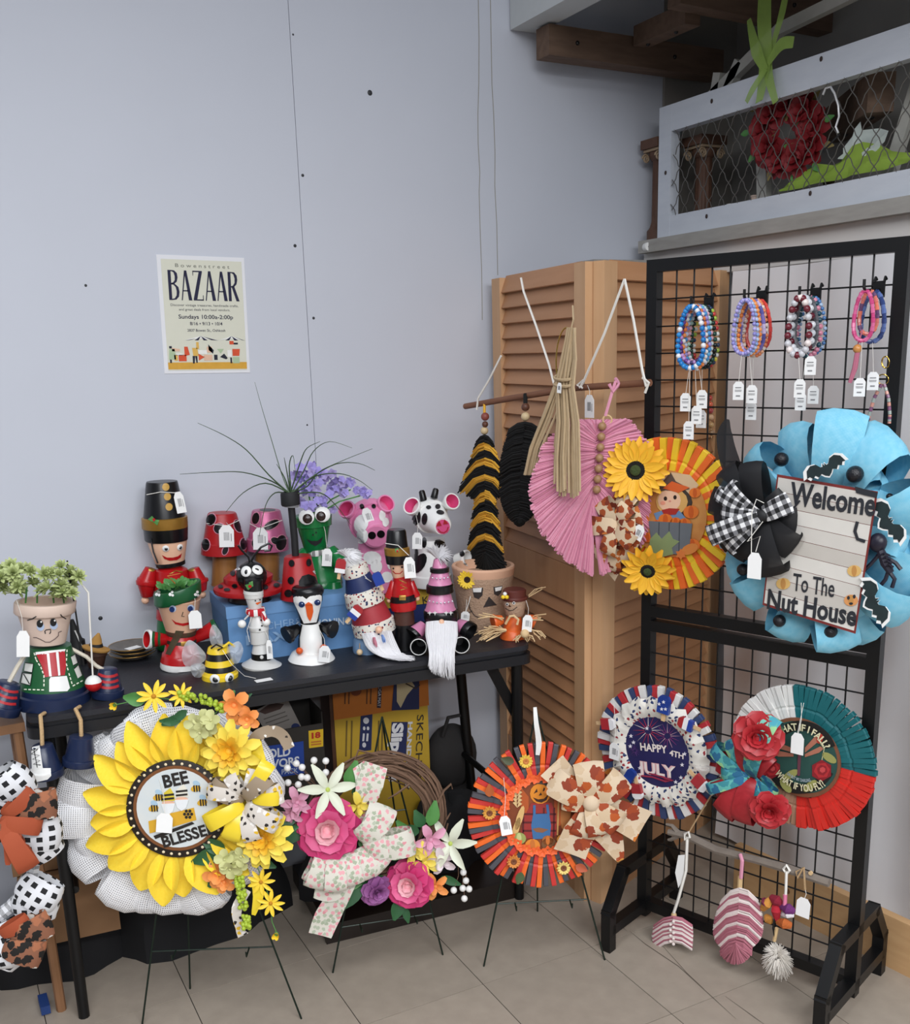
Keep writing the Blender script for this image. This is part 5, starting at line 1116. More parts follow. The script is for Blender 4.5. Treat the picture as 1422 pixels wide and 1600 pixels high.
flor=print_mat('rose_print_ribbon','#dcd8cb',['#e0949c','#dcd8cb','#a9b39a','#e8aab0','#b8c0aa'],95,.42)
ribbon(W2,w,[(588,1195),(578,1225),(570,1258)],[36,42,30],flor,.045); ribbon(W2,w,[(560,1195),(572,1215),(578,1250)],[20,34,30],flor,.04)
ribbon(W2,w,[(556,1352),(532,1395),(512,1432),(500,1462)],[26,34,40,36],flor,.045); ribbon(W2,w,[(548,1370),(520,1392),(492,1390)],[24,34,26],flor,.05)
for k,(a,l,wd,x,y) in enumerate(((62,50,46,576,1304),(8,56,42,588,1324),(20,36,40,572,1330),(-70,46,34,560,1326),(-82,46,32,542,1334),(-95,48,34,523,1340),(-112,50,34,506,1334),(-48,34,36,574,1332),(40,44,40,560,1310),(-130,44,34,512,1340))): loop(W2,w,x,y,math.radians(a),l,wd,flor,.055+.005*(k%3),.55,.7)
rp1=mat('rose_pale','#eba4b0',.55,c2='#f3c0c6',scale=20); rp2=mat('rose_mid','#d8467f',.55,c2='#e26a98',scale=20); rp3=mat('rose_deep','#c22a68',.55,c2='#d8407c',scale=20)
rose(W2,w,512,1297,43,.055,rp1,rp2,rp3,(-.15,-.2)); rose(W2,w,638,1383,33,.055,rp1,rp2,rp3,(-.1,-.4))
pu=mat('purple_petal','#8a4a86',.55,c2='#a868a4',scale=20); rose(W2,w,590,1394,22,.045,pu,pu,pu,(.2,.2),'purple_rose')
lil=mat('lily_white','#e4e6dc',.5,c2='#d2d9b4',scale=9)
for x,y,t in ((512,1234,(-.3,.1)),(704,1318,(-.2,-.5))): bloom(W2,w,x,y,35,.045,[(6,1.1,.44,52,lil,.55,.7,.55)],mat('lily_throat','#b6c65c',.5),'lily',.1,t)
yo=mat('alstro_yellow','#e9cf3c',.55,c2='#f3e27c',scale=15); pkf=mat('blush_petal','#d48aaa',.55,c2='#e6b4c6',scale=15)
for x,y,r,m in ((560,1260,22,yo),(664,1348,24,yo),(645,1330,20,yo),(673,1312,24,pkf),(690,1344,22,mat('blush_white','#e4d4d8',.55)),(464,1254,22,pkf),(680,1385,20,of),(455,1270,18,pkf)): bloom(W2,w,x,y,r,.045,[(3,.7,.5,35,m,.6,.5,.1),(5,1.05,.6,72,m,.6,.5,.2)],m,'small_blossom',.15,(rd.uniform(-.3,.3),rd.uniform(-.4,.4)))
for x,y,a,l,wd in ((545,1228,70,40,26),(550,1240,20,42,26),(470,1268,195,52,26),(480,1285,215,50,24),(560,1315,-20,38,26),(545,1330,-70,34,22),(565,1372,230,60,30),(572,1360,210,54,26),(625,1405,250,34,22),(672,1290,75,40,22),(660,1292,110,30,20),(640,1310,120,36,20),(655,1300,160,34,20),(628,1340,140,44,24),(690,1370,-30,34,14),(600,1370,200,50,26),(632,1418,280,26,12),(480,1260,165,40,20)): leafp(W2,w,x,y,math.radians(a),l,wd,leafdk if (x+y)%3 else leafd,.035,-.15)
bw=mat('white_berry','#ecebe8',.35,var=.02); bp_=proto(MB().sphere((0,0,0),1,seg=12,rings=8),'white_berry',bw)
L1=[(490.6,1188),(509,1189),(463,1193),(472,1199),(449,1200),(471,1214),(480,1215),(450,1223),(466,1226),(499,1212),(505,1213),(509,1207)]; L2=[(709,1391),(723,1388),(733,1389),(725.6,1404),(728,1376),(724,1363)]
for x,y in L1+L2: inst(bp_,w,Matrix.Translation(W2.L(x,y,.04))@Matrix.Scale(5.3*S,4))
for base,LL in (((500,1240),L1),((716,1345),L2)):
    for x,y in LL: MB().tube([W2.L(*base,.03),W2.L((base[0]+x)/2+4,(base[1]+y)/2,.034),W2.L(x,y,.04)],.0008,4).build('berry_wire',vine,w)
# ---------------------------------------------------------------- 3 pumpkin peg wreath
A,B=on_z(756,1510,0),on_z(945,1500,0); W3=frame_on(A,B,.10,.035,.12); S=W3.S
w=thing('pumpkin_peg_wreath','orange, red and grey clothespin wreath with pumpkin scarecrow picture and bow','wreath',W3)
easel('thin wire easel carrying the orange and grey pumpkin wreath',(756,1510),(945,1500),(840,1424),W3.M@(W3.L(838,1110,-.045)),(.25,.55))
cx,cy=846,1273
disc(W3,w,cx,cy,56,mat('backing_grey','#4a4648',.7),-.006,'backing')
pin_ring(W3,w,cx,cy,60,114,66,['#ef6a1f','#4b4a50','#c8322c'],.1,dy=.0,wd=7.2)
om=mat('orange_flower_trim','#ef5a22',.6,c2='#f7743a',scale=30)
ofl=proto((lambda mb:[mb.petal(Mz((0,0,0),dirv(2*PI*i/5,-.4),YV),1,.8,.2,.1,.6,nu=4,nv=3) for i in range(5)] and mb)(MB()),'trim_flower',om)
for i in range(44): a=2*PI*i/44; inst(ofl,w,Matrix.Translation(W3.L(cx,cy,.014)+dirv(a)*(57+3*(i%2))*S)@Matrix.Rotation(i*1.1,4,'Y')@Matrix.Scale(8*S,4))
pd=disc(W3,w,cx,cy,56,mat('picture_rust','#5a2a16',.6,c2='#9a4a1e',scale=18),.011,'picture_disc')
def P3(o,h,dy,nm='printed_shape'): return shape(W3,w,o,pm(h),dy,name=nm,parent=pd)
P3([(826,1245),(826,1285),(814,1285),(814,1230)],'#b3531f',.012,'printed_boards'); P3([(866,1248),(876,1246),(876,1290),(866,1290)],'#b3531f',.012,'printed_boards')
P3([(822,1219),(838,1220),(852,1211),(864,1220),(876,1240),(866,1238),(850,1226),(836,1224)],'#4b443c',.0135,'printed_hat'); P3(star(874,1225,7,5,.6),'#e0662a',.014,'printed_hat_flower')
P3(ell(844,1240,16,16),'#e08a24',.013,'printed_pumpkin_head')
for q in ([(834,1240),(840,1237),(839,1232)],[(848,1236),(854,1236),(850,1230)],[(842,1243),(847,1242),(845,1238)],[(833,1246),(841,1249),(850,1248),(857,1241),(854,1250),(846,1254),(838,1252)]): P3(q,'#3a1c0a',.0138,'printed_face')
P3([(830,1255),(862,1254),(869,1275),(870,1304),(862,1310),(822,1310),(814,1300),(820,1275)],'#9a2c28',.0125,'printed_shirt')
for k in range(4): P3(strokepx([(818+k*16,1262),(817+k*16,1308)],3),'#5a1618',.0129,'printed_plaid')
for k in range(3): P3(strokepx([(817,1272+k*13),(869,1272+k*13)],3),'#5a1618',.0129,'printed_plaid')
P3([(833,1272),(858,1271),(861,1290),(859,1310),(833,1311),(830,1290)],'#3a6a9c',.0133,'printed_overalls'); P3(strokepx([(835,1258),(835,1274)],4),'#3a6a9c',.0135,'printed_strap'); P3(strokepx([(855,1257),(857,1273)],4),'#3a6a9c',.0135,'printed_strap'); P3([(832,1295),(842,1293),(857,1296),(848,1301),(838,1300)],'#8a5a3c',.0138,'printed_glove')
for x,y,r,h in ((832,1321,12,'#e0862a'),(858,1319,12,'#7a4f2c'),(880,1312,10,'#e6a040'),(811,1310,11,'#9aa057'),(856,1313,9,'#a8602c')):
    g_=P3(ell(x,y,r,r*.85),h,.0142,'printed_pumpkin')
    if h!='#7a4f2c': P3(ell(x,y,r*.35,r*.8),'#c8702a' if h!='#9aa057' else '#c4c684',.0146,'printed_rib')
for x0,y0 in ((812,1278),(806,1296)): P3(ell(x0,y0,5,20,12,.3),'#d8b070',.0136,'printed_corn')
for k in range(5): P3([(808,1262-k*6),(816,1256-k*6),(811,1252-k*6)],'#d9b680',.0139,'printed_wheat'); P3([(808,1262-k*6),(801,1254-k*6),(807,1252-k*6)],'#d9b680',.0139,'printed_wheat')
P3(strokepx([(873,1248),(871,1305)],2.4),'#c89a5a',.0138,'printed_handle'); P3([(870,1248),(874,1230),(880,1246)],'#7a8a92',.0139,'printed_spade'); P3(ell(884,1270,8,28,12,.1),'#b5713a',.0131,'printed_corn')
for x,y,m1 in ((822,1190,'#e8c24a'),(765,1271,'#d89a3c'),(803,1347,'#d8893c'),(881,1357,'#ecd27a')):
    sunflower(W3,w,x,y,11,.02,mat('wood_petal_'+m1[1:],m1,.6),mat('wood_centre','#7a4526',.7) if y>1200 else mat('wood_centre2','#c87a3a',.7),12,.55,name='wooden_sunflower',w=.36)
for x,y,a,h in ((803,1191,160,'#4a4f34'),(765,1245,90,'#b05a28'),(815,1363,250,'#4a5a34'),(900,1352,-30,'#b85a3a')): leafp(W3,w,x,y,math.radians(a),20,14,pm(h),.022,0,0,'wooden_leaf')
pump=print_mat('pumpkin_ribbon','#d9c3a6',['#b5541f','#8e3a20','#c98a3a','#cfb594','#c8742c','#a04420'],36,.50)
bxx,byy=924,1255
for k,(a,l,wd) in enumerate(((145,74,44),(95,66,46),(42,62,42),(-40,52,40),(-110,52,40),(165,44,34),(70,40,34),(-75,48,40))): loop(W3,w,bxx,byy,math.radians(a),l,wd,pump,.035+.005*(k%4),.42,.35)
ribbon(W3,w,[(925,1262),(950,1300),(970,1345)],[20,46,10],pump,.03); ribbon(W3,w,[(930,1258),(965,1272),(1006,1292)],[22,46,54],pump,.05); ribbon(W3,w,[(920,1250),(890,1225),(862,1196)],[20,40,46],pump,.045); ribbon(W3,w,[(918,1262),(905,1300),(890,1335)],[20,48,52],pump,.045); MB().sphere(W3.L(bxx,byy,.06),12*S,(1.1,.8,1.1)).build('bow_knot',pump,w)
ribbon(W3,w,[(836,1105),(838,1130),(842,1160),(840,1180)],[5,7,9,6],mat('white_ribbon','#e6e6e2',.6),.02,'hanging_ribbon'); price_tag(W3,w,790,1290,17,30,-.15,.035,(787,1215))
# ---------------------------------------------------------------- 4 Fourth of July wreath on the rack
ryaw=math.atan2(dR.y,dR.x)
def rackfr(px,py,off): 
    P=RK.M@RK.L(px,py,off); return Fr(P,ryaw)
W4=rackfr(1027,1175,.03); S=W4.S
w=thing('independence_day_wreath','red white and blue clothespin wreath reading HAPPY 4TH JULY on the rack','wreath',W4)
cx,cy=1027,1175
starf=print_mat('star_ruffle','#e6e2d8',['#23315c','#9a2f38','#e6e2d8','#2a3a66','#e6e2d8'],78,.30)
disc(W4,w,cx,cy,60,mat('july_backing','#3a3a48',.7),-.004,'backing')
pin_ring(W4,w,cx,cy,60,108,60,['#b83238','#37466e','#e4e2de'],.05,wd=9.5)
nseg=72; vs=[];uv=[];fs=[]; C=W4.L(cx,cy,.014); rd=random.Random(2)
for i in range(nseg):
    a=2*PI*i/nseg
    for j in range(5):
        t=j/4; r=(54+ (34+3*math.sin(i*1.7))*t)*S; y=-.012*math.sin(PI*t)-.006*math.sin(i*2.2+j)*t; vs.append(C+dirv(a)*r+Vector((0,y,0))); uv.append((a*.13,t*.06))
fs=[(i*5+j,i*5+j+1,((i+1)%nseg)*5+j+1,((i+1)%nseg)*5+j) for i in range(nseg) for j in range(4)]
MB().add(vs,fs,0,None,uv).build('star_ruffle',starf,w)
jd=disc(W4,w,cx,cy,57,mat('night_blue','#1c1a44',.6,c2='#2a2760',scale=30),.016,'picture_disc')
def P4(o,h,dy=.0175,nm='printed_shape'): return shape(W4,w,o,pm(h),dy,name=nm,parent=jd)
for x,y,r,h,h2 in ((1013,1141,24,'#b5384c','#e8dcd8'),(1043,1150,20,'#8a3a78','#d8a8b8'),(992,1173,9,'#5a3478','#7a4a90')):
    for i in range(16):
        a=2*PI*i/16; P4([(x+r*.25*math.cos(a-.08),y+r*.25*math.sin(a-.08)),(x+r*math.cos(a),y+r*math.sin(a)),(x+r*.25*math.cos(a+.08),y+r*.25*math.sin(a+.08))],h if i%3 else h2,.0172,'printed_spark')
for x,y in ((986,1150),(990,1160),(985,1166),(1066,1195),(1064,1215),(1056,1222),(1000,1200),(1011,1138),(1070,1178)): P4(star(x,y,3.4),'#e6e2ea',.0176,'printed_star')
cream=pm('#ece0da')
text_on(W4,jd,'HAPPY',(1001,1172),(1043,1177),12,cream,.018,bold=.03); text_on(W4,jd,'4TH',(1046,1180),(1068,1186),9,cream,.018,bold=.03)
text_on(W4,jd,'JULY',(997,1206),(1057,1216),18,pm('#e8b8b8'),.0178,bold=.06); text_on(W4,jd,'JULY',(998,1205.5),(1056,1215.5),17.4,cream,.0186,bold=.015)
P4(strokepx([(1002,1212),(1020,1214),(1040,1221),(1052,1220),(1036,1214),(1014,1208)],2.4),'#9a2e4a',.0178,'printed_flourish')
class _F: pass
F4=_F(); F4.fr=W4; F4.root=w; F4.S=S; F4.L=W4.L
pop(F4,1038,1102,.1,1.25,.032,('#1c3a8a','#1c3a8a','#22449a')); pop(F4,1073,1131,-1.35,1.1,.034); pop(F4,950,1131,1.4,1.1,.034,('#efeef0','#b03038','#b03038')); pop(F4,985,1212,.5,1.0,.034,('#1c3a8a','#1c3a8a','#22449a')); pop(F4,1094,1223,2.2,1.15,.034,('#efeef0','#a83038','#a83038')); pop(F4,996,1235,2.9,1.1,.034,('#efeef0','#a83038','#a83038'))
for x,y in ((1030,1100),(1037,1097),(1040,1108),(1034,1108)): P4(star(x,y,3),'#e8e8ee',.0405,'popsicle_star')
price_tag(W4,w,960,1174,18,28,.05,.045,(959,1098))
# ---------------------------------------------------------------- 5 dragonfly wreath
W5=rackfr(1251,1183,.03); S=W5.S; cx,cy=1251,1183
w=thing('dragonfly_peg_wreath','teal, red and white clothespin wreath with a dragonfly and roses picture','wreath',W5)
def pick5(d): return 0 if d<100 else 1 if d<172 else 3 if 240<d<268 else 2 if d>=268 else 3
pin_ring(W5,w,cx,cy,64,117,76,['#0f6268','#e2e0dc','#cf2a20','#a47e66'],.03,pick5,wd=7.6,jit=.02,skip=lambda d:172<d<236)
MB().tube([W5.L(cx,cy,-.008)+dirv(i*PI/24)*100*S for i in range(48)],.003,6,closed=True).build('wire_ring',ink,w)
MB().lathe([(.001,0),(64*S,0),(64*S,.005),(60*S,.006),(.001,.006)],44,0,Matrix.Translation(W5.L(cx,cy,.010))@Matrix.Rotation(PI/2,4,'X')).build('wood_rim',mat('wood_rim_brown','#7a4a32',.6,var=.15),w)
dd=disc(W5,w,cx,cy,58,mat('dark_teal_print','#1c3a38',.6,c2='#2c5a50',scale=22),.0165,'picture_disc')
def P5(o,h,dy=.018,nm='printed_shape'): return shape(W5,w,o,pm(h),dy,name=nm,parent=dd)
def arc_text(fr,root,st,cx,cy,r,a0,a1,h,m,dy,flip=False):
    """lettering along a circle, angles in degrees measured counter-clockwise"""
    vs,fs=text_mesh(st,.03); C=fr.L(cx,cy,dy); mb=MB(); P=[]
    for u,v in vs:
        a=math.radians(a0+(a1-a0)*u); rr_=(r+(h*v if not flip else -h*v))*fr.S; P.append(C+Vector((math.cos(a)*rr_,0,math.sin(a)*rr_)))
    mb.add(P,fs); return mb.build('lettering',m,root,smooth=False)
P5(ell(cx,cy,57,57,30,0,PI*.15,PI*.85)+ell(cx,cy,42,42,20,0,PI*.85,PI*.15),'#171614',.0174,'printed_band'); P5(ell(cx,cy,57,57,30,0,-PI*.9,-PI*.1)+ell(cx,cy,42,42,20,0,-PI*.1,-PI*.9),'#171614',.0174,'printed_band')
yl_=pm('#ddd6b0'); arc_text(W5,dd,'WHAT IF I FALL?',cx,cy,43,150,32,11,yl_,.0215); arc_text(W5,dd,'WHAT IF YOU FLY?',cx,cy,55,222,320,11,yl_,.0215,True); arc_text(W5,dd,'OH BUT MY DARLING',cx,cy,40,238,298,5,pm('#9aa8b0'),.0215,True)
for q in ([(1240,1170),(1212,1158),(1205,1162),(1212,1168),(1240,1176)],[(1240,1178),(1212,1172),(1208,1177),(1216,1182),(1240,1182)],[(1258,1168),(1276,1148),(1284,1148),(1282,1156),(1258,1176)],[(1258,1178),(1282,1166),(1287,1170),(1280,1176),(1258,1183)]): P5(q,'#b0705a',.0182,'printed_wing')
P5([(1244,1168),(1250,1162),(1256,1168),(1252,1180),(1250,1212),(1246,1212),(1247,1180)],'#6a3a48',.0184,'printed_dragonfly')
for x,y,r in ((1206,1202,15),(1284,1204,17)):
    for k,(rr_,h) in enumerate(((r,'#8a1a24'),(r*.75,'#b52a30'),(r*.5,'#8e1c26'),(r*.28,'#c8484a'))): P5(star(x+k*.5,y-k*.4,rr_,6,.86,k*.4),h,.018+.0004*k,'printed_rose')
for x,y,a in ((1228,1228,.9),(1266,1228,-.7),(1296,1184,.6),(1236,1210,-.5)): P5(ell(x,y,13,6,12,a),'#9a9a58',.0179,'printed_leaf')
P5(strokepx([(1284,1190),(1288,1170),(1278,1155)],1.4),'#b8b890',.0179,'printed_stem'); P5(ell(1281,1154,5,8,10,.2),'#b83a2c',.0183,'printed_bud')
rr1=mat('fabric_red','#a31d24',.45,c2='#c2323a',scale=25); aqua=print_mat('aqua_ribbon','#5fb0a8',['#3a8a94','#7cc4b0','#2a6a90','#94c890','#4aa0b0'],48,.6)
rose(W5,w,1184,1152,34,.09,rr1,rr1,rr1,(-.1,.4),'red_fabric_rose'); rose(W5,w,1202,1268,28,.085,rr1,rr1,rr1,(.1,.4),'red_fabric_rose')
stripe=mat('red_sheer_stripe','#8e161e',.35,c2='#b83038',scale=60,stretch=(1,6,1))
for k,(a,l,wd,m) in enumerate(((122,66,24,aqua),(150,74,24,aqua),(72,118,34,aqua),(185,50,22,aqua),(215,70,36,stripe),(240,84,40,stripe),(95,66,40,stripe),(265,78,36,stripe),(165,58,34,stripe),(-28,48,24,aqua),(-60,56,26,aqua),(208,80,18,aqua),(60,56,34,stripe),(285,66,30,stripe))): loop(W5,w,1176,1212,math.radians(a),l,wd,m,.035+.004*(k%4),.45,.4)
leafp(W5,w,1170,1216,math.radians(215),50,14,leafdk,.06); price_tag(W5,w,1246,1162,20,34,0,.045,(1252,1098),blank=True)
MB().tube([W5.L(1246,1146,.045),W5.L(1252,1118,.05),W5.L(1256,1098,.04)],.0006,4).build('hang_string',cord,w)
# ---------------------------------------------------------------- 6 scarecrow child wreath, orange and yellow
W6=rackfr(1043,803,.035); S=W6.S; cx,cy=1043,803
w=thing('harvest_peg_wreath','orange and yellow clothespin wreath with two sunflowers and scarecrow child picture','wreath',W6)
pin_ring(W6,w,cx,cy,66,119,58,['#ea6a24','#f0c62c'],.02,wd=10,jit=.02)
hdsc=disc(W6,w,cx,cy,68,mat('harvest_print','#b5601f',.6,c2='#e0a860',scale=20),.01,'picture_disc')
def P6(o,h,dy=.012,nm='printed_shape'): return shape(W6,w,o,pm(h),dy,name=nm,parent=hdsc)
P6([(1034,748),(1050,738),(1078,742),(1092,758),(1078,776),(1060,764),(1036,766)],'#d8b890',.0112,'printed_sky')
P6(ell(1055,785,27,24),'#3e342c',.0116,'printed_hat_back'); P6([(1024,770),(1036,752),(1048,738),(1056,752),(1078,764),(1060,768),(1040,766)],'#5a4a40',.0128,'printed_hat'); P6([(1036,763),(1050,752),(1078,762),(1060,770)],'#d8622a',.0132,'printed_hat_leaves')
P6(ell(1050,784,25,21),'#d8a860',.0121,'printed_hair'); P6(ell(1046,782,18,17),'#ecc0a0',.0125,'printed_face'); P6(ell(1040,779,2.6,3.4),'#2a1a14',.013,'printed_eye'); P6(ell(1055,777,2.6,3.4),'#2a1a14',.013,'printed_eye'); P6(ell(1047,783,2,1.5),'#d89080',.013,'printed_nose'); P6(ell(1036,786,4,3),'#e89a80',.013,'printed_cheek')
P6([(1034,797),(1046,794),(1062,795),(1056,804),(1038,805)],'#a82c24',.0131,'printed_bow'); P6([(1022,802),(1034,798),(1062,798),(1072,810),(1066,818),(1028,818)],'#6a8ab0',.0122,'printed_shirt')
for x,y,r in ((1040,812,11),(1056,816,9),(1070,818,10),(1026,818,7),(1080,800,12),(1086,770,9),(1004,812,10),(996,790,8),(1012,840,9),(1082,852,12)): P6(ell(x,y,r,r*.85),'#e0762a',.0134,'printed_pumpkin'); P6(ell(x,y,r*.35,r*.8),'#c85a1c',.0138,'printed_rib')
P6([(1014,814),(1082,818),(1076,866),(1020,866)],'#6a7076',.0142,'printed_barrel')
for x in (1030,1046,1062): P6(strokepx([(x,816),(x-1,866)],1.4),'#454a50',.0146,'printed_stave')
P6([(1016,842),(1026,832),(1034,842),(1046,830),(1052,842),(1062,846),(1050,856),(1052,866),(1036,870),(1020,872),(1014,860)],'#8a9a68',.015,'printed_leaf')
P6(ell(1078,858,14,8,12,-.4),'#d8843c',.0148,'printed_leaves'); P6(star(1064,866,9,6,.6),'#d87a3a',.0149,'printed_leaves')
sfy=mat('sunflower_gold','#f0aa16',.6,c2='#f8c83a',scale=14); sfc=mat('sunflower_centre','#15110d',.95,bump=1.,scale=220); sfe=mat('sunflower_eye','#3c4a24',.95,bump=1.,scale=220)
sunflower(W6,w,993,735,52,.055,sfy,sfc,17,.36,w=.30,m2=sfe,tilt=(-.1,.42)); sunflower(W6,w,1012,893,44,.05,sfy,sfc,14,.34,w=.34,m2=sfe,tilt=(.3,.42))
cow_=print_mat('rust_pumpkin_ribbon','#d8c0a0',['#a04a20','#8a3a1c','#d8c0a0','#c06a2a','#7a3018'],48,.50); whs=mat('white_burlap','#ded9d0',.8)
for k,(a,l,wd,m) in enumerate(((140,68,34,whs),(168,72,40,cow_),(205,64,38,cow_),(100,62,36,cow_),(62,56,34,cow_),(238,70,40,cow_),(268,76,38,cow_),(300,62,36,cow_),(335,50,34,cow_),(20,48,34,cow_))): loop(W6,w,966,818,math.radians(a),l,wd,m,.045+.005*(k%3),.32,.3,curl=.05)
for k,(a,l,wd,m) in enumerate(((125,46,30,cow_),(185,44,32,cow_),(255,50,32,cow_),(320,40,30,cow_),(55,38,30,cow_),(0,34,26,cow_))): loop(W6,w,966,820,math.radians(a),l,wd,m,.075+.005*(k%2),.4,.3,curl=.05)
ribbon(W6,w,[(975,850),(960,875),(948,895)],[20,36,40],cow_,.05); price_tag(W6,w,998,832,17,24,.4,.085,(988,815))
# ---------------------------------------------------------------- 7 blue burlap wreath with sign
W7=rackfr(1280,836,.06); S=W7.S; cx,cy=1280,836
w=thing('blue_burlap_wreath','bright blue burlap wreath with a slanted Welcome to the Nut House sign','wreath',W7)
blu=weave_mat('blue_burlap','#45b2d6','#b4e4f2',230,.15)
MB().tube([W7.L(cx,cy,-.02)+dirv(i*PI/16)*110*S for i in range(32)],.012,6,closed=True).build('wreath_ring',blu,w)
rd=random.Random(17)
for k,(a,r0,l,wd) in enumerate(((100,92,96,62),(72,92,112,66),(46,96,112,70),(20,96,100,66),(-8,96,98,62),(-34,98,100,62),(-58,98,96,60),(-84,100,92,60),(-110,100,84,56),(-136,100,84,54),(-160,98,80,54),(176,98,84,50),(152,100,96,46),(126,96,88,56),(112,70,70,52),(58,70,86,62),(32,70,80,62),(6,76,84,60),(-22,74,84,60),(-48,80,84,58),(-98,84,78,56),(-124,84,70,54),(-148,84,70,54),(138,78,80,48),(86,70,84,60),(164,80,80,50))):
    a_=math.radians(a); P=(cx+(r0-26)*math.cos(a_)*.86,cy-(r0-26)*math.sin(a_)); loop(W7,w,*P,a_+rd.uniform(-.22,.22),l*1.12,wd*1.12,blu,(.012 if k%2 else -.012)-(.02 if k>13 else 0),.34+.22*(k%3)*.5,.42,'burlap_loop',tw=rd.uniform(-.75,.75),curl=.22)
# sign: tilted metal plate
c4=[W7.L(*q,.085) for q in ((1215,741),(1372,768),(1337,990),(1192,945))]; oc=sum(c4,Vector())/4
bd=MB().prism([(p.x,p.z) for p in c4],-.0865,-.085); so=bd.build('welcome_sign',mat('sign_red_edge','#7a2c28',.5,var=.25,scale=30),w,smooth=False)
inr=[oc+(p-oc)*.965 for p in c4]; fc=MB(); nb=9
for i in range(nb):
    t0,t1=i/nb+.002,(i+1)/nb-.002; q=[inr[0].lerp(inr[3],t0),inr[1].lerp(inr[2],t0),inr[1].lerp(inr[2],t1),inr[0].lerp(inr[3],t1)]
    MB().prism([(p.x,p.z) for p in q],-.0872,-.0866).build('printed_plank',mat('whitewash_%d'%(i%3),['#cfcac2','#c3bdb4','#d8d4cc'][i%3],.6,var=.08,scale=25),so,smooth=False)
si=pm('#26282e')
def sgtext(st,pl,pr,h,bold,slant=0): return text_on(W7,so,st,pl,pr,h,si,.0885,bold=bold)
sgtext('Welcome',(1233,787),(1366,806),33,.028); sgtext('To The',(1238,922),(1303,933),27,.012); sgtext('Nut House',(1198,950),(1337,978),31,.03)
shape(W7,so,strokepx([(1236,795),(1242,792),(1250,782)],3),si,.0886,name='lettering_swash')
for x,y,h in ((1224,912,'#d8b06a'),(1335,892,'#d8b06a'),(1330,938,'#d8955a')):
    shape(W7,so,ell(x,y,11,9),pm(h),.088,name='printed_pumpkin'); shape(W7,so,ell(x,y,4,8.5),pm('#c08a4a'),.0884,name='printed_rib')
for q in (ell(1326,934,2.2,3),ell(1335,932,2.2,3),ell(1330,943,3,2)): shape(W7,so,q,si,.0888,name='printed_face')
shape(W7,so,[(1336,760),(1372,770),(1370,778),(1352,774),(1338,770)],si,.0884,name='printed_corner'); shape(W7,so,strokepx([(1340,815),(1336,830),(1340,842),(1352,846)],5),si,.0884,name='printed_tail')
for x,y,r,d in ((1221,718,11,.05),(1336,741,12.5,.07),(1161,890,10,.05),(1218,970,10,.06),(1298,986,11,.06),(1390,776,5,.05)): MB().sphere(W7.L(x,y,d),r*S).build('black_ball',mat('black_glitter','#16161c',.35,bump=.4,scale=300),w)
def bat(cx,cy,s,rot,dy):
    o=[(0,-4),(2,-9),(4,-4),(8,-5),(14,-13),(24,-15),(34,-9),(39,4),(33,3),(29,9),(23,5),(18,11),(11,7),(6,13),(0,17)]; o=o+[(-x,y) for x,y in o[::-1] if x>0]
    c_,s_=math.cos(rot),math.sin(rot); f_=lambda k:[(cx+s*k*(x*c_-y*s_),cy+s*k*(x*s_+y*c_)) for x,y in o]
    b_=shape(W7,w,f_(1.16),white,dy,.003,'bat_cutout'); shape(W7,w,f_(1.0),mat('bat_black','#182022',.5,c2='#24383a',scale=60),dy+.0031,.0006,'bat_print',parent=b_)
bat(1290,731,.85,-.45,.10); bat(1388,815,.95,1.0,.075); bat(1366,940,.95,1.15,.09)
# dark little skeleton decoration
sk=mat('dark_plastic','#1d1a2a',.4)
mb=MB(); L7=lambda x,y,d=.075:W7.L(x,y,d); mb.sphere(L7(1372,848),13*S,(1,.8,1.1)); mb.tube([L7(1376,860),L7(1384,880),L7(1392,895)],[6*S,8*S,5*S],8)
for pts in ([(1374,866),(1362,880),(1350,892)],[(1388,872),(1400,880),(1408,890)],[(1390,893),(1398,905),(1394,918)],[(1388,893),(1384,905),(1376,915)]): mb.tube([L7(*p) for p in pts],3*S,6)
for k in range(4): mb.tube([L7(1374+k*3,868+k*6,.082),L7(1382+k*2.5,864+k*6,.086),L7(1390+k*2,868+k*6,.082)],1.6*S,5)
mb.build('skeleton_charm',sk,w)
shr=mat('black_sheer','#131316',.6,alpha=.93); bch=check_mat('buffalo_check','#e4e4e4','#77777a','#141416',55)
for k,(a,l,wd,m) in enumerate(((128,92,48,shr),(100,84,46,shr),(165,84,50,shr),(190,74,48,shr),(215,80,46,shr),(240,76,44,shr),(-35,72,54,shr),(-70,92,56,shr),(28,48,34,bch),(140,62,26,bch),(175,56,26,bch),(205,80,34,bch),(225,66,34,bch),(155,70,22,bch),(40,52,40,shr),(-100,70,44,shr),(0,60,44,shr))): loop(W7,w,1190,806,math.radians(a),l*(1.0 if m is shr else 1.12),wd*(.86 if m is shr else 1.),m,(.078 if m is shr else .105)+.004*(k%4),.38,.3)
ribbon(W7,w,[(1160,770),(1140,720),(1132,680),(1137,655)],[30,34,28,6],shr,.06); MB().sphere(W7.L(1190,806,.115),11*S,(1.1,.8,1)).build('bow_knot',shr,w)
price_tag(W7,w,1179,884,22,40,.0,.165,None,blank=True); MB().tube([W7.L(1174,865,.166),W7.L(1175,800,.166),W7.L(1182,780,.166),W7.L(1194,786,.166)],.0009,5).build('tag_string',cord,w); MB().tube([W7.L(1181,862,.167),W7.L(1188,838,.167),W7.L(1168,846,.167),W7.L(1192,815,.167)],.0009,5).build('tag_string',cord,w)
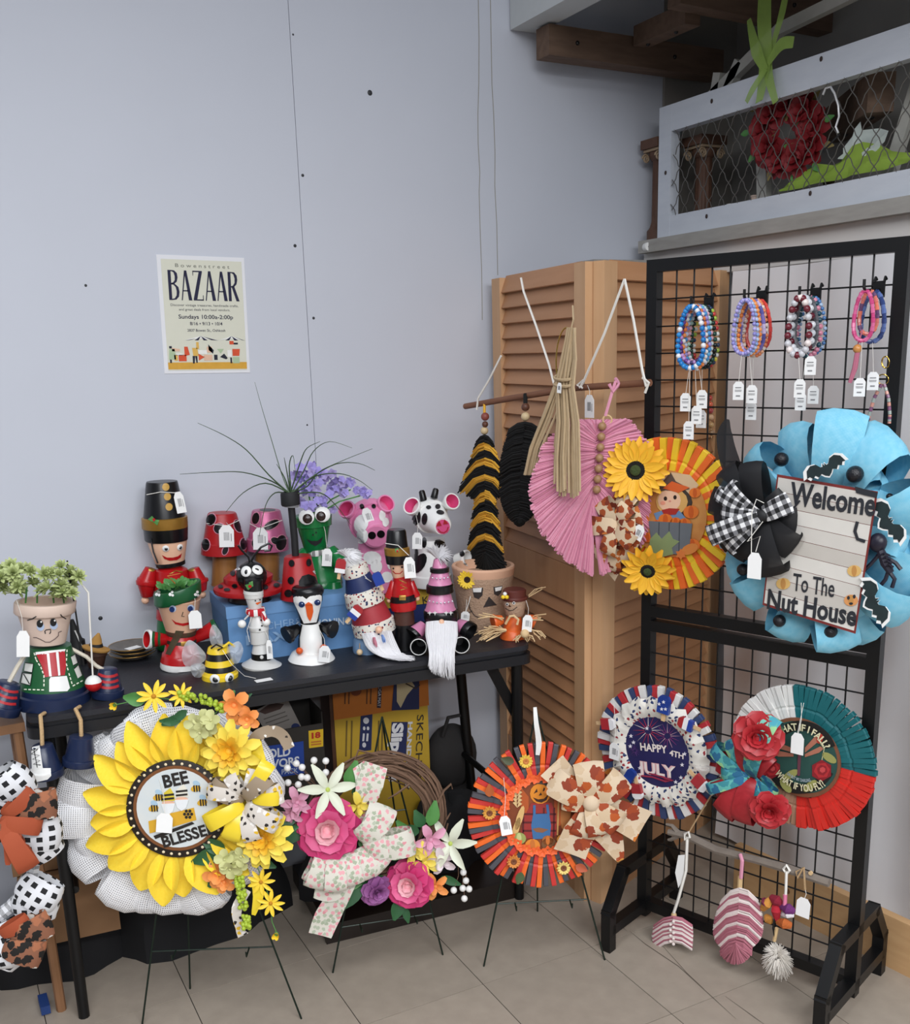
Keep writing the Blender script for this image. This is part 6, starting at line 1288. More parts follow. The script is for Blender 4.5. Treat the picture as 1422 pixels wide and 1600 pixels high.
# ---------------------------------------------------------------- 8 checked wreath cut by the left edge
P=on_y(-58,1352,.12); W8=Fr(P,None,.05); S=W8.S; cx,cy=-58,1352
w=thing('checked_ribbon_wreath','black and white checked wreath with rust bows at the left edge','wreath',W8)
plaid=check_mat('white_black_plaid','#dedfe2','#dedfe2','#17171a',52); rust=mat('rust_felt','#9a4326',.8,c2='#ad5230',scale=20)
gch=print_mat('gnome_check','#8a5a42',['#17120f','#d8d4cc','#17120f','#a86a4a','#17120f'],62,.46)
MB().tube([W8.L(cx,cy,-.01)+dirv(i*PI/16)*105*S for i in range(32)],.012,6,closed=True).build('wreath_ring',plaid,w)
for k in range(20):
    a=2*PI*k/20+.1; loop(W8,w,cx+92*math.cos(a),cy-125*math.sin(a),a+.5*(-1)**k,60,56,plaid,.0+.01*(k%2),.7,.6,'checked_loop',curl=.3)
for x,y,a,l,wd,m in ((20,1260,-5,62,48,gch),(10,1300,165,50,40,gch),(15,1465,12,62,46,gch),(5,1480,-25,60,46,gch),(5,1275,35,56,26,rust),(5,1290,-70,80,34,rust),(0,1460,20,46,26,rust),(0,1282,-20,60,30,rust)): loop(W8,w,x,y,math.radians(a),l,wd,m,.05,.35,.4)
ribbon(W8,w,[(0,1285),(18,1310),(12,1352)],[30,30,6],rust,.06)
MB().bar(W8.L(cx,cy+110,-.04),W8.I@Vector((W8.O.x,W8.O.y+.05,0)),.02,.02).build('wooden_stand',mat('stand_brown','#5a3420',.6),w)
MB().box(W8.I@(on_z(70,1576,0)+Vector((0,0,.012))),(.02,.06,.02),0).build('blue_tape',mat('blue_tape','#1d3a72',.5),w)
# ================================================================ macrame hung on a rod in front of the louvred door
HA,HB_=Vector((.385,.085,0)),Vector((.300,.60,0)); dH=HA-HB_; MF=Fr(HB_,math.atan2(dH.y,dH.x)); S=MF.S
def mz(px,py,dy=0.): return MF.L(px,py,dy)
rodm=mat('walnut_rod','#6e4630',.6,c2='#8a5c42',scale=12,stretch=(1,6,6))
def hung(name,label,cat,px,py,dy=0.,fr=MF,group=None,yaw=None):
    P=fr.M@fr.L(px,py,dy); f=Fr(P,None); f.M=Matrix.Translation(P)@(fr.M.to_3x3().to_4x4() if yaw is None else Matrix.Rotation(yaw,4,'Z')); f.I=f.M.inverted(); f.c=f.I@CAM; f.S=pxs(P)
    return f,thing(name,label,cat,f,group)
f,t=hung('hanging_rod','brown wooden rod tied with white cords across the louvred door','rod',727,635)
MB().tube([f.L(727,635),f.L(800,622),f.L(900,606),f.L(1016,598)],[4.6*f.S]*4,10).build('rod',rodm,t)
for pts in ([(745,640),(747,622),(765,592),(783,556)],[(866,602),(858,570),(838,510),(818,455),(814,434)],[(906,606),(912,596),(945,520),(976,436)],[(976,436),(990,500),(1004,580),(1010,604)],[(1004,590),(1014,598),(1008,614)],[(912,594),(902,602),(910,606)]):
    MB().tube([f.L(x,y,.012 if y>500 else .006) for x,y in pts],1.7*f.S,5).build('cord',cord,t)
price_tag(f,t,921,635,17,30,.0,.03,(918,602))
def fringe(fr,root,spine,profile,bands,name='fringe',n=60,r=.9,droop=.55,dy=.0,seed=0,side=0,thick=.006,rag=.12,tail=True):
    """feather: strands leave the spine (px points) on both sides. profile: half width at t. bands: [(t0,t1,mat)]"""
    rd=random.Random(seed); k=len(spine)-1; S=fr.S; first=None
    def sp(t):
        u=min(max(t,0),.9999)*k; a=int(u); v=u-a; return (spine[a][0]*(1-v)+spine[a+1][0]*v,spine[a][1]*(1-v)+spine[a+1][1]*v)
    for t0,t1,m in bands:
        mb=MB(); c=max(4,int(n*(t1-t0)))
        for s_ in (-1,1):
            for i in range(c):
                t=t0+(t1-t0)*(i+rd.random())/c; x,y=sp(t); pw=profile(t)*(1+rd.uniform(-rag,rag*.3)); ln=pw; ex,ey=x+s_*ln*.94,y+ln*droop
                d0=dy+rd.uniform(-thick,thick); P=[fr.L(x,y,d0+.004),fr.L(x+s_*ln*.45,y+ln*droop*.22,d0+.006),fr.L(ex,ey,d0)]
                mb.tube(P,[r*S*1.1,r*S,r*S*.8],4)
        if tail and t1>.999:
            x,y=sp(1); q=profile(1)
            for i in range(int(n*.35)):
                a=rd.uniform(-1.25,1.25)*1.0; ln=q*(1-.06*abs(a)+rd.uniform(-rag,rag*.4))*1.1; d0=dy+rd.uniform(-thick,thick); mb.tube([fr.L(x,y-4,d0+.005),fr.L(x+ln*.5*math.sin(a),y+ln*.5*math.cos(a),d0+.006),fr.L(x+ln*math.sin(a),y+ln*math.cos(a),d0)],[r*S*1.1,r*S,r*S*.8],4)
        o=mb.build(name,m,root,stuff=True)
    return root
# bee coloured feather
ylw=mat('mustard_yarn','#e2ab38',.9); blk=mat('black_yarn','#121110',.95)
f,t=hung('macrame_feather','yellow and black striped macrame feather hanging at the rod end','macrame',757,632,.012)
for x,y,r,m in ((758,651,6.5,mat('bead_red_wood','#8e4a40',.5)),(758,663,5,mat('bead_dark_wood','#5f3a2a',.5)),(757,673,6.2,mat('bead_birch','#d8c096',.5))): MB().sphere(f.L(x,y),r*f.S).build('wooden_bead',m,t)
MB().tube([f.L(757,628,-.01),f.L(757,646)],2.2*f.S,6).build('cord_loop',ylw,t)
pf=lambda q: 9+24*math.sin(PI*min(1,q*1.35+.05))**.8 if q<.62 else 33-8*(q-.62)
fringe(f,t,[(757,680),(758,760),(759,868)],lambda q:(13+30*q/.36) if q<.36 else (43-25*(q-.36)/.18 if q<.54 else 18+16*(q-.54)/.46),[(0,.07,blk),(.07,.14,ylw),(.14,.22,blk),(.22,.29,ylw),(.29,.38,blk),(.38,.45,ylw),(.45,.53,blk),(.53,.60,ylw),(.60,.68,blk),(.68,.75,ylw),(.75,.84,blk),(.84,.89,ylw),(.89,1,blk)],n=300,droop=.7,seed=2,rag=.25,r=1.5)
# black feather
f,t=hung('macrame_feather','fluffy black macrame feather with wooden beads','macrame',820,622,.018)
for x,y,r,m in ((821,636,6.5,MT['bead_dark_wood']),(821,651,7,MT['bead_birch'])): MB().sphere(f.L(x,y),r*f.S).build('wooden_bead',m,t)
MB().tube([f.L(821,616,-.012),f.L(821,632)],3.4*f.S,6).build('cord_loop',blk,t)
fringe(f,t,[(820,660),(814,740),(812,812)],lambda q:max(8,37*math.sin(PI*(q*.82+.16))**.5),[(0,1,blk)],n=420,droop=.4,seed=3,r=1.7,thick=.01)
# pink fan
pky=mat('pink_yarn','#d48ba4',.9,c2='#e2a2b6',scale=40); pkd=mat('pink_yarn_dark','#c47c95',.9)
f,t=hung('macrame_leaf','large dusty pink macrame leaf behind the sunflower wreath','macrame',945,655,.022,yaw=math.atan2(-.50,.80))
rd=random.Random(8); fan=MB(); fan2=MB(); sx,sy,ex,ey=932,664,924,892
def edge(u):  # outline of the leaf, left side u 0..1 from top to tip
    P=[(932,656),(880,655),(846,700),(826,760),(832,800),(850,840),(880,872),(905,890),(926,899)]; k=u*(len(P)-1); a=min(int(k),len(P)-2); v=k-a; return (P[a][0]*(1-v)+P[a+1][0]*v,P[a][1]*(1-v)+P[a+1][1]*v)
for s_ in (-1,1):
    for i in range(230):
        u=(i+rd.random())/230; x,y=edge(u); x=x if s_<0 else 932+(932-x)*1.02; v=.05+.75*u; ax,ay=sx+(ex-sx)*v,sy+(ey-sy)*v*.72
        q=1+rd.uniform(-.06,.02); x=ax+(x-ax)*q; y=ay+(y-ay)*q; d=rd.uniform(-.004,.004)
        (fan if i%5 else fan2).tube([f.L(ax,ay,.006+d),f.L((ax+x)/2,(ay+y)/2-3,.012+d),f.L(x,y,.004+d)],[1.9*f.S,2.3*f.S,2.0*f.S],4)
fan.build('leaf_fringe',pky,t,stuff=True); fan2.build('leaf_fringe',pkd,t,stuff=True)
MB().tube([f.L(962,596,.0),f.L(956,615,.012),f.L(946,650,.012)],2.6*f.S,6).build('cord_loop',pky,t); MB().tube([f.L(962,592,-.012),f.L(968,600,.01),f.L(958,612,.014),f.L(952,600,.01)],3*f.S,6).build('cord_knot',pky,t)
MB().tube([f.L(949+7*math.cos(a),656+7*math.sin(a),.012) for a in [i*PI/8 for i in range(16)]],1.4*f.S,6,closed=True).build('wooden_ring',mat('ring_birch','#d8b888',.5),t)
for i in range(7): MB().sphere(f.L(941-i*1.4,666+i*16.5,.022),6.6*f.S).build('wooden_bead',mat('bead_oak','#9a7452',.5,c2='#b08a64'),t)
# tan tassel with gold hoop
tan=mat('tan_cotton','#b39b78',.9,c2='#c8b18e',scale=60)
f,t=hung('macrame_tassel','long tan rope tassel knotted on a thin gold hoop','macrame',893,505,.115)
MB().tube([f.L(884+15*math.cos(a)+.1*18*math.sin(a),560+48*math.sin(a)*-1,.0) for a in [i*PI/20 for i in range(40)]],1.2*f.S,6,closed=True).build('gold_hoop',mat('gold_metal','#c8a24a',.25,metal=1.),t)
MB().tube([f.L(895,478,-.02),f.L(896,500),f.L(893,512)],1.6*f.S,5).build('hang_cord',tan,t)
rd=random.Random(12)
for i in range(34):
    a=rd.uniform(-1,1); b_=rd.uniform(-.01,.012)
    if i<10: pts=[(892+a*4,512),(886+a*8,560),(876+a*8,600),(858+a*10,650),(838+a*9,700),(828+a*8,742)]
    else: pts=[(893+a*6,512),(888+a*13,560),(880+a*16,605),(884+a*20,660),(882+a*24,715),(882+a*26,rd.uniform(755,780))]
    MB().tube([f.L(x+rd.uniform(-1.5,1.5),y,.006+b_) for x,y in pts],2.0*f.S,5).build('rope_strand',tan,t)
for yy in (590,600): MB().tube([f.L(880+14*math.cos(a),yy+4*math.sin(a),.010+.012*math.sin(a)) for a in [i*PI/8 for i in range(16)]],2.4*f.S,5,closed=True).build('wrap_knot',tan,t)
price_tag(f,t,874,606,9,16,.1,.03,None)
# ================================================================ driftwood with feathers at the rack foot
DF=rackfr(1160,1350,.05)
def dhung(name,label,cat,px,py,dy=0.): return hung(name,label,cat,px,py,dy,DF)
bark=mat('driftwood_bark','#6b6058',.85,c2='#8f857a',scale=35,bump=.6)
f,t=dhung('driftwood_branch','grey forked driftwood branch tied across the rack foot','branch',1045,1300)
MB().tube([f.L(1045,1300),f.L(1075,1306),f.L(1120,1328),f.L(1180,1343),f.L(1230,1357),f.L(1296,1380)],[5*f.S,6.5*f.S,6.5*f.S,6*f.S,7*f.S,6*f.S],8).build('branch',bark,t); MB().tube([f.L(1062,1304),f.L(1050,1290),f.L(1041,1288)],[5*f.S,3*f.S,2*f.S],6).build('fork',bark,t); MB().tube([f.L(1060,1306),f.L(1048,1312),f.L(1044,1312)],[4*f.S,3*f.S,2*f.S],6).build('fork',bark,t)
MB().tube([f.L(1072,1308,.006),f.L(1090,1278,.0),f.L(1120,1228,-.02)],1.2*f.S,5).build('jute_string',jute,t); MB().tube([f.L(1255,1356,.012),f.L(1246,1372,.014),f.L(1244,1362,.014),f.L(1256,1355,.012),f.L(1258,1390,.014)],1.4*f.S,5).build('jute_string',jute,t)
P=f.L(1267,1364,.008); MB().lathe([(3*f.S,-.002),(3*f.S,.003)],10,0,Matrix.Translation(P)@Matrix.Rotation(PI/2,4,'X')).build('cut_twig',mat('cut_wood','#d9b98c',.6),t)
price_tag(f,t,1255,1418,20,30,.05,.02,(1257,1385),blank=True)
for cxp,pts in ((1074,[(1070,1303),(1076,1300),(1078,1308),(1070,1312)]),(1228,[(1224,1358),(1229,1352),(1234,1360),(1229,1366)])): MB().tube([f.L(x,y,.012) for x,y in pts],2*f.S,5,closed=True).build('cord_wrap',cord,t)
ros_=mat('rose_yarn','#a8616e',.9,c2='#b87684',scale=50); crm=mat('cream_yarn','#e2d5d0',.9)
# small leaf
f,t=dhung('macrame_feather','small pink and white macrame leaf hanging lowest left on driftwood','macrame',1072,1310,.01)
MB().tube([f.L(1074,1308,.0),f.L(1072,1360,.006),f.L(1060,1405,.006),f.L(1053,1426,.004)],2.4*f.S,6).build('hang_cord',cord,t); MB().sphere(f.L(1053,1430),4.5*f.S,(1,1,1.3)).build('wooden_bead',MT['ring_birch'],t)
bands=[(i/12,(i+1)/12,ros_ if i%2==0 else crm) for i in range(12)]
fringe(f,t,[(1052,1432),(1051,1450),(1052,1472)],lambda q:34-5*abs(q-.45),bands,n=190,droop=.42,seed=5,r=1.5,rag=.03,tail=False)
for i in range(9): MB().sphere(f.L(1050+2.4*(-1)**i,1440+i*4.4,.012),2.6*f.S).build('knot',crm,t)
MB().prism([(p.x,p.z) for p in (f.L(1062,1335),f.L(1072,1334),f.L(1070,1372),f.L(1062,1386),f.L(1057,1362))],-.006,-.0055).build('paper_tag',tagw,t,smooth=False)
# big leaf
f,t=dhung('macrame_feather','big pink and white striped macrame feather hanging from the driftwood','macrame',1157,1338,.014)
MB().tube([f.L(1157,1335,-.004),f.L(1160,1345,.006),f.L(1158,1372,.004)],3*f.S,6).build('hang_cord',pky,t); MB().tube([f.L(1157,1370),f.L(1156,1390)],4*f.S,8).build('wrapped_neck',MT['ring_birch'],t)
B_=[(0,.07,crm),(.07,.15,ros_),(.15,.22,crm),(.22,.34,ros_),(.34,.42,crm),(.42,.56,ros_),(.56,.62,crm),(.62,.76,ros_),(.76,.82,crm),(.82,1,ros_)]
fringe(f,t,[(1156,1388),(1153,1436),(1150,1478)],lambda q:max(26,41*math.sin(PI*(q*.62+.26))),B_,n=330,droop=.60,seed=6,r=1.6,rag=.05)
# keyring figure and white pompom
f,t=dhung('yarn_charm','colourful wrapped yarn charm with white fluffy pompom on driftwood','charm',1228,1360,.016)
MB().tube([f.L(1229,1362,.0),f.L(1228,1392,.006),f.L(1226,1420,.006)],2.2*f.S,6).build('hang_cord',cord,t); MB().tube([f.L(1227,1398,.008),f.L(1226,1424,.012)],3.2*f.S,6).build('pink_cord',mat('bright_pink_yarn','#d9799a',.9),t)
for x0,y0,x1,y1,r,h in ((1194,1412,1200,1408,9,'#7a2a40'),(1192,1420,1206,1404,8,'#c98a3c'),(1206,1402,1220,1412,9,'#8e1f34'),(1212,1410,1214,1436,8,'#b02030'),(1222,1416,1240,1424,9,'#6a2a6a'),(1222,1428,1240,1430,6,'#dcd4d8'),(1216,1440,1236,1446,9,'#b8602a'),(1198,1432,1204,1440,8,'#c98a3c')): MB().tube([f.L(x0,y0,.004),f.L((x0+x1)/2,(y0+y1)/2,.012),f.L(x1,y1,.004)],[r*.6*f.S,r*f.S,r*.6*f.S],8).build('yarn_bundle',mat('yarn_'+h[1:],h,.9,bump=.6,scale=180),t)
MB().tube([f.L(1210,1436,.012),f.L(1208,1450,.012),f.L(1211,1466,.01)],1.6*f.S,5).build('black_cord',blk,t); MB().tube([f.L(1214,1450,.01),f.L(1210,1470,.008)],3*f.S,6).build('wrapped_neck',MT['ring_birch'],t)
wf=mat('cream_fluff','#ded8cf',.95)
rd=random.Random(14); mb=MB()
for i in range(420):
    a=rd.uniform(0,2*PI); el=rd.uniform(-1,1); d=Vector((math.cos(a)*math.sqrt(1-el*el),math.sin(a)*math.sqrt(1-el*el)*.5,el)); c0=f.L(1215,1498,.004); rr_=rd.uniform(.8,1.05)
    P=c0+Vector((d.x*27*f.S,d.y*27*f.S,d.z*33*f.S))*rr_; mb.tube([c0+(P-c0)*.35,(c0+P)/2+Vector((0,0,.004)),P+Vector((0,0,-.008))],[1.4*f.S,1.3*f.S,.3*f.S],3)
mb.v=[(x,y,max(z,-(f.O.z)+.002)) for x,y,z in mb.v]; mb.build('pompom_fluff',wf,t,stuff=True)
# ================================================================ bracelets on rack hooks
def hookarm(px,py,ln,label):
    f=rackfr(px,py,.004); t=thing('display_hook',label,'hook',f)
    MB().box((0,-.001,0),(.022,.003,.030)).build('hook_plate',blackwire,t,smooth=False)
    MB().tube([(0,-.003,0),(-.0,-ln*.9,-.004),(-.0,-ln,.002),(-.0,-ln,.016)],.003,8).build('prong',blackwire,t)
    for x in (-.009,.009): MB().tube([(x,-.002,.012),(x,.003,.022),(x,.009,.018)],.0028,6).build('back_clip',blackwire,t)
    return f,t,ln
beadc={}
def bead_mat(h): return mat('bead_'+h[1:],h,.25,var=.04)
def bracelet(fh,frac,ln,label,cols,w,h,br,kind='bead',n=34,tag_=None,tilt=0.):
    """loop hanging over a hook prong at depth frac; w,h in px"""
    f=Fr(fh.M@Vector((0,-ln*frac,-.004)),None); f.M=Matrix.Translation(f.O)@fh.M.to_3x3().to_4x4()@Matrix.Rotation(tilt,4,'Z'); f.I=f.M.inverted(); f.c=f.I@CAM; S=fh.S
    t=thing('beaded_bracelet',label,'bracelet',f,'bracelets on the wire rack'); ms=[bead_mat(c) for c in cols]; mb=MB(); P=[]
    for i in range(n):
        a=2*PI*i/n; P.append(Vector((w*S*.5*math.sin(a)*(1-.25*math.cos(a)),.002*math.sin(a*3),-h*S*.5*(1-math.cos(a)))))
    if kind=='bead':
        for i,p in enumerate(P): mb.sphere(p,br*S,seg=8,rings=6,mi=(i*7//3+ (i*i)%5)%len(ms) if len(ms)>2 else i%len(ms))
    else:
        for j in range(n): mb.tube([P[j],P[(j+1)%n]],br*S*(1 if j%2 else .86),7,mi=(j//2)%len(ms))
    mb.build('bead_loop',ms,t)
    if tag_:
        tx,ty,dy=tag_; A=Vector((tx*S,-.004-dy,-(h+ty)*S)); W,H=9*S,14*S
        k=MB(); k.prism([(-W,-H),(W,-H),(W,H*.6),(W*.5,H),(-W*.5,H),(-W,H*.6)],-.0004,.0004,0,Matrix.Translation(A)); g=k.build('price_tag',tagw,t,smooth=False)
        k=MB(); 
        for j,(yy,hh,ww) in enumerate(((.35,.10,.7),(.08,.05,.8),(-.05,.05,.75),(-.55,.14,.5))): k.box((0,-.0008,H*yy),(2*W*ww*.8,.0003,H*hh),0,Matrix.Translation(A))
        k.build('tag_print',inkg,g,smooth=False); MB().tube([A+Vector((0,0,H*.8)),Vector((tx*S*.3,-.002,-h*S*.98))],.0005,4).build('tag_string',cord,g)
    return t
G1,G1t,l1=hookarm(1108,476,.075,'black hook with blue and purple bead bracelets, nearest the door')
G2,_,l2=hookarm(1190,466,.075,'black hook with purple and orange bracelets, second from the door')
G3,_,l3=hookarm(1275,462,.075,'black hook with baseball bead bracelets, third from the door')
G4,_,l4=hookarm(1374,452,.075,'black hook with braided pink and navy bracelets, nearest the right post')
for q in ((.97,'turquoise blue bead bracelet with white beads, frontmost on first hook',['#1f78c0','#2a8ad0','#1f78c0','#e8e8ea'],44,92,4.2,(2,95,0)),(.88,'purple and plum bead bracelet on the first hook',['#4a2a6a','#6a3a8a','#b58ac0','#3a2a5a'],40,84,3.6,(-6,60,.004)),(.74,'white and orange bead bracelet on the first hook',['#e8e4e0','#e88a4a','#e8e4e0','#e07838'],40,94,3.6,(8,70,.0)),(.6,'sky blue bead bracelet with lilac beads on the first hook',['#5aa8d8','#c8d4e8','#4a90c8','#9a8ac8'],42,90,3.8,(14,50,.004)),(.45,'pale mint and pink bead bracelet on the first hook',['#a8c8b8','#d8a8b8','#c8d8d8'],40,88,3.4,None),(.28,'dark green bead bracelet on the first hook',['#1a3a30','#245044','#101c1a'],42,92,3.6,(2,80,.0)),(.12,'multicoloured bead bracelet with red and lime beads, rearmost on first hook',['#c83a3a','#a8c84a','#e8e8e0','#2a3a5a','#e8d84a'],42,92,3.4,None)): bracelet(G1,q[0],l1,*q[1:6],tag_=q[6])
for q in ((.95,'lilac clay bead bracelet, frontmost on second hook',['#8a86c8','#b0a8dc'],36,80,3.4,'bead',(-4,56,.0)),(.82,'pale blue clay bead bracelet on second hook',['#8aa8d8','#b8c8e4'],38,82,3.2,'bead',None),(.65,'orange bead bracelet on second hook',['#e8823a','#f0a060'],36,82,3.6,'bead',(10,60,.0)),(.48,'striped violet clay bracelet on second hook',['#7a70b8','#c8b8dc','#5a5aa0'],40,80,3.4,'tube',None),(.3,'peach and white bead bracelet on second hook',['#f0b088','#f0e0d0','#e88a5a'],38,84,3.4,'bead',(0,85,.0)),(.1,'coral red band bracelet, rearmost on second hook',['#e0504a','#d8483e'],40,76,3.0,'tube',None)): bracelet(G2,q[0],l2,q[1],q[2],q[3],q[4],q[5],q[6],tag_=q[7])
for q in ((.95,'baseball bead bracelet with maroon beads, frontmost on third hook',['#e8dcd8','#6a1f2c','#c8c8cc','#6a1f2c'],34,86,5.6,'bead',(8,50,.0),20),(.75,'silver pearl and maroon bead bracelet on third hook',['#c8ccd2','#5a1a28','#d8dade'],34,82,5.4,'bead',(20,20,.006),20),(.55,'grey braided cord bracelet on third hook',['#6a6c72','#55575c'],36,78,4.4,'tube',None,34),(.33,'pink and teal bead bracelet on third hook',['#d88aa0','#2a5a68','#d88aa0','#1f4858'],38,88,4.2,'bead',(-6,70,.0),28),(.12,'blue glass bead bracelet, rearmost on third hook',['#5a88c0','#a8c0dc','#4a78b0'],42,86,3.2,'bead',(10,62,.004),34)): bracelet(G3,q[0],l3,q[1],q[2],q[3],q[4],q[5],q[6],n=q[8],tag_=q[7])
for q in ((.9,'pink braided cord bracelet with tassel on the last hook',['#c8487e','#d86a98'],30,74,3.4,(2,70,0)),(.6,'coral and plum braided bracelet on the last hook',['#e8806a','#6a4a70','#d87a70'],28,64,3.4,None),(.3,'navy chevron braided bracelet on the last hook',['#34467a','#5a70a8'],36,76,4.0,(8,60,0))): bracelet(G4,q[0],l4,q[1],q[2],q[3],q[4],q[5],'tube',tag_=q[6])
f=rackfr(1340,545,.07); t=thing('cord_tassel','pink braided tassel with wooden bead below the last hook','tassel',f); MB().sphere((0,0,-.0),7*f.S).build('wooden_bead',bead_mat('#c88a4a'),t)
MB().tube([f.L(1340,550),f.L(1336,575),f.L(1328,598)],[4*f.S,4.4*f.S,3*f.S],7).build('braid',mat('tassel_pink','#b86a80',.8),t); MB().tube([f.L(1340,540),f.L(1344,528),f.L(1348,515)],1.2*f.S,5).build('loop_cord',MT['tassel_pink'],t)
f=rackfr(1384,578,.012); t=thing('beaded_keychain','gold ringed keychain with striped bead strap by the right post','keychain',f)
MB().tube([f.L(1384+6*math.cos(a),566+9*math.sin(a)) for a in [i*PI/8 for i in range(16)]],1.2*f.S,6,closed=True).build('clasp',MT['gold_metal'],t); MB().tube([f.L(1380+9*math.cos(a),593+8*math.sin(a)) for a in [i*PI/8 for i in range(16)]],1.1*f.S,6,closed=True).build('split_ring',MT['gold_metal'],t)
mb=MB(); pts=[(1378,600),(1366,622),(1358,650),(1356,664)]; pts2=[(1382,600),(1389,622),(1391,648),(1390,662)]
for pp_ in (pts,pts2):
    for j in range(3):
        for s_ in range(4):
            u0,u1=s_/4,(s_+.9)/4; a_,b_=pp_[j],pp_[j+1]; mb.tube([f.L(a_[0]+(b_[0]-a_[0])*u0,a_[1]+(b_[1]-a_[1])*u0),f.L(a_[0]+(b_[0]-a_[0])*u1,a_[1]+(b_[1]-a_[1])*u1)],3*f.S,6,mi=(j+s_)%3)
mb.build('bead_strap',[bead_mat('#8a5a7a'),bead_mat('#a8b0a8'),bead_mat('#d89a8a')],t)
f=rackfr(1110,650,-.03); t=thing('bead_string','dim string of red and wooden beads hanging behind the rack grid','bead string',f)
for i,(y,h) in enumerate(((622,'#a83a2a'),(632,'#c85a3a'),(642,'#9a3a3a'),(652,'#c8a07a'),(664,'#b08a5a'),(676,'#8a6a4a'))): MB().sphere(f.L(1109+i*.6,y),4.6*f.S).build('bead',bead_mat(h),t)
MB().tube([f.L(1107,560),f.L(1108,620),f.L(1112,685)],.8*f.S,4).build('string',jute,t)
# ================================================================ under the table
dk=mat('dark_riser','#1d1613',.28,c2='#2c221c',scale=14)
PF_=Fr((TA.x,TA.y,0),math.atan2(dT.y,dT.x))
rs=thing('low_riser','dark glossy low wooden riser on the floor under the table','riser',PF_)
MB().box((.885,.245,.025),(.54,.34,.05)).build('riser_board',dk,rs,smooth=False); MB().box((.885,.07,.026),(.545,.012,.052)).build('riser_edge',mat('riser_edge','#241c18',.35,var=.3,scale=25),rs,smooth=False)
ZR=.0505
def ubox(name,label,cat,px,py,z,w_,d_,h_,m,rot=0.,y=None,group=None):
    P=on_z(px,py,z); f=Fr(P,math.atan2(dT.y,dT.x)+rot); t=thing(name,label,cat,f,group)
    return f,t
# yellow shoe box standing on end
YB=Fr(on_y(530,1245,.60),math.atan2(dT.y,dT.x)-.02); YB.O.z=ZR; YB=Fr((YB.O.x,.60,ZR+.028),math.atan2(dT.y,dT.x)-.02)
yb=thing('orange_yellow_shoe_box','orange and yellow shoe box standing on end under the table','shoe box',YB)
x0=YB.L(527,1200).x; x1=YB.L(672,1200).x; zt=YB.z(600,1058); zm=YB.z(600,1112); z0=0.
MB().box(((x0+x1)/2,.05,(z0+zm)/2),(x1-x0,.10,zm-z0)).build('box_body',mat('skx_yellow','#b8962a',.55,var=.05),yb,smooth=False); MB().box(((x0+x1)/2,.048,(zm+zt)/2),(x1-x0+.004,.106,zt-zm)).build('lid',mat('skx_orange','#b86a1c',.55,var=.05),yb,smooth=False)
MB().box((x0-.006,.05,(z0+zt)/2),(.010,.104,zt-z0)).build('box_end',mat('skx_brown','#4a2a12',.6),yb,smooth=False)
nb_=pm('#1a2450'); bi_=pm('#2a2420'); wp=pm('#c8c8cc')
def ytext(st,a,b_,h,m,bold=0.,dy=.0072): return text_on(YB,yb,st,a,b_,h,m,dy,bold=bold)
text_on(YB,yb,'SKECHERS',(652,1117),(648,1232),11,bi_,.0035); text_on(YB,yb,'HANDSFREE',(638,1128),(633,1232),7,wp,.0035,bold=.04)
shape(YB,yb,[(612,1128),(637,1128),(634,1186),(624,1190),(608,1186)],nb_,.0012,.0008,'printed_badge'); text_on(YB,yb,'Slip-ins',(614,1130),(608,1222),17,pm('#d8d8da'),.0042,bold=.05)
shape(YB,yb,[(564,1112),(582,1112),(580,1172),(561,1174)],nb_,.0012,.0008,'printed_panel'); [shape(YB,yb,q_,wp,.0022,.0005,'printed_mark') for q_ in (ell(572,1126,4.6,5),ell(569,1138,2,3),ell(575,1138,2,3),[(567,1146),(570,1146),(569,1158),(566,1158)],[(573,1146),(576,1146),(575,1158),(572,1158)],ell(569,1164,3,4))]
for x,l in ((542,56),(550,60),(592,58),(598,50)): shape(YB,yb,strokepx([(x,1126),(x-1.5,1126+l)],2.2),pm('#6a5420'),.0012,.0006,'printed_text_line')
dl=.0062
shape(YB,yb,[(616,1062),(655,1058),(655,1108),(612,1110)],nb_,dl,.0006,'printed_panel'); shape(YB,yb,[(620,1062),(640,1060),(648,1072),(636,1086),(626,1106),(620,1096)],pm('#c8b890'),dl+.0007,.0005,'printed_shoe'); shape(YB,yb,strokepx([(634,1068),(650,1076),(656,1070)],2),pm('#3a2a1a'),dl+.0014,.0005,'printed_check')
shape(YB,yb,ell(556,1078,9,9.5),pm('#7a3a14'),dl,.0006,'printed_badge'); shape(YB,yb,strokepx([(594,1066),(592,1106)],6),pm('#2a2030'),dl,.0006,'printed_strip'); text_on(YB,yb,'YOGA MAT',(592,1068),(590,1104),4.5,wp,dl+.0012)
for x in (540,546,574,580): shape(YB,yb,strokepx([(x,1068),(x-1,1100)],1.8),pm('#5a3410'),dl,.0006,'printed_text_line')
# dark snack carton with blue label
CF=Fr((0,0,0),0); P=on_y(395,1255,.52); CF=Fr((P.x,.52,.21),math.atan2(dT.y,dT.x)); ct=thing('dark_snack_carton','dark open carton with a blue label and yellow 18 sticker under the table','carton',CF)
cx0=CF.L(372,1200).x; cx1=CF.L(508,1200).x; ch=CF.z(440,1140); dkc=mat('carton_dark','#2a2622',.6); th=.003
for nm,c_,d_ in (('front_panel',((cx0+cx1)/2,0,ch/2),(cx1-cx0,th,ch)),('back_panel',((cx0+cx1)/2,.12,ch/2*1.1),(cx1-cx0,th,ch*1.1)),('side_panel',(cx0,.06,ch/2),(th,.12,ch)),('side_panel',(cx1,.06,ch/2*1.1),(th,.12,ch*1.1)),('bottom_panel',((cx0+cx1)/2,.06,.002),(cx1-cx0,.12,th))): MB().box(c_,d_).build(nm,dkc,ct,smooth=False)
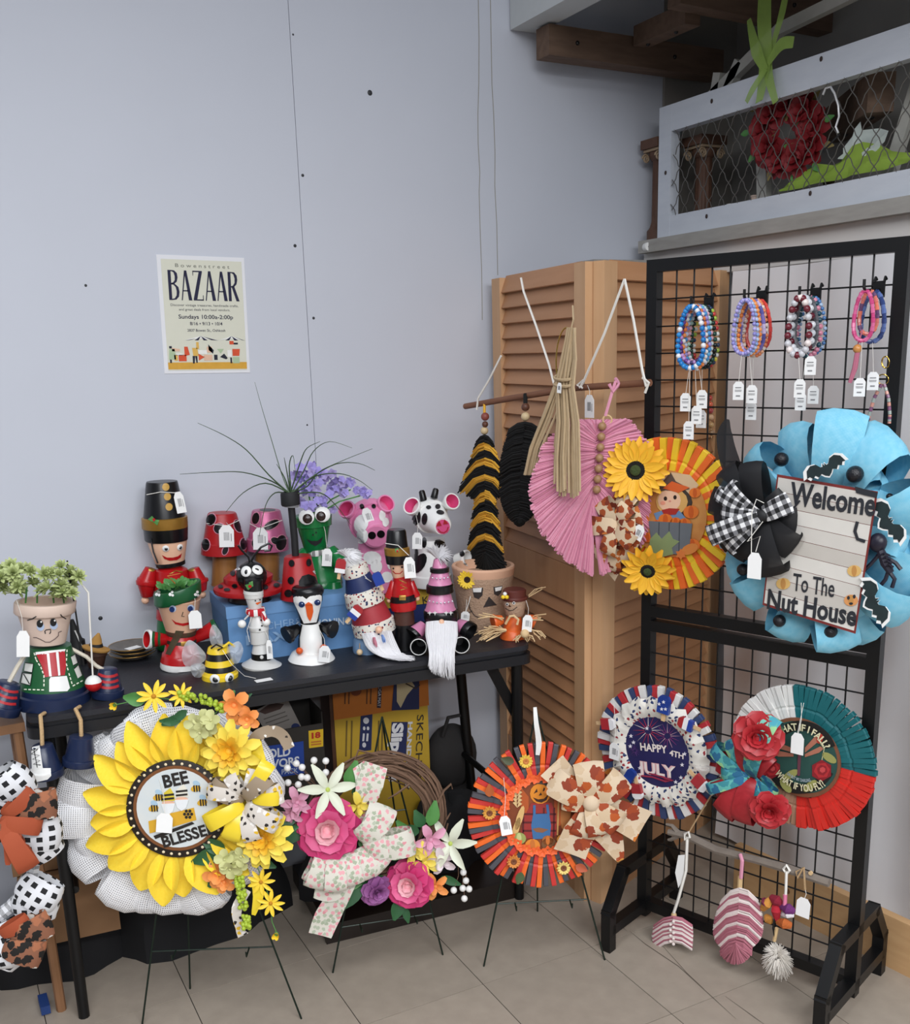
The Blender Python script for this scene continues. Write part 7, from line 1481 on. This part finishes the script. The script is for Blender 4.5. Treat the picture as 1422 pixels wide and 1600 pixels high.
shape(CF,ct,[(400,1168),(474,1158),(476,1208),(400,1220)],pm('#1c3f92'),.0022,.0006,'blue_label'); text_on(CF,ct,'BOLD',(410,1186),(454,1180),14,pm('#d8dce4'),.0032,bold=.03); text_on(CF,ct,'FLAVORS',(398,1204),(468,1194),13,pm('#d8dce4'),.0032,bold=.03); text_on(CF,ct,'PACK',(440,1210),(466,1207),8,pm('#a8b4cc'),.0032,bold=.02)
shape(CF,ct,[(482,1142),(505,1139),(505,1166),(483,1169)],pm('#d8b020'),.0022,.0006,'yellow_sticker'); text_on(CF,ct,'18',(487,1154),(501,1152),9,pm('#b02818'),.0032,bold=.05)
for y in (1159,1163): shape(CF,ct,strokepx([(486,y+.8),(502,y-1)],2),pm('#b86a2a'),.0032,.0005,'printed_text_line')
# printed paper in the carton
AF=Fr((CF.O+Vector((0,.05,0))),CF.M.to_euler().z,.15); pp2=thing('printed_flyer','printed paper flyer leaning inside the dark carton','flyer',AF)
q=[AF.L(x,y) for x,y in ((395,1112),(446,1086),(473,1140),(420,1150))]; MB().prism([(p.x,p.z) for p in q],-.001,.0).build('paper',mat('flyer_paper','#b5aca4',.6,var=.05),pp2,smooth=False)
shape(AF,pp2,[(404,1112),(424,1098),(444,1100),(438,1108),(414,1116)],pm('#5a4038'),.0012,.0004,'printed_photo'); shape(AF,pp2,ell(462,1136,7,6),pm('#2a3a78'),.0012,.0004,'printed_seal')
for k in range(3): shape(AF,pp2,strokepx([(412+k*3,1124+k*6),(446+k*3,1112+k*6)],1.6),pm('#7a726a'),.0012,.0004,'printed_text_line')
# little yellow-and-black sign box behind
# cardboard boxes on the left
card=mat('cardboard','#7c5a3c',.85,c2='#8c6a4a',scale=20)
KF=Fr((on_y(95,1310,.62).x,.50,ZR+.001),math.atan2(dT.y,dT.x)); 
def carton(label,px0,px1,zlo,zhi,Y,m=card,dz=0.,depth=.16):
    f=Fr((on_y(px0,1300,Y).x,Y,dz),math.atan2(dT.y,dT.x)); x1_=f.L(px1,1250).x; t=thing('cardboard_box',label,'box',f,None)
    MB().box((x1_/2,depth/2,zhi/2),(x1_,depth,zhi)).build('box_body',m,t,smooth=False); MB().box((x1_/2,depth/2,zhi+.0015),(x1_-.004,.05,.0008)).build('packing_tape',mat('packing_tape','#9a7a50',.3),t,smooth=False); return f,t
f,t=carton('lower brown cardboard box with white label behind the left table leg',15,165,0,.17,.47,dz=.13)
shape(f,t,[(72,1242),(90,1240),(92,1290),(73,1292)],pm('#b8b4ae'),.0015,.0006,'shipping_label'); 
shape(f,t,[(75,1244),(88,1243),(89,1256),(76,1257)],pm('#6a6660'),.0023,.0004,'label_print')
f,t=carton('upper brown cardboard box stacked in the dark under the table',10,150,0,.11,.49,dz=.305,depth=.14)
P=on_z(-34,1124,.695); st_=thing('wooden_stool','brown wooden stool edge showing left of the black table','stool'); st_.location=(P.x,P.y,0)
wst=mat('stool_wood','#7a5636',.6,c2='#93694a',scale=15); MB().box((0,0,.685),(.17,.15,.02)).build('seat',wst,st_,smooth=False)
for x in (-.07,.07):
    for y in (-.06,.06): MB().tube([(x,y,.675),(x*1.15,y*1.15,0)],.011,8).build('leg',wst,st_)
# black cloth heaps
bcl=mat('black_cloth','#0d0d0f',.9,c2='#17171a',scale=9)
def heap(label,cx_,cy_,rx,ry,hz,z,seed):
    rd=random.Random(seed); nu,nv=26,14; vs=[];uv=[]; ph=[rd.uniform(0,6) for _ in range(6)]
    for j in range(nv):
        t=j/(nv-1)
        for i in range(nu):
            a=2*PI*i/nu; k=1+.10*math.sin(3*a+ph[0])+.07*math.sin(7*a+ph[1]+t*3); s_=math.cos(t*PI/2)**.45
            vs.append((rx*s_*k*math.cos(a),ry*s_*k*math.sin(a),hz*math.sin(t*PI/2)**.8*(1+.06*math.sin(5*a+ph[2])))); uv.append((a,t))
    fs=[(j*nu+i,j*nu+(i+1)%nu,(j+1)*nu+(i+1)%nu,(j+1)*nu+i) for j in range(nv-1) for i in range(nu)]
    o=MB().add(vs,fs,0,None,uv).build('black_cloth',bcl,loc=(cx_,cy_,z)); tag(o,label,'cloth')
heap('black cloth heaped under the table behind the bee wreath',-.52,.60,.23,.125,.205,0,3)
heap('black cloth heaped under the table behind the twig wreath',-.10,.50,.15,.07,.15,ZR,5)
heap('black bundle of cloth beneath the cardboard boxes on the left',-.86,.62,.18,.11,.128,0,6)
heap('black cloth heap at the right table leg by the door',.175,.50,.10,.08,.19,ZR,8)
bg_=Fr((.27,.66,0),0); bgt=thing('grey_bag','dark grey rounded bag against the wall right of the table leg','bag',bg_)
MB().sphere((0,0,.28),.09,(.9,.6,1.1),seg=18,rings=12).build('bag_body',mat('grey_fabric','#2c2a2a',.9),bgt); MB().tube([(-.04,-.03,.36),(-.03,-.05,.42),(.03,-.05,.42),(.04,-.03,.36)],.006,6).build('bag_handle',mat('grey_fabric','#2c2a2a',.9),bgt); MB().box((0,0,.095),(.12,.09,.19)).build('bag_base',mat('grey_fabric','#2c2a2a',.9),bgt,smooth=False)
# ================================================================ loft above the right wall
LX=1.02; LF=Fr((LX,.672,1.7295),-PI/2); S=LF.S
ln=thing('wire_mesh_panel','white painted wooden frame with chain link mesh on the loft edge','mesh panel',LF)
wp_=mat('chippy_white','#c3c9d3',.6,c2='#d6dbe2',scale=12,stretch=(1,4,4)); FH=.352; FL_=1.12
for nm,c_,d_ in (('bottom_rail',(FL_/2,0,.029),(FL_,.03,.058)),('top_rail',(FL_/2,0,FH-.035),(FL_,.03,.07)),('stile',(.027,0,FH/2),(.054,.031,FH)),('stile',(FL_-.03,0,FH/2),(.06,.031,FH))): MB().box(c_,d_).build(nm,wp_,ln,smooth=False)
mm=mat('galvanised_wire','#6f6c68',.45,metal=.6); zlo,zhi=.056,FH-.068; ms_=.05
wv=[]
for s_ in (-1,1):
    i=0; x=-.3
    while x<FL_:
        P=[];n_=14
        for k in range(n_+1):
            z=zlo+(zhi-zlo)*k/n_; xx=x+s_*(z-zlo)*.72+(0 if s_>0 else .28); P.append((xx,-.012+.0025*s_*math.cos(k*PI),z))
        P=[p for p in P if .056<p[0]<FL_-.05]
        if len(P)>1: MB().tube(P,.0013,5).build('mesh_wire',mm,ln)
        x+=ms_
for px,py in ((1112,158),(1283,92),(1104,338),(1266,302),(1040,270)):
    p=LF.L(px,py,.016); MB().sphere(p,.005,(1,.4,1.2),seg=8,rings=5).build('rusty_nail',mat('rusty_nail','#3a2c28',.7),ln)
# columns
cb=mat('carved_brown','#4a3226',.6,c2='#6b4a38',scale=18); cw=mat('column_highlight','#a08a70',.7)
def column(label,x,y,r,z0,z1,cap=True):
    t=thing('carved_column',label,'column'); t.location=(x,y,z0); h=z1-z0; n_=40; rg=[]
    prof=[(r*1.5,0),(r*1.5,h*.10),(r*1.2,h*.13),(r*1.05,h*.17),(r*.95,h*.2),(r*.9,h*.78),(r*1.0,h*.8)]
    vs=[];fs=[]
    for (rr_,z) in prof:
        for j in range(n_): a=2*PI*j/n_; q=rr_*(1-.10*(j%4==0)*(1 if .15*h<z<.79*h else 0)); vs.append((q*math.cos(a),q*math.sin(a),z))
    for k in range(len(prof)-1):
        for j in range(n_): fs.append((k*n_+j,k*n_+(j+1)%n_,(k+1)*n_+(j+1)%n_,(k+1)*n_+j))
    MB().add(vs,fs).build('shaft',cb,t)
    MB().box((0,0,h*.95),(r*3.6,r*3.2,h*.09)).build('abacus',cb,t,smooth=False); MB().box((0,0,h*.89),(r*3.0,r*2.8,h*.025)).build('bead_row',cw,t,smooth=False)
    for s_ in (-1,1):
        for yy in (-1,1):
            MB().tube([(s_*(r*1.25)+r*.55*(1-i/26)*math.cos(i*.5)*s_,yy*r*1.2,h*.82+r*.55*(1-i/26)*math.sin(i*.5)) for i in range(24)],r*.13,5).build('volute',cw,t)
    MB().lathe([(r*1.0,h*.79),(r*1.35,h*.84),(r*1.3,h*.88)],24).build('capital',cb,t)
    return t
column('carved brown column with scroll capital in front of the wall corner',1.045,.715,.024,1.7295,2.01)
column('carved brown column standing just behind the mesh panel',1.11,.60,.026,1.7295,2.0)
# white fretwork behind the top of the panel
fw=thing('fretwork_bracket','chipped white wooden fretwork brackets above the mesh panel','bracket'); fw.location=(1.06,.62,2.05)
chip=mat('chipped_white','#a9a8a0',.75,c2='#c4c2ba',scale=30)
for p,q in (((.01,.04,-.02),(.01,-.34,.14)),((.01,.03,-.05),(.01,.03,.02)),((.01,-.10,.0),(.01,-.12,.09)),((.01,-.13,.0),(.01,-.20,.10)),((.01,.0,-.02),(.01,-.05,.03)),((.01,-.34,.14),(.01,-.62,.16))): MB().bar(p,q,.028,.022,hint=(1,0,0)).build('fret_bar',chip,fw,smooth=False)
fs2=thing('white_fret_post','white turned fret post lying behind the mesh panel','bracket'); fs2.location=(1.12,.36,1.7295)
for p,q,wd in (((0,0,.0),(.0,.02,.26),.035),((.02,-.36,.0),(.02,-.46,.30),.03),((.03,-.38,.02),(.03,-.52,.02),.03)): MB().bar(p,q,wd,.02,hint=(1,0,0)).build('fret_bar',chip,fs2,smooth=False)
# things stored behind the mesh
def lump(label,name,x,y,r,h,m):
    t=thing(name,label,'decoration'); t.location=(x,y,1.7295)
    MB().lathe([(r*.7,0),(r,h*.3),(r*.8,h*.7),(r*.4,h*.85),(r*.5,h)],18).build('body',m,t); MB().lathe([(r*.52,h*.98),(r*.56,h),(r*.5,h*1.03)],18,cap=False).build('rim',m,t)
lump('small white vase behind the mesh beside the column','white_vase',1.12,.49,.03,.075,white); lump('small tan vase behind the mesh','tan_vase',1.12,.40,.025,.085,terr); lump('grey jar behind the mesh below the rose wreath','grey_jar',1.13,.27,.03,.08,mat('grey_glaze','#7a7c80',.3)); lump('dark brown jug behind the mesh below the rose wreath','brown_jug',1.13,.15,.035,.09,brownp)
# red rose wreath
RF=Fr((1.06,.27,1.90),-PI/2+.15); c_=RF.L(1231,207); rw=thing('red_rose_wreath','dark red rose wreath hanging behind the chain link mesh','wreath',RF)
rdm=mat('deep_red_petal','#6e0f16',.6,c2='#931a22',scale=25); RF.S=pxs(RF.M@c_)
MB().tube([c_+Vector((0,.02,0))+dirv(i*PI/12)*38*RF.S for i in range(24)],.01,6,closed=True).build('moss_ring',mat('moss','#3f4a2c',.95),rw)
for i in range(9): a=i*2*PI/9+.2; bloom(RF,rw,1231+38*math.cos(a),207-44*math.sin(a),27,.0+.006*(i%2),[(4,.5,.6,20,rdm,.6,.5,.1),(5,.8,.8,50,rdm,.62,.45,.1),(6,1.05,.95,80,rdm,.64,.42,.15)],rdm,'red_rose',.2)
for i in range(22): a=i*2*PI/22; leafp(RF,rw,1231+(60 if i%2 else 16)*math.cos(a),207-(64 if i%2 else 18)*math.sin(a),-a+PI*0 if 0 else a,17,10,leafd if i%3 else mat('dry_leaf','#8a7a4a',.8),.004)
# green ribbon hanging down to the wreath from the joist
gs=mat('green_tulle','#8fae4e',.7,alpha=.8)
gt=thing('green_ribbon','sheer lime green ribbon tied over the mesh panel top','ribbon',RF)
for pts,wd in (([(1196,-30),(1194,30),(1196,90),(1188,150),(1184,160)],[30,34,30,18,14]),([(1232,-30),(1222,20),(1208,70),(1200,110),(1212,160)],[14,16,12,22,14]),([(1170,30),(1182,80),(1196,110)],[10,26,14]),([(1200,100),(1220,70),(1240,66)],[10,24,20]),([(1196,108),(1176,140),(1166,160)],[12,14,10])): ribbon(RF,gt,pts,[q_*.75 for q_ in wd],gs,.085,'ribbon_strip')
# green and white cloths
def drape(label,name,pts,base,m,Xp):
    t=thing(name,label,'cloth'); o=on_x(*pts[0],Xp); t.location=o; vs=[];uv=[]; nv=6; rd=random.Random(len(pts))
    for i,(x,y) in enumerate(pts):
        top=on_x(x,y,Xp); bot=on_x(x,base(x),Xp); bot.z=max(bot.z,1.7305)
        for j in range(nv):
            u=j/(nv-1); p=top.lerp(bot,u); p.x+=-.035*math.sin(u*PI/2)+.012*math.sin(i*1.7+j); p.z=max(p.z,1.7305); vs.append(p-o); uv.append((i/8,u))
        vs_=None
    n_=len(pts); fs=[(i*nv+j,(i+1)*nv+j,(i+1)*nv+j+1,i*nv+j+1) for i in range(n_-1) for j in range(nv-1)]
    MB().add(vs,fs,0,None,uv).build('cloth',m,t)
drape('lime green cloth heaped behind the mesh at right','green_cloth',[(1236,286),(1250,272),(1268,262),(1282,256),(1300,258),(1318,248),(1336,228),(1352,222),(1372,226),(1392,236),(1412,238),(1440,240)],lambda x:300-(x-1240)*.22,mat('lime_cloth','#86a238',.85,c2='#9ab84a',scale=15),1.09)
drape('white cloth lying on the green cloth behind the mesh','white_cloth',[(1330,236),(1336,208),(1346,190),(1352,204),(1372,200),(1384,204),(1386,222),(1376,230)],lambda x:250,mat('pale_cloth','#c9d2cc',.8),1.12)
hk=thing('s_hook','bent white metal hook on the mesh right of the rose wreath','hook',LF); MB().tube([LF.L(x,y,.03) for x,y in ((1286,148),(1290,138),(1298,136),(1304,146),(1310,165),(1311,182),(1306,198),(1310,208))],1.6*pxs(LF.M@LF.L(1300,160)),6).build('hook_wire',mat('white_metal','#d8d8d8',.3,metal=.3),hk); MB().tube([LF.L(1312,210,.03),LF.L(1300,222,.03),LF.L(1286,236,.03)],1.4*pxs(LF.M@LF.L(1300,160)),6).build('hook_tail',ink,hk)
